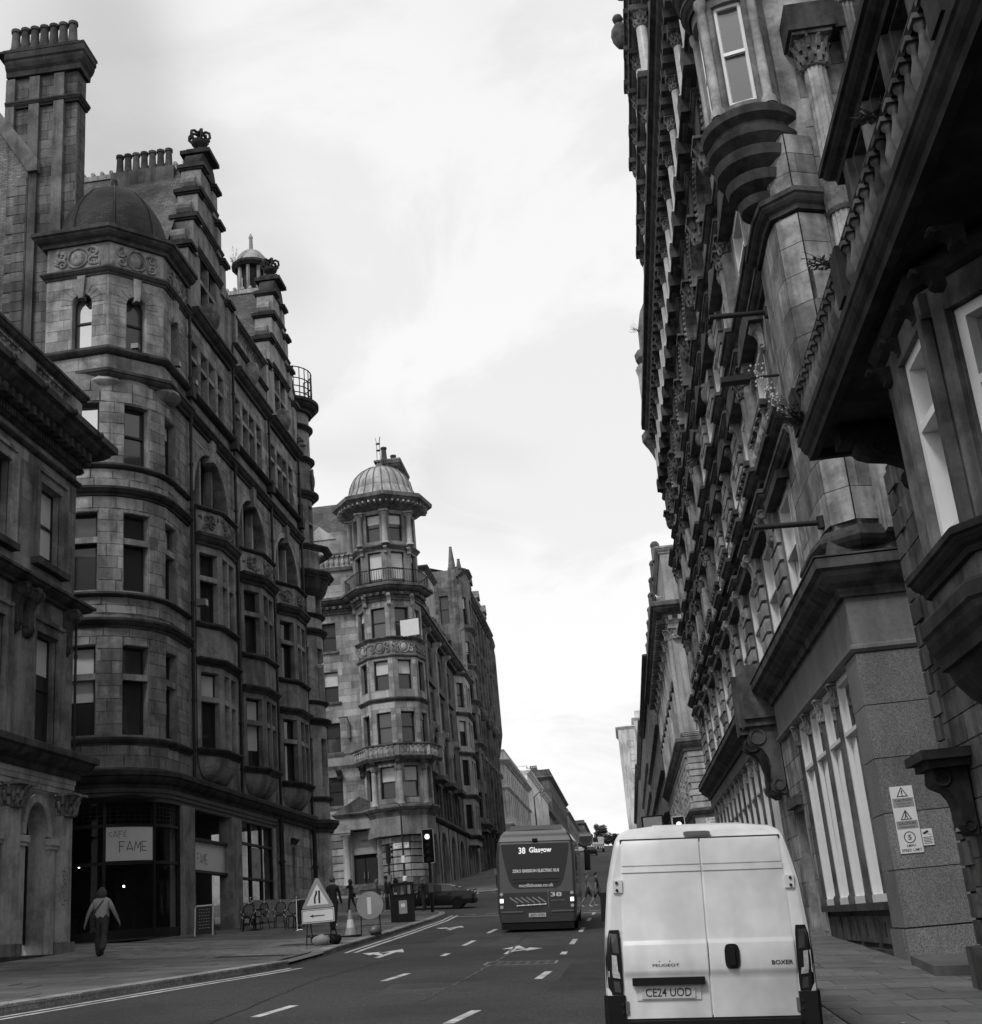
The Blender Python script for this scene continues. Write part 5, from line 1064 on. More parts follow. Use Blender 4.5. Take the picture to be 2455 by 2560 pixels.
PB('pale_classical_building','pale stone classical block past the sooty offices on the left',-15.5,1,180.5,223.5,24.6,'pale_stone','pale_stone',[(12.2,14.4),(17.4,20.2),(21.3,23.4)],3.5,1.4,shop=15.4,par=1.3,strings=(20.7,),frontwin=[9.5])
PB('white_rendered_building','white rendered block between pale stone fronts on the left',-15.5,1,224,258,28.0,'white_render','white_render',[(15,17.5),(19,21.5),(23.2,25.6)],3.6,1.4,shop=14.6,par=.7,chim=((226,30.5,3),))
PB('narrow_white_building','narrow bright white block before the dark flat-topped one',-15.3,1,258.5,279,27.4,'white_render','white_render',[(17,19.5),(21,24)],3.8,1.3,par=.6)
PB('grey_terrace_building','low grey terrace behind the narrow white block',-15.5,1,279.5,300,25.2,'grey_stone','grey_stone',[(18,20),(21.5,23.5)],3.6,1.3,par=.6)
PB('flat_topped_dark_building','dark flat-topped tower-like block far up the hill on the left',-15.5,1,301,380,35.2,'gothic_stone','gothic_stone',[(20,22),(24,26.5),(28.5,31)],4.2,1.5,par=1.5,frontwin=[11,7],chim=((303,38,6),))
PB('hilltop_stone_building','grey stone block with a corner turret at the top of the left side',-15.5,1,385,470,33.5,'grey_stone','grey_stone',[(21,23),(25,27),(29,31)],4.4,1.6,par=1,chim=((388,36,4),(430,37,4)))
PB('last_left_building','farthest dark narrow block at the top of the left side',-13.5,1,475,560,36.5,'gothic_stone','gothic_stone',[(22,25),(28,31)],5,1.6,par=1)
# right side
def right_corner():
    T=thing('classical_corner_building','classical corner block with rusticated base and deep bracketed cornice on the right','building',(6,86,4)); S='corner_stone'; TR='tower_trim'; ST=Stones()
    FF=Path([(20,85),(4.9,85)],-1); FS=Path([(4.9,85),(4.9,124)],-1); x_=lambda x:20-x; of=[]; os_=[]
    for x in (7.1,10.2):
        for v0,v1 in ((8.6,11.4),(14.0,16.6),(17.8,19.6)): of.append((x_(x)-.6,x_(x)+.6,v0,v1)); window(T,FF,x_(x)-.6,x_(x)+.6,v0,v1,.4,'dark_paint','glass_dark')
    for k in range(10):
        y=2.6+3.8*k
        for v0,v1 in ((8.8,11.2),(13.8,16.4),(17.6,19.4)): os_.append((y-.65,y+.65,v0,v1)); window(T,FS,y-.65,y+.65,v0,v1,.35,'dark_paint',gz())
        m=MB(); m.bf(FS,y-1.2,y+1.2,-.02,.3,16.5,16.9); m.build('window_hood',TR,T)
        m=MB(); m.bf(FS,y-2.1,y-1.6,-.02,.22,13.1,20.2); m.build('pilaster',S,T); put('capital',capital(.7,.28,8,'corner_stone'),T,at(4.85,85+y-1.85,19.6))
    m=MB(); wall(m,FF,0,FF.L,3,26,of,.42); wall(m,FS,0,FS.L,3,26,os_,.38); m.quad((5.2,85.3,26),(5.2,124,26),(16,124,26),(16,85.3,26)); B=Path([(4.9,124),(20,124)],-1); wall(m,B,0,B.L,3,26); m.build('wall',S,T,recalc=False)
    pts=[(20,85),(4.9,85),(4.9,124)]
    for z,h,p,k in ((7.6,.5,.35,0),(11.9,.85,.65,0),(12.9,.3,.2,2),(20.4,.7,.25,2),(21.0,1.1,1.15,0),(25.7,.5,.3,0)): mould(T,pts,z,h,p,TR if p>.3 else S,'cornice' if p>.6 else 'string_course',k,-1)
    for (a,b) in ((5.0,5.9),): m=MB(); m.bf(FF,x_(5.75),x_(4.95),-.02,.22,13.2,20.2); m.build('pilaster',S,T); put('capital',capital(.75,.38,8,'corner_stone'),T,at(5.35,84.85,19.5))
    for i in range(14): m=MB(); m.bf(FF,x_(5+.62*i)-.12,x_(5+.62*i)+.12,0,.8,20.75,21.05); m.build('modillion',S,T)
    for i in range(40): m=MB(); m.bf(FS,.4+.95*i,.7+.95*i,0,.85,20.75,21.05); m.build('modillion',TR,T)
    # vermiculated blocks of the base
    for r in range(9):
        z=8.15+.42*r; k=0; y=.35*(r%2)
        while y<38:
            hit=any(o[0]-.1<y+.35<o[1]+.1 and o[2]<z+.2<o[3] for o in os_)
            if not hit: ST.block(FS,y,y+.58,-.02,.14,z,z+.34)
            y+=.72
        for a,b in ((4.92,6.3),(7.9,9.4)): ST.block(FF,x_(b),x_(a),-.02,.1,z,z+.34)
    ST.emit(T,S,limit=200)
    for y in (88,93,98,103,108,113,118,123): m=MB(); m.box(4.5,5.1,y-.35,y+.35,26,27); m.ball((4.8,y,27.2),.35); m.build('parapet_urn',TR,T)
    m=MB(); m.bf(FF,x_(6.6),x_(5.55),.02,.06,7.05,7.45); sg=m.build('street_name_plate','sign_white',T); sg['label']='white street name plate on the right corner block'
    M_=Matrix(((1,0,0,6.08),(0,0,-1,84.93),(0,1,0,7.33),(0,0,0,1))); text('ST VINCENT',sg,M_,.85,.12); text('STREET',sg,Matrix.Translation((0,0,-.18))@M_,.5,.1)
    m=MB(); wall(m,Path([(20,84.9),(4.8,84.9),(4.8,124)],-1),0,54,2.8,7.6,[(10.2,12.6,3.2,6.9)]+[(16+4*k,18.8+4*k,4+.25*k,7) for k in range(9)],.4); m.build('ground_storey',TR,T,recalc=False)
right_corner()
PB('striped_parapet_building','dark stone block with heavy cornice next along on the right',4.8,-1,124.5,181,26.2,'grey_stone','tower_trim',[(11.5,14.2),(15.8,18.4),(20.2,23)],4.0,1.6,shop=10.6,par=1.0,strings=(14.8,19.2),frontwin=[10])
PB('stepped_stone_building','mid-grey stone block with crowded chimneys on the right',4.9,-1,182,258,28.4,'grey_stone','gothic_stone',[(15,17.5),(19,21.5),(23,25.5)],4.2,1.6,par=.8,strings=(18.2,22.2),frontwin=[10],chim=((183,32,4),(215,32,4)))
PB('far_terrace_building','long dark terrace far up on the right, low beside the pale tower',5,-1,259,420,31,'gothic_stone','gothic_stone',[(20,22.4),(24.5,27.2)],4.4,1.6,par=.8,frontwin=[])
def pale_tower():
    T,FS,FF=block('pale_tower_block','pale weathered tower block rising far up the right side','-',-1,424,470,66,'pale_block','pale_block',[],5,1.4) if False else (None,None,None)
    T=thing('pale_tower_block','pale weathered concrete tower rising far up the right side','building',(5,430,18)); S='pale_block'
    for i,(x0,x1,y0,y1,z) in enumerate(((2.6,8.4,425,450,63),(8.4,15,428,450,66),(15,24,426,452,64))):
        m=MB(); m.box(x0,x1,y0,y1,15,z); m.build('tower_bay',S,T)
        f=Path([(x1,y0),(x0,y0)],-1)
        for k in range(8): window(T,f,1.0,2.6,24+4.6*k,26.2+4.6*k,-.03,'dark_paint','glass_mid',rail=False); 
        mould(T,[(x1,y0),(x0,y0),(x0,y1)],z-.5,.9,.7,S,'cornice',0,-1)
    m=MB(); m.box(9,11,430,434,66,69); m.build('roof_tank',S,T)
pale_tower()
# ---------------------------------------------------------------- ornate block along the right
def ornate():
    T=thing('ornate_stone_building','tall ornate Victorian block with granite corner pier, oriel turret and tiers of mouldings','building',(6,24,.5)); S='right_stone'; TR='right_trim'; ST=Stones(); GR=Stones()
    X0=4.7; Y0,Y1=23.2,65.0; FL=Path([(12,Y0),(X0,Y0)],-1); FS=Path([(X0,Y0),(X0,Y1)],-1); uy=lambda y:y-Y0; ux=lambda x:12-x
    W0=27.5; PT=4.1; NB=9
    bays=[(W0+PT*k,W0+1.7+PT*k) for k in range(NB)]
    fl=[(7.95,10.63),(12.04,14.4),(15.9,18.2)]
    ops=[]
    for k,(a,b) in enumerate(bays):
        for j,(v0,v1) in enumerate(fl):
            ops.append((uy(a),uy(b),v0,v1)); window(T,FS,uy(a),uy(b),v0,v1,.06,'white_paint',RN.choice(['glass_dark','glass_mid']),fw=.11,thick=.1)
        ops.append((uy(a-.35),uy(b+.35),19.6,21.4,1.2)); window(T,FS,uy(a-.35),uy(b+.35),19.6,21.4,.35,'dark_paint','glass_dark',rise=1.2,rail=False)
    m=MB(); wall(m,FS,0,FS.L,6.9,26.8,ops,.6); wall(m,FL,0,FL.L,6.9,26.8,(),.3); m.box(9.5,20,24.4,64.5,.3,26); m.box(X0+.7,10,64.4,64.95,.3,26); m.quad((X0,Y0,26.8),(12,Y0,26.8),(12,Y1,26.8),(X0,Y1,26.8)); m.build('wall',S,T,recalc=False)
    for z0,z1 in ((7.9,11.0),(11.9,14.8),(15.7,18.8),(19.4,22.9)): ST.ashlar(FS,.05,FS.L-.05,z0,z1,.5,.9,ops)
    ST.ashlar(FL,ux(10.5),FL.L-.9,8,14,.72,1.3); ST.ashlar(FL,ux(10.5),FL.L-.9,14.2,26,.72,1.3)
    # piers between the windows, breaking every entablature forward
    piers=[(24.2,26.6)]+[(bays[k][1]+.55,bays[k+1][0]-.55) for k in range(NB-1)]+[(62.6,64.9)]
    def jog(w0,w1):
        pts=[(X0-w0,25.3)]
        for a,b in piers[1:]: pts+=[(X0-w0,a),(X0-w1,a),(X0-w1,b),(X0-w0,b)]
        return pts+[(X0-w0,Y1)]
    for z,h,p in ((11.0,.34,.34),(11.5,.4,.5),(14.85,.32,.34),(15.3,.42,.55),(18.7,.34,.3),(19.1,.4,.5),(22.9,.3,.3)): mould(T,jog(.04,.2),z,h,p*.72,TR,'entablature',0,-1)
    for k,(a,b) in enumerate(piers[1:]):
        mid=(a+b)/2; rus=(k in (1,2,3))
        for z0,z1 in ((7.7,11.0),(11.95,14.85),(15.75,18.7)):
            m=MB(); m.bf(FS,uy(a+.05),uy(b-.05),-.02,.06,z0,z1); m.build('pier',S,T)
            if rus or z0<9:
                n=7; h=(z1-z0-.25)/n
                for r in range(n):
                    ST.block(FS,uy(a-.06),uy(mid)-.02,.0,.17 if rus else .13,z0+.1+h*r,z0+.1+h*r+h*.78); ST.block(FS,uy(mid)+.02,uy(b+.06),.0,.17 if rus else .13,z0+.1+h*r,z0+.1+h*r+h*.78)
            else:
                for s_ in (-.42,.42):
                    m=MB(); m.lathe([(.27,z0+.1),(.21,z0+.3),(.2,z0+.4),(.17,z1-.6)],(X0-.12,mid+s_,0),10); m.build('column',S,T,smooth=50); put('capital',capital(.5,.19),T,at(X0-.12,mid+s_,z1-.6))
        m=MB(); scroll_bracket(FS,uy(mid),.1,11.0,.9,.3,.5,m); m.build('scroll_console',S,T)
        m=MB(); m.bf(FS,uy(a+.1),uy(b-.1),.02,.3,22.0,22.9); m.build('impost',TR,T); put('capital',capital(.9,.3),T,at(X0-.05,mid,21.0))
        m=MB(); m.bf(FS,uy(a+.25),uy(b-.25),-.02,.12,19.5,21.1); m.build('pier',S,T)
    for k,(a,b) in enumerate(bays):
        c=(a+b)/2
        for j,(v0,v1) in enumerate(fl):
            for s_,e in ((a-.34,a),(b,b+.34)): m=MB(); m.bf(FS,uy(s_),uy(e),-.02,.05,v0,v1+.1); m.build('window_jamb',S,T)
            m=MB(); m.bf(FS,uy(a-.5),uy(b+.5),-.02,.22,v0-.3,v0-.02); m.build('window_sill',TR,T)
            if j==0:
                m=MB(); m.bf(FS,uy(a-.45),uy(b+.45),-.02,.3,v1+.1,v1+.3); m.build('window_lintel',TR,T)
            if j==1:   # segmental hood on brackets
                m=MB(); m.prism([(uy(a-.6),v1+.25)]+[(uy(c)+(b-a+1.2)/2*math.cos(pi-t*pi/8),v1+.25+.55*math.sin(t*pi/8)) for t in range(9)],lambda p,q,t:FS.P(p,t,q),.02,.36); m.build('window_pediment',TR,T)
                for s_ in (-1.1,1.1): m=MB(); scroll_bracket(FS,uy(c+s_),.05,v1+.25,.7,.26,.24,m); m.build('hood_bracket',S,T)
                m=MB(); m.bf(FS,uy(a-.6),uy(b+.6),0,.42,11.7,11.86); m.bf(FS,uy(a-.6),uy(b+.6),.24,.42,12.5,12.64); m.build('balconette',TR,T)
                for q in range(5): put('baluster',baluster_mesh(.64,.1,'right_stone'),T,at(X0-.33,a-.3+.58*q,11.86))
            if j==2:
                m=MB(); m.prism([(uy(a-.55),v1+.2),(uy(b+.55),v1+.2),(uy(c),v1+.85)],lambda p,q,t:FS.P(p,t,q),.02,.36); m.build('window_pediment',TR,T)
                m=MB(); m.ball((X0-.14,a-.45,v1-.1),.2,1,1,1.7); m.ball((X0-.18,a-.45,v1+.2),.14); m.build('carved_figure','right_carved',T,smooth=60)
        n=14
        m=MB()
        for i in range(n):
            t0,t1=pi*i/n,pi*(i+1)/n; q=[(uy(c)-R_*math.cos(t),21.4+r2*math.sin(t)) for t in (t0,t1) for R_,r2 in ((1.2,1.2),(1.52,1.52))]
            m.add([FS.P(x,w,v) for x,v in q for w in (-.02,.22)],[(1,3,7,5),(0,1,5,4),(2,6,7,3)])
        m.build('archivolt',S,T)
        m=MB()
        for i in range(22): t=pi*(i+.5)/22; p_=FS.P(uy(c)-1.36*math.cos(t),.24,21.4+1.36*math.sin(t)); m.ball(p_,.07,n=6,m=4)
        stuff(m.build('bead_moulding',S,T))
        carving(T,FS,uy(a-.6),uy(b+.6),11.05,11.5,'right_carved',.1,dens=1,shield=False)
    # gallery of colonnettes under the cornice
    mould(T,[(X0,Y0),(X0,Y1)],23.3,.35,.6,TR,'gallery_sill',0,-1)
    for k in range(20):
        y=24.6+2.05*k; m=MB(); m.lathe([(.24,23.65),(.24,23.8),(.17,23.95),(.15,25.5)],(X0-.4,y,0),10); m.build('colonnette','column_granite',T,smooth=50); put('capital',capital(.45,.16),T,at(X0-.4,y,25.5)); m=MB(); m.bf(FS,uy(y-.3),uy(y+.3),0,.66,25.95,26.5); m.build('bracket_block',TR,T)
        m=MB(); m.bf(FS,uy(y-.28),uy(y+.28),0,.68,23.1,23.66); m.build('column_base',TR,T)
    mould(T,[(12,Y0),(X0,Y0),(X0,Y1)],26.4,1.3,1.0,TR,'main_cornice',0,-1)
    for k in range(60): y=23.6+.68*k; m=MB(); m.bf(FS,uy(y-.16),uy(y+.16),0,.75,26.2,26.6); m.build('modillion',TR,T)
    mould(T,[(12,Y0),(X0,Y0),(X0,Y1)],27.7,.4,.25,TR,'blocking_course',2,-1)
    # attic pavilion in tiers
    AY0,AY1=42.2,54.6
    for i,(z0,z1,in_) in enumerate(((28,33.0,.05),(33.0,37.9,.3),(37.9,42.4,.6))):
        a,b=AY0+i*.4,AY1-i*.1; m=MB(); m.box(X0+in_,X0+5,a,b,z0,z1); m.build('attic_storey',S,T)
        mould(T,[(X0+5,a),(X0+in_,a),(X0+in_,b)],z1-.75,.75,.7,TR,'attic_cornice',0,-1); mould(T,[(X0+5,a),(X0+in_,a),(X0+in_,b)],z0+.5,.4,.35,TR,'attic_sill',0,-1)
        n=5
        for q in range(n):
            y=a+.5+(b-a-1)*q/(n-1); x=X0+in_-.35
            m=MB(); m.lathe([(.36,z0+.9),(.26,z0+1.1),(.22,z1-1.6)],(x,y,0),10); m.build('attic_column','column_granite',T,smooth=50); put('capital',capital(.7,.24),T,at(x,y,z1-1.6)); m=MB(); m.box(x-.45,x+.5,y-.42,y+.42,z1-.95,z1-.7); m.build('column_abacus',TR,T); m=MB(); m.box(x-.45,x+.5,y-.42,y+.42,z0+.3,z0+.92); m.build('column_base',TR,T)
            if q<n-1: f=Path([(X0+in_,y+.7),(X0+in_,y+(b-a-1)/(n-1)-.7)],-1); window(T,f,0,f.L,z0+1.1,z1-1.7,-.03,'white_paint','glass_mid')
    m=MB(); m.prism([(AY0+.6,42.4),(AY1-.2,42.4),(AY1-.2,43.5),(AY1-1.5,45.8),(AY1-3,46.6),(AY1-3,47.9),(AY0+4.5,47.9),(AY0+4.5,46),(AY0+2,44.5)],lambda a,b,t:Vector((t,a,b)),X0+.5,X0+4); m.build('attic_gable',S,T); m=MB(); m.box(X0-.2,X0+4.2,AY1-3.2,AY1-.4,47.6,48.1); m.build('gable_slab',TR,T)
    for y in (44.5,49,52.5): m=MB(); m.ball((X0-.1,y,43.6),.5,1,.8,1.6); m.ball((X0-.15,y,44.6),.28); m.build('carved_figure','right_carved',T,smooth=60)
    # far corner bartizan
    cx,cy=5.2,65.2
    m=MB(); m.lathe([(.4,24.0),(.8,25),(1.1,25.8),(1.4,26.4),(1.55,26.6),(1.55,27.0),(1.15,27.2),(.95,27.4),(.95,31.2),(1.3,31.5),(1.35,31.9),(1.0,32.1),(.95,33.5),(.7,34.6),(.3,35.4),(.1,35.6)],(cx,cy,0),12); m.build('corner_turret',S,T)
    for k in range(6): a=pi+.3*k-.6; x,y=cx+1.15*math.cos(a),cy+1.15*math.sin(a); m=MB(); m.lathe([(.2,27.4),(.15,27.6),(.14,30.6),(.25,31)],(x,y,0),8); m.build('turret_column','column_granite',T)
    m=MB(); m.lathe([(.1,35.4),(.3,35.9),(.15,36.2),(.25,36.4),(.02,36.8)],(cx,cy,0),8); m.build('finial',TR,T)
    # --- upper corner pier and oriel
    pp=[(5.65,Y0-.05),(5.05,Y0-.28),(4.62,Y0+.05),(4.55,Y0+.6),(4.55,25.4)]; m=MB(); fp=Path(pp,-1); wall(m,fp,0,fp.L,7.5,16.9,(),.3); m.quad((5.65,Y0,16.9),(4.5,Y0-.2,16.9),(4.5,25.4,16.9),(5.65,25.4,16.9)); m.build('corner_pier',S,T,recalc=False)
    for i in range(len(pp)-1): f=Path([pp[i],pp[i+1]],-1); ST.ashlar(f,.01,f.L-.01,8.35,15.0,.68,1.6,(),.012,.014); ST.ashlar(f,.01,f.L-.01,15.5,16.9,.46,1.6,(),.012,.014)
    mould(T,pp,15.05,.42,.3,TR,'pier_moulding',0,-1); mould(T,pp,7.75,.45,.3,TR,'pier_base',1,-1)
    ox,oy=4.55,23.75
    m=MB(); m.lathe([(.25,15.43),(.5,15.58),(.54,15.78),(.42,15.85),(.7,16.0),(.74,16.22),(.6,16.3),(.88,16.48),(.92,16.7),(.8,16.78),(1.0,16.95),(1.03,17.08),(.9,17.14),(.9,17.28),(1.06,17.4),(1.08,17.58),(.95,17.68)],(ox,oy,0),28); m.build('oriel_corbel',TR,T,smooth=35)
    oc=[(ox+.86*math.cos(rad(a)),oy+.86*math.sin(rad(a))) for a in range(-40,-281,-8)]; fo=Path(oc,-1,True); o=[]
    for uc in (.95,2.1,3.2): o.append((uc-.34,uc+.34,17.83,20.43)); window(T,fo,uc-.34,uc+.34,17.83,20.43,.12,'white_paint','glass_mid',fw=.07)
    m=MB(); wall(m,fo,0,fo.L,17.53,21.23,o,.2,.1); m.build('oriel_turret',S,T,recalc=False)
    for uc in (.42,1.5,2.65,3.7): p_=fo.P(uc,.06,0); m=MB(); m.lathe([(.17,17.63),(.17,17.78),(.11,17.88),(.1,20.43),(.15,20.53),(.15,20.68)],(p_.x,p_.y,0),10); m.build('oriel_column',S,T,smooth=50); m=MB(); m.ball((p_.x,p_.y,17.55),.15,1,1,1.2); m.build('carved_boss','right_carved',T,smooth=60)
    for z,h,p in ((20.68,.3,.22),(21.03,.45,.35)): mould(T,oc,z,h,p,TR,'oriel_cornice',0,-1)
    m=MB(); m.lathe([(1.0,21.43),(1.0,24.43),(1.3,24.73),(1.2,25.03)],(ox,oy,0),20); m.build('oriel_upper',S,T)
    # lane face: giant fluted columns
    for i,(x,z0,z1) in enumerate(((5.95,13.2,18.9),(6.85,12.6,20.4))):
        y=Y0-.3; m=MB(); n=28; prof=[]
        for z,r in ((z0,.36),(z0+.12,.36),(z0+.16,.3),(z0+.3,.3)): prof.append((r,z))
        m.lathe(prof,(x,y,0),16); vs=[];fs=[]
        lv=[z0+.3,z0+2.0,z1-.6]; 
        for j,z in enumerate((z0+.3,z0+1.6,(z0+z1)/2,z1-.6)):
            for q in range(n): a=2*pi*q/n; r=(.27-.035*j/3)*(1 if q%2 else .86); vs.append((x+r*math.cos(a),y+r*math.sin(a),z))
        fs=[(j*n+q,j*n+(q+1)%n,(j+1)*n+(q+1)%n,(j+1)*n+q) for j in range(3) for q in range(n)]; m.add(vs,fs); m.build('fluted_column',S,T)
        m=MB(); m.lathe([(.29,z0+1.6),(.34,z0+1.68),(.34,z0+2.3),(.29,z0+2.4)],(x,y,0),16); m.build('carved_drum','right_carved',T)
        put('capital',capital(.75,.26,10),T,at(x,y,z1-.6)); m=MB(); m.box(x-.5,x+.5,y-.5,y+.6,z1+.15,z1+.8); m.build('impost',TR,T); m=MB(); m.lathe([(.42,z0-.55),(.42,z0-.3),(.34,z0-.25),(.36,z0)],(x,y,0),14); m.build('column_base',TR,T); m=MB(); m.box(x-.45,x+.45,y-.4,y+.5,8,z0-.55); m.build('column_pedestal',S,T)
    for x0,x1,z in ((5.6,12,21.3),(5.6,12,12.0)): m=MB(); m.bf(FL,ux(x1),ux(x0),-.02,.55,z,z+.8); m.build('lane_entablature',TR,T)
    for x in (7.9,9.3,10.7):
        for z in (13.4,17.3): window(T,FL,ux(x)-.4,ux(x)+.4,z,z+2.6,-.04,'dark_paint','glass_dark')
        m=MB(); m.bf(FL,ux(x)-.65,ux(x)-.5,0,.3,12.8,21); m.bf(FL,ux(x)+.5,ux(x)+.65,0,.3,12.8,21); m.build('lane_pilaster',S,T)
    m=MB(); f=FL; m.prism([(ux(9.6),19.2),(ux(5.7),19.2),(ux(7.6),21.2)],lambda a,b,t:f.P(a,t,b),0,.5); m.build('lane_gablet',TR,T)
    # --- ground storey: granite corner pier
    for f,a,b in ((FL,ux(6.3),ux(X0)),(FS,0,1.05)):
        for i in range(5): GR.block(f,a+.004,b-.004+(.08 if f is FL else 0),-.05,.08,1.05+.96*i+.008,2.01+.96*i-.008)
        GR.block(f,a,b+(.1 if f is FL else 0),-.05,.13,-.1,1.03)
    m=MB(); m.box(X0+.01,6.3,Y0+.01,24.2,0,5.9); m.build('pier_core','granite',T); m=MB(); m.box(6.2,8,Y0-.02,24,0,7); m.build('lane_wall',S,T)
    GR.emit(T,'granite','granite_block',limit=60)
    pts=[(9,Y0),(X0,Y0),(X0,Y1)]
    m=MB(); m.sweep([(9,Y0),(X0,Y0),(X0,35.4)],5.86,[(-.3,0),(.1,0),(.16,.06),(.16,.12),(.09,.16),(.09,1.05),(-.3,1.05)],-1); m.build('shop_fascia','painted_fascia',T); m=MB(); m.sweep([(X0,38.2),(X0,Y1)],5.95+.4,[(-.3,0),(.1,0),(.16,.06),(.16,.12),(.09,.16),(.09,.75),(-.3,.75)],-1); m.build('shop_fascia','painted_fascia',T)
    mould(T,[(9,Y0),(X0,Y0),(X0,Y1)],6.9,.72,.6,TR,'shop_cornice',0,-1)
    m=MB(); m.sweep([(9,Y0),(X0,Y0),(X0,Y1)],7.6,[(-.3,0),(.62,0),(.62,.03),(.3,.06),(.22,.5),(-.3,.5)],-1); m.build('lead_flashing',TR,T)
    def shopfront(ya,yb,n,zb,zt):
        st=(yb-ya)/n
        m=MB(); wall(m,FS,uy(ya),uy(yb),-.2,zb,(),.2,w=-.05); m.build('stall_riser','right_trim',T,recalc=False)
        m=MB(); m.bf(FS,uy(ya),uy(yb),-.35,.14,zb-.14,zb); m.bf(FS,uy(ya),uy(yb),-.1,.07,zb-.95,zb-.85); m.build('shop_sill',TR,T)
        for i in range(n):
            a,b=ya+st*i,ya+st*(i+1)
            m=MB(); m.bf(FS,uy(a+.25),uy(b-.1),-.05,.01,zb-.75,zb-.25); m.build('riser_panel',TR,T); m=MB(); m.bf(FS,uy((a+b)/2-.07),uy((a+b)/2+.07),.0,.02,zb-.62,zb-.36); m.build('vent','black_metal',T)
            window(T,FS,uy(a+.1),uy(b-.02),zb,zt,.08,'white_paint','glass_mid',fw=.12,trans=zt-1.1,name='shop_window',thick=.05)
            m=MB(); m.lathe([(.13,zb),(.13,zb+.15),(.075,zb+.22),(.07,zt-.5)],(X0+.02,b+.04,0),10); m.build('colonnette',TR,T,smooth=50); put('capital',capital(.5,.11,8,'right_stone'),T,at(X0+.02,b+.04,zt-.5))
    shopfront(24.25,32.3,4,1.5,5.85)
    shopfront(38.4,62.5,12,2.3,6.35)
    # doorway and console between the shopfronts
    m=MB(); wall(m,FS,uy(32.3),uy(38.4),-.2,7.0,[(uy(33.5),uy(35.0),.6,3.9)],.5); m.build('wall',S,T,recalc=False); ST.ashlar(FS,uy(32.5),uy(38.3),.9,5.8,.6,.9,[(uy(33.3),uy(35.2),.3,4.3)])
    m=MB(); m.bf(FS,uy(33.5),uy(35.0),-.5,-.44,.6,3.9); d=m.build('door','dark_paint',T); m=MB(); m.bf(FS,uy(33.7),uy(33.78),-.44,-.36,2,2.4); m.build('handle','grey_metal',d); m=MB(); m.bf(FS,uy(33.2),uy(35.3),-.02,.2,4.0,4.25); m.build('door_hood',TR,T)
    for y in (35.9,37.6):
        m=MB(); scroll_bracket(FS,uy(y),.05,6.4,1.9,.75,.5,m); m.build('scroll_console',TR,T); m=MB(); m.bf(FS,uy(y-.4),uy(y+.4),0,.95,6.4,6.6); m.prism([(uy(y-.5),6.6),(uy(y+.5),6.6),(uy(y),8.2)],lambda a,b,t:FS.P(a,t,b),0,.95); m.build('console_pediment',TR,T)
    m=MB(); m.box(X0+.01,X0+.5,62.5,Y1,0,7); m.build('end_pier',S,T)
    ST.emit(T,'right_stone',limit=260)
    # flag poles and flood lamps
    for (x,y,z,l,r) in ((4.6,25.6,14.15,1.75,.06),(4.55,23.6,8.55,1.75,.055)):
        m=MB(); m.tube([(x,y,z),(x-l*.75,y-.0,z+.05)],r,10); m.tube([(x,y,z-.12),(x,y,z+.12)],r*1.9,8); m.build('flag_pole','black_metal',T,smooth=50)
    for (y,z,l) in ((25.6,12.6,.85),):
        m=MB(); m.tube([(X0,y,z),(X0-l,y,z+.02)],.03,6); m.box(X0-l-.55,X0-l+.1,y-.14,y+.14,z-.06,z+.06); m.build('wall_lamp','black_metal',T)
    # safety notices on the granite
    return T
ornate()
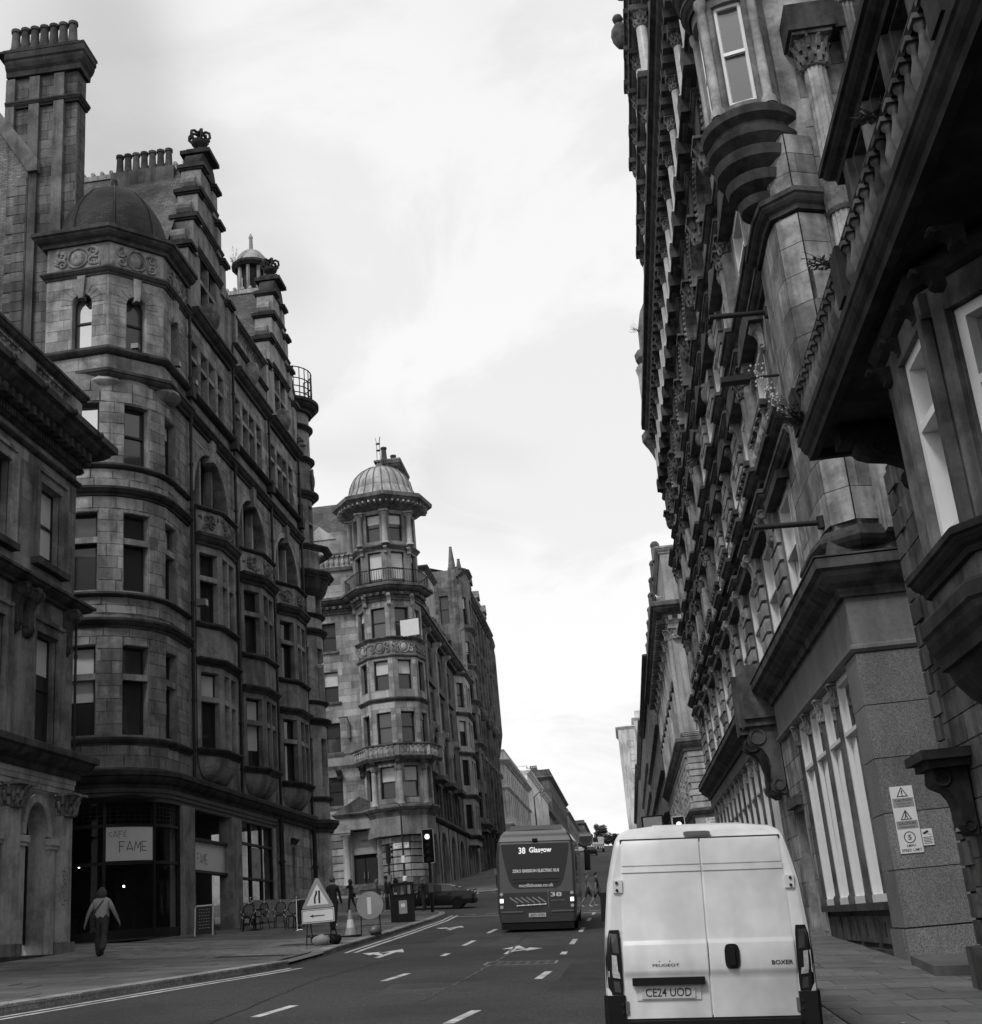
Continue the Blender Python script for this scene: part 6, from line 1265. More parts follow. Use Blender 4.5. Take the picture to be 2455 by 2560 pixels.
# ---------------------------------------------------------------- dark block nearest on the right
def near_block():
    T=thing('dark_balcony_building','blackened stone block nearest on the right with canted bay under a balustraded balcony','building',(5,12,.2)); S='near_stone'; TR='near_trim'; ST=Stones()
    X0=4.5; FS=Path([(X0,-6),(X0,17.9)],-1); FE=Path([(X0,17.9),(14,17.9)],-1); u=lambda y:y+6
    m=MB(); wall(m,FS,0,FS.L,-.5,7.6,[(u(3),u(5),1,3.6)],.4); wall(m,FE,0,FE.L,-.5,7.6); m.quad((X0,16.8,7.6),(14,16.8,7.6),(14,17.9,7.6),(X0,17.9,7.6)); m.build('wall',S,T,recalc=False)
    F2=Path([(X0,-6),(X0,16.9)],-1); E2=Path([(X0,16.9),(14,16.9)],-1); o2=[(u(16.15-1.35*k-.95),u(16.15-1.35*k),8.9,11.85) for k in range(9)]
    m=MB(); wall(m,F2,0,F2.L,7.5,12.1,o2,.34); wall(m,E2,0,E2.L,7.5,12.1); m.quad((X0,-6,12.1),(14,-6,12.1),(14,16.9,12.1),(X0,16.9,12.1)); m.build('upper_wall',S,T,recalc=False)
    for a,b,c,d in o2: window(T,F2,a,b,c,d,.34,'dark_paint','glass_dark')
    for a,b,c,d in o2: m=MB(); m.bf(F2,b+.06,b+.34,-.02,.1,c,d); m.build('loggia_pier',S,T)
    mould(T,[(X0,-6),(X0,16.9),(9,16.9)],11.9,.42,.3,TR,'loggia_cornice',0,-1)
    ST.ashlar(FS,u(15.2),FS.L-.35,.9,6.9,.36,.75); ST.ashlar(FS,u(6),u(14.2),.9,4.2,.36,.85)
    z=.9; k=0
    while z<7.2: l=.34+.22*(k%2); ST.block(FS,FS.L-l,FS.L+.0,-.01,.05,z,z+.3); z+=.33; k+=1
    m=MB(); m.bf(FS,u(15.6),FS.L+.1,-.2,.18,-.4,.88); m.build('plinth',S,T)
    # canted bay
    zb,zs,zh=4.05,4.53,6.72; bay=[(4.5,9.0),(3.3,10.7),(3.3,12.35),(4.5,13.7)]; m=MB()
    for i in range(3):
        f=Path([bay[i],bay[i+1]],-1); a,b=(.3,f.L-.3) if i!=1 else (.06,.9); o=[(a,b,zs+.05,zh-.2)]
        window(T,f,a,b,zs+.05,zh-.2,.1 if i==1 else .14,'white_paint','glass_mid',fw=.1,trans=5.8,thick=.1); wall(m,f,0,f.L,zb-.1,zh+.42,o,.34)
        for s_ in (a-.16,b+.02): q=MB(); q.bf(f,s_,s_+.14,-.02,.07,zs,zh-.15); q.build('window_jamb',S,T)
        q=MB(); q.bf(f,a-.2,b+.2,-.02,.06,zh-.2,zh+.05); q.build('window_lintel',S,T)
    m.build('canted_bay',S,T,recalc=False)
    mould(T,bay,zs-.2,.24,.2,TR,'bay_sill',0,-1); mould(T,bay,zb-.45,.5,.16,TR,'bay_cornice',0,-1); mould(T,bay,zh+.12,.24,.14,TR,'bay_head',1,-1)
    m=MB(); n=6   # corbel under the bay
    for i in range(n):
        def ring(t): s_=math.sin(t*pi/2); return [(4.5+(x-4.5)*s_,11.4+(y-11.4)*(.5+.5*s_)) for x,y in bay],2.6+1.05*t
        (ra,za),(rb,zb2)=ring(i/n),ring((i+1)/n)
        for (a,b),(c,d) in zip(zip(ra,ra[1:]),zip(rb,rb[1:])): m.quad((*a,za),(*b,za),(*d,zb2),(*c,zb2))
    m.build('bay_corbel',TR,T,recalc=False)
    carving(T,Path([(3.75,9.4),(3.75,13.2)],-1),.6,3.2,3.0,3.5,'near_stone',.1,dens=1.1)
    m=MB(); f=Path([(4.5,16.2),(4.5,17.6)],-1); scroll_bracket(f,.7,.05,3.08,.85,.42,.5,m); m.build('scroll_console',TR,T); m=MB(); m.bf(f,.3,1.1,0,.55,3.08,3.18); m.bf(f,.2,1.2,0,.64,3.18,3.3); m.build('console_cap',TR,T)
    # balcony above
    bx,by=3.02,15.5; zf=7.28
    m=MB(); m.box(bx+.12,X0,4.0,by-.12,zf-.16,zf); m.build('balcony_slab',TR,T)
    bp=[(X0,by),(bx,by),(bx,4.0)]; mould(T,bp,zf-.26,.36,.14,TR,'balcony_edge',0,1); 
    m=MB(); m.sweep(bp,zf+.66,[(-.16,0),(.06,0),(.08,.08),(.05,.16),(-.16,.16)],1); m.build('balcony_rail',TR,T)
    y=by-.25
    while y>4.5: put('baluster',baluster_mesh(.58,.075,'near_stone'),T,at(bx-.03,y,zf+.09)); y-=.26
    for x in (3.3,3.6,3.9,4.2): put('baluster',baluster_mesh(.58,.075,'near_stone'),T,at(x,by-.03,zf+.09))
    for yy in (by-.06,11.8,7.6): m=MB(); m.box(bx-.16,bx+.12,yy-.16,yy+.16,zf+.1,zf+.68); m.build('balcony_pier',TR,T)
    for yy in (14.75,): 
        f=Path([(4.5,yy-1),(4.5,yy+1)],-1); m=MB(); m.bf(f,.8,1.2,0,1.3,6.88,7.06); m.build('bracket_cap',TR,T); m=MB(); scroll_bracket(f,1,0,6.88,.7,1.1,.34,m); m.build('balcony_bracket','near_trim',T); m=MB(); scroll_bracket(f,1,0,6.2,.7,.45,.3,m); m.build('lower_bracket','near_trim',T); m=MB(); m.ball((3.95,yy-.2,6.3),.14); m.build('rosette','near_trim',T)
    for yy in (12.2,11.5,10.8,10.1,9.4): f=Path([(3.35,yy-1),(3.35,yy+1)],-1); m=MB(); scroll_bracket(f,1,0,6.76,.2,.28,.14,m); m.build('modillion','near_trim',T)
    ST.emit(T,S,limit=130)
    m=MB(); m.box(4.28,4.32,17.0,17.3,2.3,2.55); m.build('notice','sign_grey',T)
near_block()
# ---------------------------------------------------------------- vehicles
stone('van_white',.63,tint=0,soot=.05,sscale=.8,streak=.04,bump=0,fine=1.5,rough=.3); plain('van_seam',.015,.7,vary=0); plain('black_plastic',.01,.6,vary=.2,spec=.2); plain('tyre',.012,.85); plain('lamp_red',.055,.12,coat=1,vary=.3,nscale=14); plain('lamp_clear',.5,.1,coat=1,vary=.3,nscale=20); plain('chrome',.6,.2,metal=1,vary=.05); plain('bus_paint',.042,.32,coat=.6,vary=.08); plain('bus_roof',.16,.4,coat=.3); plain('car_black',.007,.3,coat=.3,vary=.1,spec=.3); plain('alloy',.35,.4,metal=.3); plain('plate_pale',.55,.5,vary=.05); plain('lamp_on',1,.3,emit=1.5); plain('lit_text',.8,.5,emit=.55)
def loft(m,rings,caps=True,closed=True):
    n=len(rings[0]); k=n if closed else n-1
    fs=[(i*n+j,i*n+(j+1)%n,(i+1)*n+(j+1)%n,(i+1)*n+j) for i in range(len(rings)-1) for j in range(k)]
    if caps: fs+=[tuple(range(n))[::-1],tuple(range((len(rings)-1)*n,len(rings)*n))]
    m.add([p for r in rings for p in r],fs)
def wheel(parent,x,y,r,w,name='wheel',rimr=.66,spokes=5,side=1):
    m=MB(); M=Matrix.Translation((x,y,r))@Matrix.Rotation(pi/2,4,'Y')
    R3=Matrix.Rotation(pi/2,3,'Y'); m.lathe([(r*rimr,-w/2),(r*.93,-w/2),(r,-w*.35),(r,w*.35),(r*.93,w/2),(r*rimr,w/2)],(x,y,r),24,R3); t=m.build(name,'tyre',parent,smooth=50)
    m=MB(); m.lathe([(r*rimr,-w*.4),(r*(rimr-.06),-w*.4),(r*(rimr-.08),w*.4),(r*rimr,w*.4)],(x,y,r),24,R3)
    for k in range(spokes):
        a=2*pi*k/spokes; xx=x+side*w*.38; m.tube([(xx,y+r*.1*math.cos(a),r+r*.1*math.sin(a)),(xx,y+r*rimr*.97*math.cos(a+.06),r+r*rimr*.97*math.sin(a+.06))],[r*.075,r*.05],5)
    m.lathe([(.02,-w*.42),(r*.16,-w*.42),(r*.16,w*.42),(.02,w*.42)],(x,y,r),12,R3); m.build('rim','alloy',t,smooth=50)
    m=MB(); m.lathe([(.01,-.01),(r*rimr,-.01),(r*rimr,.01),(.01,.01)],(x-side*w*.1,y,r),16,R3); m.build('brake_disc','black_metal',t)
def interp(tab,z):
    if z<=tab[0][0]: return tab[0][1]
    for (a,b),(c,d) in zip(tab,tab[1:]):
        if z<=c: return b+(d-b)*(z-a)/(c-a)
    return tab[-1][1]
def van():
    T=thing('panel_van','white panel van seen from behind with closed rear doors','van',M=on_ground(.64,13.1,rad(0),-.11),local=True)
    HW=[(.3,.97),(.45,1.0),(.7,1.02),(1.0,1.015),(1.27,1.0),(1.7,.955),(2.0,.89),(2.14,.85),(2.2,.81),(2.245,.73)]
    LE=[(.3,0),(.7,.0),(1.27,.02),(1.7,.055),(2.14,.125),(2.2,.17),(2.26,.3)]
    hw=lambda z:interp(HW,z); le=lambda z:interp(LE,z)
    Z=[.42,.7,1.0,1.27,1.5,1.7,1.9,2.05,2.14,2.2,2.245]
    def ring(y0,s=0,cut=None,rel=0):
        L_=[(-(hw(z)-s),y0+le(z)*rel,z-(s*.5 if z>2.1 else 0)) for z in Z]; top=[(-.45,y0+rel*.32,2.275-s*.4),(.45,y0+rel*.32,2.275-s*.4)]; return L_+top+[(-p[0],p[1],p[2]) for p in L_[::-1]]
    m=MB(); rr=[ring(0,.055,rel=1),ring(.012,.02,rel=1),ring(.05,.004,rel=1),ring(.12,0,rel=.9),ring(.6,0,rel=.3),ring(1.5),ring(3.6)]
    def squash(y,k,s): return [(x*s,y,min(z,k)) for x,_,z in ring(0)]
    rr+=[squash(4.1,2.1,.97),squash(4.6,1.65,.95),squash(5.0,1.2,.93),squash(5.4,1.0,.88)]
    loft(m,rr,False); n=len(rr[0])
    for i in range(len(Z)-1):   # rear face in rows
        a,b=rr[0][i],rr[0][i+1]; c,d=rr[0][n-1-i],rr[0][n-2-i]; m.quad(a,c,d,b)
    m.add([rr[0][10],rr[0][n-11],rr[0][12],rr[0][11]],[(0,1,2,3)]); m.add(rr[-1],[tuple(range(n))]); m.build('body','van_white',T,smooth=38)
    rows=[(.46,-.014),(.8,-.014),(.83,-.016),(.86,-.03),(.885,-.042),(.9,-.044),(1.13,-.042),(1.14,-.038),(1.168,-.016),(1.18,-.013),(1.5,-.012),(1.806,-.014),(1.808,.004),(1.817,.004),(1.819,-.02),(1.873,-.02),(1.875,.004),(1.884,.004),(1.886,-.014),(2.11,-.012),(2.13,-.002)]
    doors=[]
    for s in (-1,1):
        m=MB(); R=[]
        for z,o in rows:
            xo=interp([(.4,.835),(.9,.83),(1.3,.825),(2.15,.785)],z); y=le(z)+o
            R.append([(s*.006,y+.03,z),(s*.006,y+.006,z),(s*.014,y,z),(s*(xo-.02),y,z),(s*xo,y+.01,z),(s*xo,y+.04,z)])
        loft(m,R,False,False); doors.append(m.build('rear_door','van_white',T,smooth=30))
        m=MB(); m.add([(s*a,le(z)-.003,z) for z,a in ((.44,.0),(.44,.85),(2.145,.8),(2.145,0))],[(0,1,2,3)]); m.build('door_seal','van_seam',T,recalc=False)
    dl,dr=doors
    Mr=lambda x,z,o=.03:Matrix(((1,0,0,x),(0,0,-1,le(z)-o),(0,1,0,z),(0,0,0,1)))
    # handle, number plate with its black bar, badges
    m=MB(); pts=[(.075*math.cos(t)*(1 if abs(math.cos(t))<.5 else 1),.11*math.sin(t)) for t in [2*pi*k/20 for k in range(20)]]
    sq=lambda c,r,e:math.copysign(abs(c)**e*r,c)
    pts=[(sq(math.cos(2*pi*k/24),.072,.55),sq(math.sin(2*pi*k/24),.115,.55)) for k in range(24)]
    m.prism(pts,lambda a,b,t:Vector((.225+a,le(1.0)-.035-t,1.01+b)),0,.03); h=m.build('handle_recess','black_plastic',dr,smooth=30)
    m=MB(); m.box(.2,.25,le(1)-.1,le(1)-.055,.93,1.1); m.build('handle','black_plastic',dr)
    m=MB(); m.box(-.755,-.055,le(.8)-.09,le(.8)-.02,.765,.832); m.build('plate_light_bar','black_plastic',dl)
    m=MB(); m.box(-.72,-.1,le(.7)-.025,le(.7)-.02,.625,.77); m.build('plate_recess','van_white',dl)
    m=MB(); m.box(-.67,-.155,le(.7)-.04,le(.7)-.026,.64,.75); p=m.build('number_plate','plate_pale',dl); text('CE24 UOD',p,Mr(-.412,.696,.042),.44,.078,'ink',bold=.008)
    text('PEUGEOT',dl,Mr(-.42,.945,.05),.26,.025,'ink',bold=.01); text('BOXER',dr,Mr(.7,.945,.05),.205,.04,'ink',bold=.02)
    for x,z in ((-.48,.98),(-.38,.98)): m=MB(); m.box(x-.004,x+.004,le(z)-.048,le(z)-.03,z-.005,z+.005); m.build('badge_hole','ink',dl)
    m=MB(); m.prism([(sq(math.cos(2*pi*k/20),.135,.4),sq(math.sin(2*pi*k/20),.02,.6)) for k in range(20)],lambda a,b,t:Vector((-.02+a,le(2.18)-.045+t,2.185+b)),0,.05); m.build('high_brake_lamp','lamp_red',T,smooth=30)
    for s in (-1,1):
        xi,xo=.845,1.005
        for zc in (1.69,.56):
            m=MB(); m.box(s*.8 if s>0 else -.89,s*.89 if s>0 else -.8,le(zc)-.03,le(zc)+.02,zc-.06,zc+.06); m.build('hinge','van_white' if zc>1 else 'grey_metal',T)
            for dz in (-.035,.035): m=MB(); m.lathe([(.014,-.004),(.014,.012),(.006,.012)],(s*.855,le(zc)-.033,zc+dz),10,Matrix.Rotation(pi/2,3,'X')); m.build('hinge_bolt','black_metal',T)
        # tail lamp: dark housing wrapping the corner, lenses on it
        rw=[(.68,.85,.99),(.75,.845,1.015),(1.0,.845,1.014),(1.2,.85,1.0),(1.28,.86,.985)]; m=MB(); R=[]
        for z,a,b in rw: R.append([(s*a,le(z)-.004,z),(s*a,le(z)-.02,z),(s*(b-.05),le(z)-.012,z),(s*(b-.008),le(z)+.02,z),(s*(b+.005),le(z)+.12,z),(s*(b+.004),le(z)+.2,z)])
        loft(m,R,False,False); m.add(R[0],[(0,1,2,3,4,5)]); m.add(R[-1],[(0,1,2,3,4,5)]); hs=m.build('tail_lamp','black_plastic',T,smooth=30)
        def lens(name,mat,z0,z1,x0,x1,o=.026):
            m=MB(); m.prism([(x0,z0),(x1,z0+.015),(x1-.003,z1),(x0+.01,z1-.01)],lambda a,b,t:Vector((s*a,le(b)-o+t+max(0,(a-.93))*.55,b)),0,.02); m.build(name,mat,hs)
        lens('red_lens','lamp_red',1.06,1.25,.868,.965); lens('indicator_lens','lamp_clear',.86,1.05,.9 if s>0 else .885,.985 if s>0 else .945,.03); lens('reversing_lens','lamp_clear',.83,.9,.868,.985,.032); lens('reflector','lamp_red',.7,.81,.868,.965)
        m=MB(); loft(m,[[(s*a,y,z) for a,y in ((.83,-.03),(1.0,-.04),(1.04,.05),(1.04,.4),(.83,.4))] for z in (.2,.5,.675)]); m.build('bumper_corner','black_plastic',T)
    m=MB(); m.box(-.83,.83,-.1,.25,.22,.445); m.build('bumper','black_plastic',T)
    for x in (-.88,.88):
        for y in (.95,4.4): wheel(T,x,y,.34,.22,side=1 if x>0 else -1)
    m=MB(); m.box(-1.12,-1.0,4.15,4.3,1.22,1.58); m.build('door_mirror','black_plastic',T); m=MB(); m.box(1.03,1.28,4.15,4.3,1.22,1.58); m.build('door_mirror','black_plastic',T)
    m=MB(); m.box(-1.03,-1.0,.9,3.9,.62,.78); m.build('side_strip','black_plastic',T); m=MB(); m.box(-.45,.45,.6,3.3,2.275,2.29); m.build('roof_panel','van_white',T)
van()
def bus(label,x,y,rz,detail=True,group=None):
    T=thing('single_deck_bus',label,'bus',M=on_ground(x,y,rz),local=True,group=group); L_=11.8
    HW=[(.3,1.2),(.62,1.255),(2.4,1.255),(2.75,1.22),(3.0,1.12),(3.12,.98)]; LE=[(.3,.02),(1.2,0),(2.7,.1),(3.0,.22),(3.14,.45)]
    hw=lambda z:interp(HW,z); le=lambda z:interp(LE,z); Z=[.3,.62,1.2,1.8,2.4,2.7,2.85,3.0,3.12]
    def ring(y,s,rel): a=[(-(hw(z)-s),y+le(z)*rel,z) for z in Z]; return a+[(0,y+.48*rel,3.15)]+[(-p[0],p[1],p[2]) for p in a[::-1]]
    rr=[ring(0,.09,1),ring(.02,.03,1),ring(.1,0,1),ring(.6,0,.3),ring(1.5,0,0),ring(L_-.6,0,0),ring(L_-.1,.02,-.3),ring(L_,.12,-.6)]; m=MB(); loft(m,rr,False); n=len(rr[0])
    for R in (rr[0],rr[-1]):
        for i in range(len(Z)-1): m.quad(R[i],R[n-1-i],R[n-2-i],R[i+1])
    m.build('body','bus_paint',T,smooth=35)
    m=MB(); m.box(-.85,.85,1.0,L_-1,3.1,3.3); m.build('roof_pod','bus_roof',T); m=MB(); loft(m,[[(-1.16,.26,2.78),(1.16,.26,2.78),(1.16,.1,2.78),(-1.16,.1,2.78)],[(-1.0,.5,3.1),(1.0,.5,3.1),(1.0,.3,3.1),(-1.0,.3,3.1)]]); m.build('rear_cowl','bus_roof',T)
    o=[(-1.09,2.7),(1.09,2.7),(1.06,2.4),(.98,2.0),(.88,1.6),(.78,1.4),(.62,1.32),(-.62,1.32),(-.78,1.4),(-.88,1.6),(-.98,2.0),(-1.06,2.4)]
    m=MB(); m.add([(a,le(b)-.012,b) for a,b in o],[tuple(range(12))]); rw=m.build('rear_window','glass_bus',T,recalc=False)
    for s in (-1,1):
        for i in range(6):
            m=MB(); y0=1.6+1.6*i; m.box(s*1.256-.004,s*1.256+.004,y0,y0+1.5,1.25,2.35); m.build('side_window','glass_bus',T)
    for s in (-1,1):
        for z,mt,r in ((1.16,'lamp_clear',.055),(.96,'lamp_on',.065),(.77,'lamp_clear',.055)):
            m=MB(); m.lathe([(.001,-.02),(r*.7,-.02),(r,-.01),(r,.03)],(s*1.12,le(z)-.0,z),12,Matrix.Rotation(pi/2,3,'X')) if r<.06 else m.box(s*1.12-.055,s*1.12+.055,-.015,.03,z-.06,z+.06); m.build('tail_lamp',mt,T)
        m=MB(); m.box(s*.45 if s>0 else -1.15,s*1.15 if s>0 else -.45,-.02,.03,.6,.64); m.build('bumper_strip','grey_metal',T)
    m=MB(); m.box(-1.15,1.15,.05,.25,.08,.31); m.build('rear_valance','black_plastic',T)
    for x_ in (-1.08,1.08):
        for yy in (2.6,8.8): wheel(T,x_,yy,.47,.28,side=1 if x_>0 else -1)
    m=MB(); m.tube([(1.2,L_-.2,2.9),(1.55,L_+.1,2.7)],.03,6); m.box(1.42,1.66,L_+.05,L_+.15,1.85,2.65); m.build('door_mirror','black_plastic',T)
    if not detail: return T
    Mr=lambda x_,z,o_=.025:Matrix(((1,0,0,x_),(0,0,-1,le(z)-o_),(0,1,0,z),(0,0,0,1)))
    text('38',rw,Mr(-.42,2.49),.22,.2,'lit_text',bold=.02); text('Glasgow',rw,Mr(.17,2.48),.72,.22,'lit_text',bold=.02); text('ZERO EMISSION ELECTRIC BUS',rw,Mr(.0,1.86),1.5,.1,'sign_white',bold=.045); text('mcgillsbuses.co.uk',rw,Mr(0,1.4),1.1,.14,'sign_white',bold=.02)
    for z in (1.6,1.5): m=MB(); m.box(-.75,.75,le(z)-.022,le(z)-.012,z-.012,z+.012); m.build('vent_strip','black_metal',rw)
    m=MB(); m.lathe([(.03,-.02),(.05,-.02),(.05,.0)],(.95,le(2.5),2.5),12,Matrix.Rotation(pi/2,3,'X')); m.build('camera_ring','sign_white',rw); m=MB(); m.lathe([(.03,-.02),(.05,-.02),(.05,.0)],(-.95,le(2.5),2.5),12,Matrix.Rotation(pi/2,3,'X')); m.build('camera_ring','sign_grey',rw)
    m=MB(); m.box(-.08,.08,.06,.2,2.78,2.86); m.build('camera_hood','black_plastic',T)
    m=MB(); m.tube([(-.62,-.02,.8),(.28,-.02,.83)],.016,5)
    for i in range(6): m.ball((-.62+.18*i,-.02,.8+.006*i),.032,n=6,m=4)
    m.build('route_line','sign_white',T)
    for i in range(6): a=-.62+.18*i; m=MB(); m.add([(a+p,-.012,.87+q) for p,q in ((0,0),(.02,.03),(-.23,.2),(-.25,.17))],[(0,1,2,3)]); m.build('stop_name','sign_grey',T,recalc=False)
    m=MB(); m.box(.36,.37,-.012,-.006,.72,1.25); m.build('divider','sign_grey',T)
    text('38',T,Mr(.62,1.12),.36,.13,'sign_white',bold=.02); text('every 7 mins',T,Mr(.68,.94),.44,.06,'sign_grey')
    m=MB(); m.box(-.27,.27,-.02,.03,.45,.57); p=m.build('number_plate','plate_pale',T); text('SG71 OTN',p,Mr(0,.51,.045),.44,.08,'ink',bold=.01)
    return T
bus('dark single-deck electric bus in the middle lane showing route 38',-2.98,41.4,rad(1.2))
bus('small far-off bus climbing the hill ahead of the nearer bus',-7.4,255,0,False)
def car():
    T=thing('saloon_car','black fastback saloon crossing the junction to the left','car',M=on_ground(-9.0,76.0,rad(90)),local=True)
    # stations: y, half width, sill z, waist z, deck z
    S_=[(0,.72,.45,.75,.86),(.12,.86,.32,.78,.98),(.7,.92,.22,.78,1.0),(1.5,.93,.2,.74,.97),(3.0,.93,.2,.74,.95),(3.6,.92,.2,.72,.93),(4.3,.89,.24,.66,.82),(4.75,.8,.32,.6,.7),(4.9,.62,.4,.55,.6)]
    m=MB(); loft(m,[[(-w,y,a),(-w*1.01,y,(a+b)/2),(-w*.98,y,b),(-w*.9,y,c),(w*.9,y,c),(w*.98,y,b),(w*1.01,y,(a+b)/2),(w,y,a)] for y,w,a,b,c in S_]); m.build('body','car_black',T,smooth=40)
    C_=[(.35,.7,1.0),(.9,.66,1.2),(1.5,.63,1.36),(2.1,.62,1.42),(2.7,.64,1.39),(3.2,.68,1.2),(3.65,.74,.95)]
    m=MB(); loft(m,[[(-.82,y,.94),(-w,y,t-.05),(-w*.8,y,t),(w*.8,y,t),(w,y,t-.05),(.82,y,.94)] for y,w,t in C_]); m.build('cabin','car_black',T,smooth=40)
    for s in (-1,1):
        for pts,mt in (([(1.95,.99),(1.95,1.33),(2.55,1.33),(3.3,1.0)],'glass_bus'),([(1.15,1.0),(1.3,1.24),(1.88,1.33),(1.88,.99)],'glass_mid'),([(.75,1.03),(1.22,1.22),(1.08,1.01)],'glass_mid')):
            m=MB(); m.add([(s*(.84-(z-.95)*.44),y,z) for y,z in pts],[tuple(range(len(pts)))]); m.build('side_window',mt,T,recalc=False)
        m=MB(); m.box(s*1.02-.08,s*1.02+.08,3.05,3.15,.95,1.08); m.build('door_mirror','car_black',T)
        m=MB(); m.box(s*.935-.012,s*.935+.012,1.3,1.5,.84,.87); m.build('door_handle','car_black',T)
        m=MB(); m.box(s*.62-.16,s*.62+.16,-.02,.1,.78,.88); m.build('tail_lamp','lamp_red',T)
        for y in (.95,3.85): wheel(T,s*.82,y,.36,.23,rimr=.74,spokes=10,side=s)
    m=MB(); m.add([(-.6,.42,1.03),(.6,.42,1.03),(.55,1.1,1.27),(-.55,1.1,1.27)],[(0,1,2,3)]); m.add([(-.68,3.6,.99),(.68,3.6,.99),(.58,2.75,1.4),(-.58,2.75,1.4)],[(0,1,2,3)]); m.build('windscreen','glass_bus',T,recalc=False)
    m=MB(); m.box(-.7,.7,-.06,.06,.98,1.02); m.build('boot_spoiler','car_black',T); m=MB(); m.box(-.8,.8,-.05,.2,.28,.5); m.build('bumper','black_plastic',T)
car()
def works_truck():
    T=thing('works_truck','small far-off works truck with chevron tail and a folded crane','truck',M=on_ground(-4.6,232,0),local=True)
    m=MB(); m.box(-1.05,1.05,0,4.2,.6,1.5); m.build('bed','sign_grey',T); m=MB(); m.box(-1.0,1.0,4.3,6,.6,2.6); m.build('cab','van_white',T); m=MB(); m.box(-.95,.95,-.06,0,1.35,1.75); m.build('tail_board','sign_white',T)
    m=MB(); m.box(-1.05,1.05,-.05,0,.6,1.35); m.build('tailgate','ink',T)
    for s in (-1,1):
        for k in range(3): m=MB(); m.add([(s*(.05+.34*k+p),-.07,.68+q) for p,q in ((0,.6),(.18,.6),(.38,0),(.2,0))],[(0,1,2,3)]); m.build('chevron','sign_white',T,recalc=False)
    m=MB(); m.tube([(0,1,1.5),(-.3,1.5,3.2),(.5,2.8,3.0)],.16,6); m.box(-.9,-.3,3.2,4.2,1.5,2.6); m.build('crane','black_metal',T)
    for x in (-.9,.9):
        for y in (.9,5): wheel(T,x,y,.42,.3)
works_truck()
def small_car(label,x,y,rz,mat):
    T=thing('parked_car',label,'car',M=on_ground(x,y,rz),local=True,group='far cars')
    m=MB(); loft(m,[[(-w,y_,.25),(-w,y_,.7),(-w*.9,y_,c),(w*.9,y_,c),(w,y_,.7),(w,y_,.25)] for y_,w,c in ((0,.8,.8),(.2,.88,.95),(3.2,.88,.92),(4.2,.8,.7))]); m.build('body',mat,T,smooth=40)
    m=MB(); loft(m,[[(-.75,y_,.9),(-.6,y_,t),(.6,y_,t),(.75,y_,.9)] for y_,t in ((.1,.95),(.6,1.42),(2.2,1.45),(3.0,.95))]); m.build('cabin','glass_bus',T)
    for xx in (-.78,.78):
        for yy in (.8,3.3): wheel(T,xx,yy,.32,.2)
    for s in (-1,1): m=MB(); m.box(s*.62-.12,s*.62+.12,-.03,.05,.68,.85); m.build('tail_lamp','lamp_red',T)
small_car('dark hatchback parked by the kerb past the sooty offices',-8.2,128,0,'car_black'); small_car('pale car parked far up the hill beside the left kerb',-8.2,240,0,'van_white')
small_car('grey hatchback parked beyond the dark one on the left',-8.2,146,0,'grey_metal'); small_car('dark car stopped far up the middle of the hill',-5.2,205,0,'car_black'); small_car('pale car parked on the far right kerb behind the van roof',1.2,150,0,'van_white')
# ---------------------------------------------------------------- street furniture
def lg(x,y,rz=0,dz=PH): return on_ground(x,y,rz,dz,tilt=False)
def sandbag(parent,x,y,mat,sx=.26):
    m=MB(); m.ball((x,y,.13),.2,sx/.2,.8,.75,12,8); 
    m.v=[(a+.015*math.sin(9*b+4*c),b,c+.012*math.sin(14*a)) for a,b,c in m.v]; m.build('sandbag',mat,parent,smooth=True)
def tri_sign():
    T=thing('lane_closed_sign','triangular road-narrows sign on a frame above an arrow plate','road sign',M=lg(-8.3,34.3,rad(-8)),local=True)
    m=MB()
    for s in (-1,1):
        m.tube([(s*.36,0,0),(s*.3,.05,1.0)],.016,6); m.tube([(s*.36,.5,0),(s*.3,.08,1.0)],.016,6); m.tube([(s*.355,.03,.26),(s*.35,.42,.2)],.012,5)
    m.tube([(-.355,0,.26),(.355,0,.26)],.014,6); m.build('frame','black_metal',T)
    def tri(hh,s,z0): return [(-s,z0),(-s+.03,z0-.03),(s-.03,z0-.03),(s,z0),(.04,z0+hh),(-.04,z0+hh)]
    m=MB(); m.prism(tri(.74,.45,.98),lambda a,b,t:Vector((a,t,b)),0,.02); p=m.build('warning_triangle','sign_grey',T)
    m=MB(); m.add([(-.32,-.004,1.03),(.32,-.004,1.03),(0,-.004,1.56)],[(0,1,2)]); m.build('triangle_face','sign_white',p,recalc=False)
    m=MB()
    for q in ([(.03,1.07),(.085,1.07),(.085,1.4),(.03,1.4)],[(-.1,1.07),(-.05,1.07),(-.05,1.22),(-.0,1.32),(0,1.4),(-.045,1.4),(-.05,1.34),(-.1,1.22)]): m.add([(a,-.008,b) for a,b in q],[tuple(range(len(q)))])
    m.build('symbol','ink',p,recalc=False)
    m=MB(); m.box(-.46,.46,-.01,.015,.58,.93); q=m.build('arrow_plate','sign_white',T)
    m=MB()
    for a,b,c,d in ((-.44,.44,.6,.612),(-.44,.44,.9,.912),(-.44,-.428,.6,.912),(.428,.44,.6,.912)): m.box(a,b,-.014,-.011,c,d)
    m.build('plate_border','ink',q); m=MB(); m.add([(a,-.014,b) for a,b in ((-.24,.755),(-.12,.8),(-.14,.77),(.2,.765),(.2,.745),(-.14,.74),(-.12,.71))],[tuple(range(7))]); m.build('arrow','ink',q,recalc=False)
    sandbag(T,.02,.05,'sign_grey'); sandbag(T,-.2,.42,'black_plastic',.2); sandbag(T,.3,.4,'black_plastic',.2)
tri_sign()
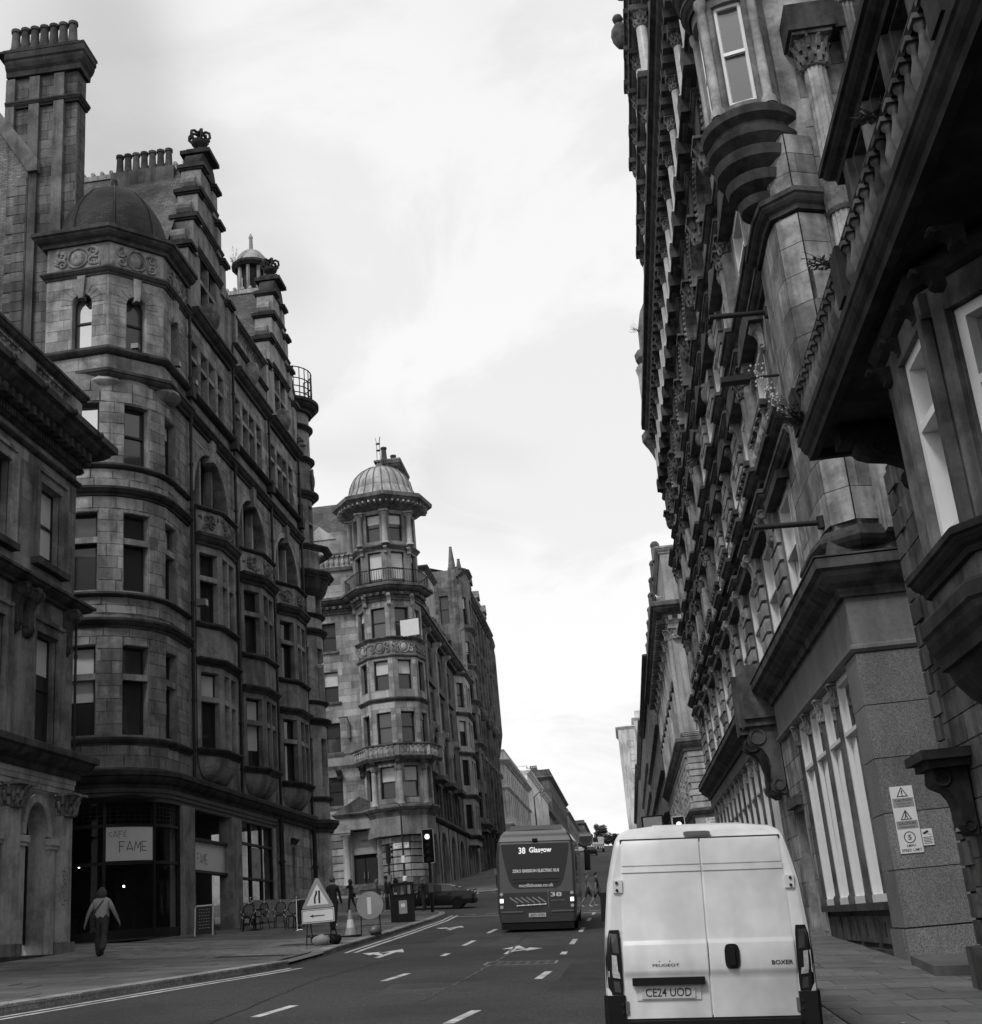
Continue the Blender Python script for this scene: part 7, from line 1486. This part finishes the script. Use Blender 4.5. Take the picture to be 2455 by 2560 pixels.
def round_sign():
    T=thing('road_sign_back','round grey sign seen from behind with a white label strip','road sign',M=lg(-7.95,39.6,rad(12)),local=True); m=MB()
    for s in (-1,1): m.tube([(s*.3,0,0),(s*.27,.12,1.05)],.017,6); m.tube([(s*.3,.45,0),(s*.27,.14,1.05)],.017,6)
    m.tube([(-.3,.03,.3),(.3,.03,.3)],.012,5); m.tube([(-.28,.1,1.33),(.33,.1,1.33)],.02,6); m.tube([(.33,.1,1.33),(.33,.1,1.05)],.02,6); m.build('frame','black_metal',T)
    m=MB(); n=28; m.prism([(.41*math.cos(2*pi*k/n),.88+.41*math.sin(2*pi*k/n)) for k in range(n)],lambda a,b,t:Vector((a,t,b)),-.02,.0); p=m.build('sign_disc','sign_grey',T); m=MB(); m.box(-.08,.04,-.028,-.021,.62,1.12); m.build('label_strip','sign_white',p); sandbag(T,.12,-.05,'grey_metal',.2); m=MB(); m.box(-.02,.3,-.2,-.1,0,.06); m.build('foot_block','black_plastic',T)
round_sign()
def cone():
    T=thing('traffic_cone','traffic cone with a pale sleeve beside the round sign','cone',M=lg(-8.45,39.0),local=True)
    m=MB(); m.box(-.25,.25,-.25,.25,0,.05); m.build('base','black_plastic',T); m=MB(); m.lathe([(.2,.05),(.14,.25),(.13,.26)],n=20); m.lathe([(.088,.5),(.05,.72),(.035,.78)],n=20); m.build('body','sign_grey',T,smooth=50); m=MB(); m.lathe([(.134,.26),(.09,.5)],n=20); m.build('sleeve','sign_white',T,smooth=50)
cone()
def litter_bin():
    T=thing('litter_bin','black square litter bin with open top frame by the kerb','litter bin',M=lg(-9.0,51.4,rad(4)),local=True)
    m=MB(); m.box(-.44,.44,-.4,.4,0,1.02); m.build('body','black_plastic',T); m=MB(); m.box(-.47,.47,-.43,.43,1.4,1.48)
    m.build('lid','black_plastic',T)
    for x in (-.42,.42):
        for y in (-.38,.38): m=MB(); m.box(x-.03,x+.03,y-.03,y+.03,1.02,1.4); m.build('post','black_plastic',T)
    m=MB(); m.box(-.1,.22,-.41,-.401,.3,.8); p=m.build('sticker','sign_grey',T); m=MB(); m.box(-.02,.14,-.414,-.411,.55,.68); m.build('sticker_mark','sign_white',p); m=MB(); m.box(-.27,-.14,-.41,-.401,1.05,1.12); m.build('crest','sign_grey',T); m=MB(); m.box(-.46,.46,-.42,.42,.98,1.03); m.build('rim','black_plastic',T)
litter_bin()
def signal(label,x,y,rz,zb,h=3.1,lit=0,board=True,tilt=0):
    T=thing('traffic_light',label,'traffic light',M=on_ground(x,y,rz,PH,tilt=False)@Matrix.Rotation(rad(tilt),4,'Y'),local=True,group='traffic lights at the junction')
    m=MB(); m.tube([(0,0,0),(0,0,zb+.2)],.065,10); m.tube([(0,0,0),(0,0,1.0)],.09,10); m.build('pole','black_metal',T,smooth=50)
    m=MB(); m.box(-.16,.16,-.12,.12,zb,zb+1.3); m.build('head','black_plastic',T)
    if board:
        m=MB(); m.box(-.31,.31,.0,.03,zb-.2,zb+1.5); b=m.build('backing_board','black_plastic',T); m=MB()
        for a,c,d,e in ((-.31,.31,zb-.2,zb-.16),(-.31,.31,zb+1.46,zb+1.5),(-.31,-.27,zb-.2,zb+1.5),(.27,.31,zb-.2,zb+1.5)): m.box(a,c,-.006,-.001,d,e)
        m.build('board_border','sign_white',b)
    R3=Matrix.Rotation(pi/2,3,'X')
    for i in range(4 if board else 3):
        z=zb+1.3-.2-.36*i; on=(i==lit)
        m=MB(); m.lathe([(.001,.0),(.125,.0),(.125,.03)],(0,-.13,z),18,R3); l=m.build('lens','lamp_on' if on else 'glass_bus',T)
        m=MB(); m.lathe([(.14,0),(.14,.2)],(0,-.12,z),14,R3,-.3,pi+.3); m.build('hood','black_plastic',l)
        if board and i==3: m=MB(); m.add([(a,-.14,z+b) for a,b in ((-.07,-.06),(-.03,-.06),(-.02,.0),(.03,.02),(.03,-.01),(.09,.05),(.03,.1),(.03,.07),(-.04,.05),(-.07,0))],[tuple(range(10))]); m.build('arrow','sign_white',l,recalc=False)
    m=MB(); m.box(-.1,.1,-.12,.12,.95,1.4); m.build('push_button_box','grey_metal',T)
    return T
signal('lit traffic light with a white-bordered board at the left kerb corner',-9.75,64.2,0,2.55)
signal('traffic light seen from the side before the pale tower',-16.8,91.3,rad(80),2.2,board=False,lit=9)
signal('traffic light whose lit lamp shows just above the van roof',2.75,62,0,2.62)
signal('slim traffic light on the far pavement left of the bus',-9.8,98,rad(150),2.3,board=False,lit=9)
def lamp_post():
    T=thing('lamp_post','slim tall lamp post in front of the domed corner building','lamp post',M=lg(-15.75,91.6),local=True)
    m=MB(); m.lathe([(.14,0),(.14,1.0),(.085,1.1),(.07,4),(.055,6.2)],n=12); m.tube([(0,0,6.1),(-.1,-.05,6.35),(-.45,-.2,6.5)],.035,6); m.build('pole','black_metal',T,smooth=50); m=MB(); m.box(-.85,-.4,-.32,-.16,6.44,6.54); m.build('lantern','grey_metal',T); m=MB(); m.box(-.12,.12,-.3,-.1,2.2,2.7); m.build('sign_box','sign_white',T); m=MB(); m.lathe([(.16,.95),(.16,1.2),(.1,1.3)],n=12); m.build('collar','sign_white',T)
lamp_post()
def far_lamp(label,x,y,s):
    T=thing('street_lamp',label,'street lamp',M=lg(x,y),local=True,group='far street lamps'); m=MB(); m.lathe([(.13,0),(.13,1.1),(.08,1.2),(.06,8)],n=8); m.tube([(0,0,7.9),(s*.6,0,8.4),(s*1.4,0,8.5)],.05,5); m.build('pole','black_metal',T); m=MB(); m.box(min(s*1.2,s*1.9),max(s*1.2,s*1.9),-.12,.12,8.42,8.54); m.build('lantern','grey_metal',T)
far_lamp('street lamp by the sooty offices past the bus',-9.8,150,1)
def board_sign():
    T=thing('direction_sign','grey framed sign board rising behind the van roof','road sign',M=lg(2.75,112,0),local=True); m=MB(); m.tube([(-.7,0,0),(-.7,0,3.8)],.05,8); m.build('post','black_metal',T); m=MB(); m.tube([(.7,0,0),(.7,0,3.8)],.05,8); m.build('post','black_metal',T); m=MB(); m.box(-.95,.95,-.05,0,3.7,5.0); b=m.build('board','black_plastic',T); m=MB(); m.box(-.8,.8,-.06,-.051,3.82,4.88); m.build('panel','sign_grey',b)
board_sign()
def a_board():
    T=thing('pavement_board','chalked A-board in a pale rounded frame outside the cafe door','sign board',M=lg(-14.3,42.9,rad(6)),local=True)
    m=MB(); m.add([(-.27,-.05,.06),(.27,-.05,.06),(.27,.06,.96),(-.27,.06,.96)],[(0,1,2,3)]); m.build('chalk_panel','ink',T,recalc=False)
    m=MB(); m.tube([(-.3,-.06,0),(-.3,.06,.9),(-.26,.07,.98),(.26,.07,.98),(.3,.06,.9),(.3,-.06,0)],.026,7); m.build('frame','sign_white',T,smooth=50); m=MB(); m.tube([(-.3,.4,0),(-.28,.08,.95)],.02,6); m.build('back_leg','grey_metal',T); m=MB(); m.tube([(.3,.4,0),(.28,.08,.95)],.02,6); m.build('back_leg','grey_metal',T)
    m=MB()
    for r in range(7):
        z=.85-.1*r; x=-.2+.04*RN.random()
        while x<.18: l=RN.uniform(.03,.1); y=-.063+(z-.06)*.122; m.box(x,min(.2,x+l),y,y+.004,z,z+.022); x+=l+.03
    stuff(m.build('chalk_writing','sign_grey',T))
a_board()
def bistro_chair(label,x,y,rz):
    T=thing('bistro_chair',label,'chair',M=lg(x,y,rz),local=True,group='bistro chairs outside the cafe')
    m=MB(); m.lathe([(.2,.44),(.22,.45),(.22,.48),(.19,.49)],n=16); m.build('seat','ink',T)
    n=18; m=MB(); m.tube([(.19*math.cos(t),-.2-.05*(.2+math.sin(t)*.5),.74+.22*math.sin(t)) for t in [2*pi*k/n for k in range(n+1)]],.02,6); m.build('back_frame','black_metal',T,smooth=50); m=MB(); m.add([(.17*math.cos(2*pi*k/n),-.215-.025*math.sin(2*pi*k/n),.74+.2*math.sin(2*pi*k/n)) for k in range(n)],[tuple(range(n))]); m.build('back_panel','paving_dark',T,recalc=False)
    for s in (-1,1):
        m=MB(); m.tube([(s*.17,-.17,.46),(s*.22,-.24,0)],.016,6); m.build('leg','black_metal',T); m=MB(); m.tube([(s*.16,.16,.46),(s*.2,.2,0)],.016,6); m.build('leg','black_metal',T)
        m=MB(); m.tube([(s*.18,-.2,.72),(s*.27,-.05,.68),(s*.25,.12,.6),(s*.18,.15,.47)],.015,6); m.build('arm','black_metal',T)
        for (a,b,c) in ((s*.19,-.215,.62),(s*.26,-.02,.67),(s*.18,.16,.45),(s*.18,-.18,.45)): m=MB(); m.ball((a,b,c),.026,1,1,1.6,6,4); m.build('pale_binding','sign_white',T)
    m=MB(); m.ball((0,-.23,.97),.03); m.build('pale_binding','sign_white',T)
for i,(x,y,r) in enumerate(((-13.75,46.2,190),(-13.6,47.3,160),(-13.2,48.5,185),(-12.35,47.0,178),(-12.6,48.9,20),(-14.3,47.9,90))):
    bistro_chair(['leftmost bistro chair outside the three-light cafe window','bistro chair second from the left outside the cafe','bistro chair behind the others by the cafe barrier','nearest bistro chair beside the cafe barrier','bistro chair turned towards the cafe wall behind the barrier','bistro chair closest to the cafe window wall'][i],x,y,rad(r))
def bistro_table(label,x,y):
    T=thing('bistro_table',label,'table',M=lg(x,y),local=True,group='bistro tables'); m=MB(); m.lathe([(.02,.7),(.33,.7),(.33,.73),(.02,.73)],n=20); m.build('table_top','ink',T); m=MB(); m.lathe([(.035,.05),(.03,.7)],n=8); m.build('stem','black_metal',T); m=MB(); m.lathe([(.24,0),(.22,.03),(.04,.06)],n=16); m.build('foot','black_metal',T)
bistro_table('small round table among the left pair of bistro chairs',-13.65,46.75); bistro_table('small round table by the cafe barrier',-12.45,47.95)
def barrier():
    T=thing('cafe_barrier','dark canvas windbreak on posts around the cafe seats','barrier',(-11.5,47,G(-11.5,47)))
    P_=[(-11.75,45.4),(-11.45,49.6),(-14.9,50.4)]
    for x,y in P_: m=MB(); z=G(x,y)+PH; m.tube([(x,y,z),(x,y,z+1.08)],.022,7); m.lathe([(.2,z),(.18,z+.03),(.03,z+.05)],(x,y,0),14); m.ball((x,y,z+1.1),.04); m.build('post','chrome',T,smooth=50)
    for (a,b),(c,d) in zip(P_,P_[1:]):
        m=MB(); m.add([(a,b,G(a,b)+PH+.2),(c,d,G(c,d)+PH+.2),(c,d,G(c,d)+PH+1.02),(a,b,G(a,b)+PH+1.02)],[(0,1,2,3)]); m.build('canvas','dark_paint' if c>-12 else 'sign_grey',T,recalc=False)
barrier()
# notices on the granite pier
def notices():
    Y=23.2-.095
    T=thing('caution_notice','tall white notice warning of vehicles, pedestrians and a 5mph limit on granite','notice',(4.97,Y,2.84))
    m=MB(); m.box(4.775,5.17,Y-.006,Y+.006,2.265,3.41); m.build('panel','sign_white',T); F=lambda x,z,o=.009:Matrix(((1,0,0,x),(0,0,-1,Y-o),(0,1,0,z),(0,0,0,1)))
    def tri(zc,s=.1):
        m=MB(); 
        q=[(-s,-s*.75),(s,-s*.75),(0,s)]; r=[(-s*.74,-s*.6),(s*.74,-s*.6),(0,s*.68)]
        m.add([(4.975+a,Y-.008,zc+b) for a,b in q+r],[(0,1,4,3),(1,2,5,4),(2,0,3,5)]); m.build('triangle_border','ink',T,recalc=False)
    for z in (3.3,2.905): tri(z)
    text('!',T,F(4.975,3.29),.025,.1,bold=.02)
    m=MB(); m.ball((4.975,Y-.008,2.955),.014,1,.2,1); m.add([(4.975+a,Y-.008,2.9+b) for a,b in ((-.012,.04),(.012,.04),(.014,0),(.035,-.05),(.02,-.05),(0,-.015),(-.02,-.05),(-.035,-.05),(-.012,0))],[tuple(range(9))]); m.build('walking_figure','ink',T,recalc=False)
    for z,h in ((3.125,.16),(2.745,.14)): m=MB(); m.box(4.79,5.155,Y-.0075,Y-.006,z-h/2,z+h/2); m.build('caption_band','sign_grey',T)
    text('CAUTION',T,F(4.973,3.165),.29,.045,bold=.015); text('Vehicles exit',T,F(4.973,3.11),.27,.03); text('from lane',T,F(4.973,3.065),.2,.028); text('CAUTION',T,F(4.973,2.77),.29,.045,bold=.015); text('Pedestrians',T,F(4.973,2.71),.25,.035)
    m=MB(); n=28
    m.add([(4.973+r*math.cos(2*pi*k/n),Y-.008,2.53+r*math.sin(2*pi*k/n)) for r in (.1,.085) for k in range(n)],[(k,(k+1)%n,n+(k+1)%n,n+k) for k in range(n)]); m.build('speed_ring','ink',T,recalc=False); text('5',T,F(4.973,2.53),.055,.085,bold=.02); text('5MPH',T,F(4.973,2.39),.15,.042,bold=.01); text('SPEED LIMIT',T,F(4.973,2.315),.35,.045,bold=.01)
    T=thing('camera_notice','small white security camera notice beside the tall caution notice','notice',(5.27,Y,2.5)); m=MB(); m.box(5.185,5.37,Y-.006,Y+.006,2.37,2.65); m.build('panel','sign_white',T)
    m=MB(); m.add([(5.27+a,Y-.008,2.6+b) for a,b in ((-.07,-.02),(.02,.025),(.04,-.005),(-.04,-.045))],[(0,1,2,3)]); m.add([(5.27+a,Y-.008,2.6+b) for a,b in ((.01,-.03),(.07,-.05),(.07,-.06),(.01,-.04))],[(0,1,2,3)]); m.build('camera_symbol','ink',T,recalc=False)
    m=MB()
    for k in range(5): m.box(5.2,5.355-.02*(k%2),Y-.008,Y-.007,2.5-.025*k,2.51-.025*k)
    m.build('small_print','ink',T)
notices()
# gulls and plants
def gull(label,x,y,z,rz):
    T=thing('gull',label,'bird',M=Matrix.Translation((x,y,z))@Matrix.Rotation(rz,4,'Z'),local=True,group='perched gulls'); m=MB(); m.ball((0,0,.2),.1,.9,2.0,1,10,8,Matrix.Rotation(rad(20),3,'X')); m.tube([(0,.1,.24),(0,.17,.36),(0,.22,.4)],[.06,.045,.05],8); m.ball((0,.2,.4),.055); m.tube([(0,.24,.4),(0,.31,.38)],[.018,.006],5); m.build('body','sign_white',T,smooth=True); m=MB(); m.ball((.07,-.06,.22),.09,.3,2.2,.7,8,6); m.build('wing','sign_grey',T,smooth=True); m=MB(); m.ball((-.07,-.06,.22),.09,.3,2.2,.7,8,6); m.build('wing','sign_grey',T,smooth=True)
    for s in (-.03,.03): m=MB(); m.tube([(s,0,.12),(s,0,0)],.008,4); m.build('leg','sign_grey',T)
gull('white gull on the deep cornice of the right corner block',4.4,84.2,22.15,1.2); gull('white gull perched near the cafe turret lamp',-15.05,65.2,15.78,-1)
stone('leaf',.1,tint=.4,soot=.3,streak=0,rough=.6); plain('blossom',.45,.8)
def weed(label,p,n,h,spread,lean,fl=False,dirs=None):
    T=thing('wall_plant',label,'plant',p,local=True,group='plants rooted in the stonework'); m=MB(); lf=MB(); at_=[]; rg=random.Random(int(p[1]*10))
    for i in range(n):
        a=rg.uniform(0,6.28); l=h*rg.uniform(.5,1.0); tip=Vector((lean[0]*l+spread*math.cos(a)*l,lean[1]*l+spread*math.sin(a)*l,l*rg.uniform(.6,1.0)))
        pts=[Vector((0,0,0)).lerp(tip,t)+Vector((0,0,-.25*l*(t**2)*(1 if spread>.4 else .3))) for t in (0,.35,.7,1)]; m.tube(pts,[.008,.006,.004,.002],4)
        for k in range(12):
            t=rg.uniform(.25,1); q=pts[0].lerp(pts[3],t)+Vector((0,0,-.2*l*t*t*(1 if spread>.4 else .3))); b=rg.uniform(0,6.28); d=Vector((math.cos(b),math.sin(b),rg.uniform(-.5,.5))); s_=rg.uniform(.04,.09); w_=d.cross(Vector((0,0,1))).normalized()*s_*.22
            lf.add([q,q+d*s_*.5+w_,q+d*s_,q+d*s_*.5-w_],[(0,1,2,3)])
    m.build('stems','dark_paint',T); stuff(lf.build('leaves','leaf',T,recalc=False))
    if fl:
        f=MB()
        for i in range(60):
            t=rg.random(); q=Vector((-.25-.25*t+.05*rg.gauss(0,1),.1+.05*rg.gauss(0,1),.25+.75*t)); f.ball(q,.014+.01*rg.random(),n=5,m=3)
        stuff(f.build('blossom','blossom',T))
weed('feathery weed with pale flower spikes on the dark balcony corner',(2.96,15.3,7.4),46,.75,.45,(-.25,.15),True)
weed('small weed hanging from the middle of the dark balcony rail',(2.95,12.2,8.0),14,.4,.6,(-.2,0)); weed('tuft of grass sprouting high on the dark balcony',(2.95,9.6,8.0),12,.35,.6,(-.2,0)); weed('sapling sprouting from the stepped gable of the cafe block',(-15.2,51.3,32.6),16,1.5,.35,(.15,.1)); weed('twiggy shrub on the far turret of the ornate block',(4.35,65.0,33.2),10,1.2,.5,(-.2,0))
# trees at the top of the hill
def hill_tree(label,x,y,h,r,seed):
    T=thing('hilltop_tree',label,'tree',(x,y,G(x,y)),local=True,group='trees on the hilltop'); rg=random.Random(seed); m=MB(); m.tube([(0,0,0),(.1,0,h*.35),(0,0,h*.6)],[.35,.25,.1],7)
    for k in range(6): a=k*1.05; m.tube([(0,0,h*.4),(r*.6*math.cos(a),r*.6*math.sin(a),h*.75)],[.14,.04],5)
    m.build('trunk','gothic_stone',T); lf=MB()
    cl=[(rg.uniform(-r,r)*.75,rg.uniform(-r,r)*.75,h*rg.uniform(.5,.95),r*rg.uniform(.25,.5)) for _ in range(16)]
    for cx,cy,cz,cr in cl:
        for k in range(130):
            d=Vector((rg.gauss(0,1),rg.gauss(0,1),rg.gauss(0,1))).normalized()*cr*rg.random()**.4; q=Vector((cx,cy,cz))+d; s_=rg.uniform(.12,.28); u_=Vector((rg.gauss(0,1),rg.gauss(0,1),rg.gauss(0,1))).normalized()*s_; v_=u_.orthogonal().normalized()*s_*.7; lf.add([q-u_,q+v_,q+u_,q-v_],[(0,1,2,3)])
    stuff(lf.build('crown','leaf',T,recalc=False))
hill_tree('dark round tree on the hilltop above the works truck',-5.6,330,6.2,2.1,3); hill_tree('low tree on the hilltop nearest the white van',-2.6,338,4.2,2.2,5)
# fallen litter and worn stone step at the lane mouth
t_=thing('lane_step','worn stone step at the mouth of the lane by the granite pier','step',(5.0,20.9,G(5,21)))
m=MB(); m.add([(x,y,G(x,y)+PH+h) for x,y in ((4.3,20.0),(6.0,20.0),(6.0,22.6),(4.45,22.3)) for h in (-.05,.14)],[(0,2,3,1),(2,4,5,3),(4,6,7,5),(6,0,1,7),(1,3,5,7)]); m.build('tread','paving_dark',t_)
m=MB()
for k in range(60):
    x,y=RN.uniform(2.6,4.5),RN.uniform(12,40); z=G(x,y)+PH+.004; s_=RN.uniform(.008,.03); a=RN.uniform(0,6); m.add([(x+s_*math.cos(a+q),y+s_*math.sin(a+q),z) for q in (0,1.4,3.1,4.5)],[(0,1,2,3)])
o=stuff(m.build('litter_specks','sign_white',None,recalc=False)); o['label']='scattered pale specks of litter on the right pavement'; o['category']='litter'
# ---------------------------------------------------------------- people
for n_,v_ in (('skin',.24),('hair_dark',.012),('hair_mid',.09),('hair_fair',.2),('cloth_black',.014),('cloth_dark',.035),('cloth_mid',.085),('cloth_pale',.24),('denim',.07),('cloth_light',.33),('hair_brown',.05),('shoe_dark',.015),('shoe_white',.6)): plain(n_,v_,.8,vary=.18,nscale=18)
def person(label,x,y,rz,h=1.75,top='cloth_dark',bottom='cloth_black',shoe='shoe_dark',hair='hair_dark',legs=((12,6),(-14,18)),arms=((-10,12,6),(12,14,6)),shortsl=False,shorts=False,build=1.0,lean=3,longhair=False,dz=PH,bag=None,group='pedestrians',hem=None,stout=1.0,flare=1.0):
    """skeleton grown into one skin; angles: legs (thigh forward, knee bend), arms (forward, elbow, sideways) in degrees; faces +y"""
    k=h/1.75; V=[];E=[];R=[];B=[]
    def add(p,r,par,reg): V.append(Vector(p)); R.append(r*build if reg not in ('hand','head') else r); B.append(reg); (E.append((par,len(V)-1)) if par is not None else None); return len(V)-1
    ls=math.sin(rad(lean)); up=lambda z:(0,ls*(z-.95),z)
    pel=add((0,0,.97),.135*stout,None,'bottom'); wst=add(up(1.1),.125*stout,pel,'top'); ch=add(up(1.3),.145*stout,wst,'top'); nb=add(up(1.45),.1,ch,'top'); nk=add(up(1.52),.055,nb,'skin'); h0=add((0,ls*.6+.015,1.6),.078,nk,'skin'); h1=add((0,ls*.65+.02,1.68),.092,h0,'skin'); h2=add((0,ls*.7+.01,1.745),.06,h1,'skin')
    nose=add((0,ls*.63+.115,1.625),.014,h0,'skin')
    for s in (-1,1): add((s*.09,ls*.62,1.63),.016,h0,'skin')
    for s,(th,kn) in zip((-1,1),legs):
        hip=add((s*.085,0,.9),.1,pel,'bottom'); a=rad(th); kp=Vector((s*.095,math.sin(a)*.43,.9-math.cos(a)*.43)); kmid=add(Vector((s*.09,0,.9)).lerp(kp,.5),.085,hip,'bottom'); kj=add(kp,.064,kmid,'bottom'); b=a-rad(kn); ap=kp+Vector((0,math.sin(b)*.41,-math.cos(b)*.41)); cf=add(kp.lerp(ap,.35),.06 if shorts else .066*flare,kj,'skin' if shorts else 'bottom'); an=add(ap,.042 if shorts else .055*flare,cf,'skin' if shorts else 'bottom'); hl=add(ap+Vector((0,-.03,-.045)),.042,an,'shoe'); add(ap+Vector((0,.15*math.cos(b*.6),-.05+.12*math.sin(min(0,b)*.8))),.034,hl,'shoe')
    wr=[]
    for s,(fw,el,ab) in zip((-1,1),arms):
        sh=add((s*.165,ls*.46,1.41),.07,nb,'top'); a=rad(fw); c=rad(ab); ep=Vector((s*(.2+.29*math.sin(c)),ls*.46+math.sin(a)*.29,1.39-math.cos(a)*math.cos(c)*.29)); um=add(Vector((s*.19,ls*.46,1.39)).lerp(ep,.5),.056,sh,'top'); ej=add(ep,.043,um,'skin' if shortsl else 'top'); b=a+rad(el); wp=ep+Vector((s*.25*math.sin(c)*.8,math.sin(b)*.26,-math.cos(b)*math.cos(c*.8)*.26)); fm=add(ep.lerp(wp,.4),.042,ej,'skin' if shortsl else 'top'); w_=add(wp,.028,fm,'skin' if shortsl else 'top'); d=(wp-ep).normalized(); pa=add(wp+d*.06,.032,w_,'hand'); pl_=add(wp+d*.095,.03,pa,'hand'); wr.append(wp+d*.08)
        sd=Vector((0,1,0)) if abs(d.y)<.8 else Vector((0,0,1)); sd=(sd-d*sd.dot(d)).normalized()
        for q,(o,l) in enumerate(((-.03,.06),(-.01,.075),(.012,.07),(.03,.055))): f0=add(wp+d*.115+sd*o,.009,pl_,'hand'); f1=add(wp+d*(.115+l*.55)+sd*o+Vector((-s*.012,0,0)),.0085,f0,'hand'); add(wp+d*(.115+l)+sd*o+Vector((-s*.03,0,0)),.0075,f1,'hand')
        t0=add(wp+d*.05+sd*.045,.011,pa,'hand'); add(wp+d*.09+sd*.065,.009,t0,'hand')
    me=bpy.data.meshes.new('body'); me.from_pydata([v*k for v in V],E,[]); o=bpy.data.objects.new('tmp',me); COL.objects.link(o); md=o.modifiers.new('s','SKIN'); md.use_smooth_shade=True; md.branch_smoothing=.3
    for i,r in enumerate(R): q=me.skin_vertices[0].data[i]; q.radius=(r*k,r*k); q.use_root=(i==0)
    md2=o.modifiers.new('d','SUBSURF'); md2.levels=1; md2.render_levels=1
    nm=bpy.data.meshes.new_from_object(o.evaluated_get(bpy.context.evaluated_depsgraph_get())); bpy.data.objects.remove(o); bpy.data.meshes.remove(me)
    # flatten the trunk front to back and widen the shoulders
    reg=['top','bottom','skin','shoe']; mats={'top':top,'bottom':bottom,'skin':'skin','shoe':shoe}; nm.materials.clear()
    for r in reg: nm.materials.append(MT[mats[r]])
    seg=[(V[a]*k,V[b]*k,B[b] if B[b]!='hand' else 'skin') for a,b in E]
    for v in nm.vertices:
        z=v.co.z/k
        if .85<z<1.5 and abs(v.co.x)<.19*k: v.co.y*=.82; v.co.x*=1.12
    for p in nm.polygons:
        c=p.center; best=None
        for a,b,r in seg:
            d=b-a; t=max(0,min(1,(c-a).dot(d)/max(1e-9,d.length_squared))); q=(c-a-d*t).length
            if best is None or q<best[0]: best=(q,r)
        r=best[1]
        if hem and r=='bottom' and c.z/k>hem: r='top'
        p.material_index=reg.index(r); p.use_smooth=True
    T=thing('person',label,'person',M=on_ground(x,y,rz,dz,tilt=False),local=True,group=group); put('body',nm,T)
    m=MB(); hy=ls*.66; m.ball((0,(hy-.012)*k,1.685*k),.104*k,.95,1.1,1.0,12,8); m.v=[(a,b,c) for a,b,c in m.v]
    if longhair: m.ball((0,(hy-.05)*k,1.6*k),.135*k,1.1,.8,1.1,12,8)
    # keep the hair off the face
    m.v=[(a,min(b,(hy+.055+max(0,(c/k-1.69))*1.0)*k) if c/k<1.74 else b,max(c,1.5*k)) for a,b,c in m.v]; m.build('hair',hair,T,smooth=True)
    if bag:
        m=MB(); s=bag; m.box(s*.2*k-.06,s*.2*k+.06,-.16,.14,.78*k,1.0*k); m.build('shoulder_bag','cloth_black',T); m=MB(); m.tube([(s*.2*k,-.02,1.0*k),(s*.12*k,-.15,1.2*k),(-s*.05*k,-.13,1.4*k),(-s*.11*k,0,1.47*k),(-s*.03*k,.13,1.36*k),(s*.2*k,.1,1.0*k)],.014,5); m.build('bag_strap','cloth_black',T)
    return T
person('woman in pale top and loose trousers striding past the cafe with a shoulder bag',-13.25,31.8,rad(10),1.64,'cloth_light','cloth_dark',hair='hair_brown',legs=((14,4),(-14,26)),arms=((-12,24,26),(8,20,24)),shortsl=True,build=1.3,stout=1.3,flare=1.35,longhair=True,bag=-1)
person('man in a dark jacket walking away behind the triangular sign',-10.25,44.6,rad(-4),1.76,'cloth_black','cloth_black',hair='hair_mid',build=1.15,legs=((10,4),(-12,16)))
person('woman in a sleeveless black outfit carrying a pale coat over her shoulder',-15.2,70.6,rad(70),1.7,'cloth_black','cloth_black',hair='hair_dark',longhair=True,arms=((60,70,10),(-6,10,8)),shortsl=True,bag=1)
person('long-haired woman in grey talking near the tower doorway',-13.6,69.9,rad(-75),1.66,'cloth_mid','cloth_dark',hair='hair_fair',longhair=True,legs=((2,2),(-3,4)),arms=((10,40,6),(20,70,8)))
person('tall man in a black coat facing the long-haired woman',-12.95,69.3,rad(95),1.82,'cloth_black','cloth_black',legs=((3,2),(-3,4)),shoe='shoe_white')
person('person in pale grey top with curly hair waiting at the corner',-12.1,67.4,rad(20),1.68,'cloth_mid','denim',hair='hair_dark',longhair=True,legs=((4,2),(-6,8)))
person('man in dark polo shirt and shorts crossing the road',-2.15,69.0,rad(-88),1.78,'cloth_mid','cloth_dark',shoe='shoe_white',shorts=True,shortsl=True,legs=((26,8),(-22,14)),arms=((-18,12,4),(16,14,4)),dz=0,hair='hair_mid')
person('bearded man in black T-shirt and shorts crossing beside the van',-1.62,67.6,rad(-88),1.76,'cloth_black','cloth_black',shoe='shoe_white',shorts=True,shortsl=True,legs=((-24,16),(24,6)),arms=((14,14,4),(-16,14,4)),dz=0)
person('person in white trousers and black top beside the far shops',-10.8,112,rad(10),1.74,'cloth_black','cloth_pale'); person('distant walker in dark clothes by the far arcade',-11.6,121,rad(185),1.74,'cloth_dark','cloth_dark')
person('far pedestrian in pale top on the left pavement by the parked cars',-10.9,134,rad(0),1.74,'cloth_pale','cloth_dark'); person('far pedestrian in black walking down the left pavement',-10.4,160,rad(180),1.74,'cloth_black','denim'); person('person crossing far up the hill behind the bus mirror',-1.0,97,rad(-90),1.72,'cloth_pale','denim',dz=0); person('pedestrian in dark coat on the pavement behind the bin',-11.5,72.5,rad(150),1.74,'cloth_black','cloth_dark',dz=0,hair='hair_fair')
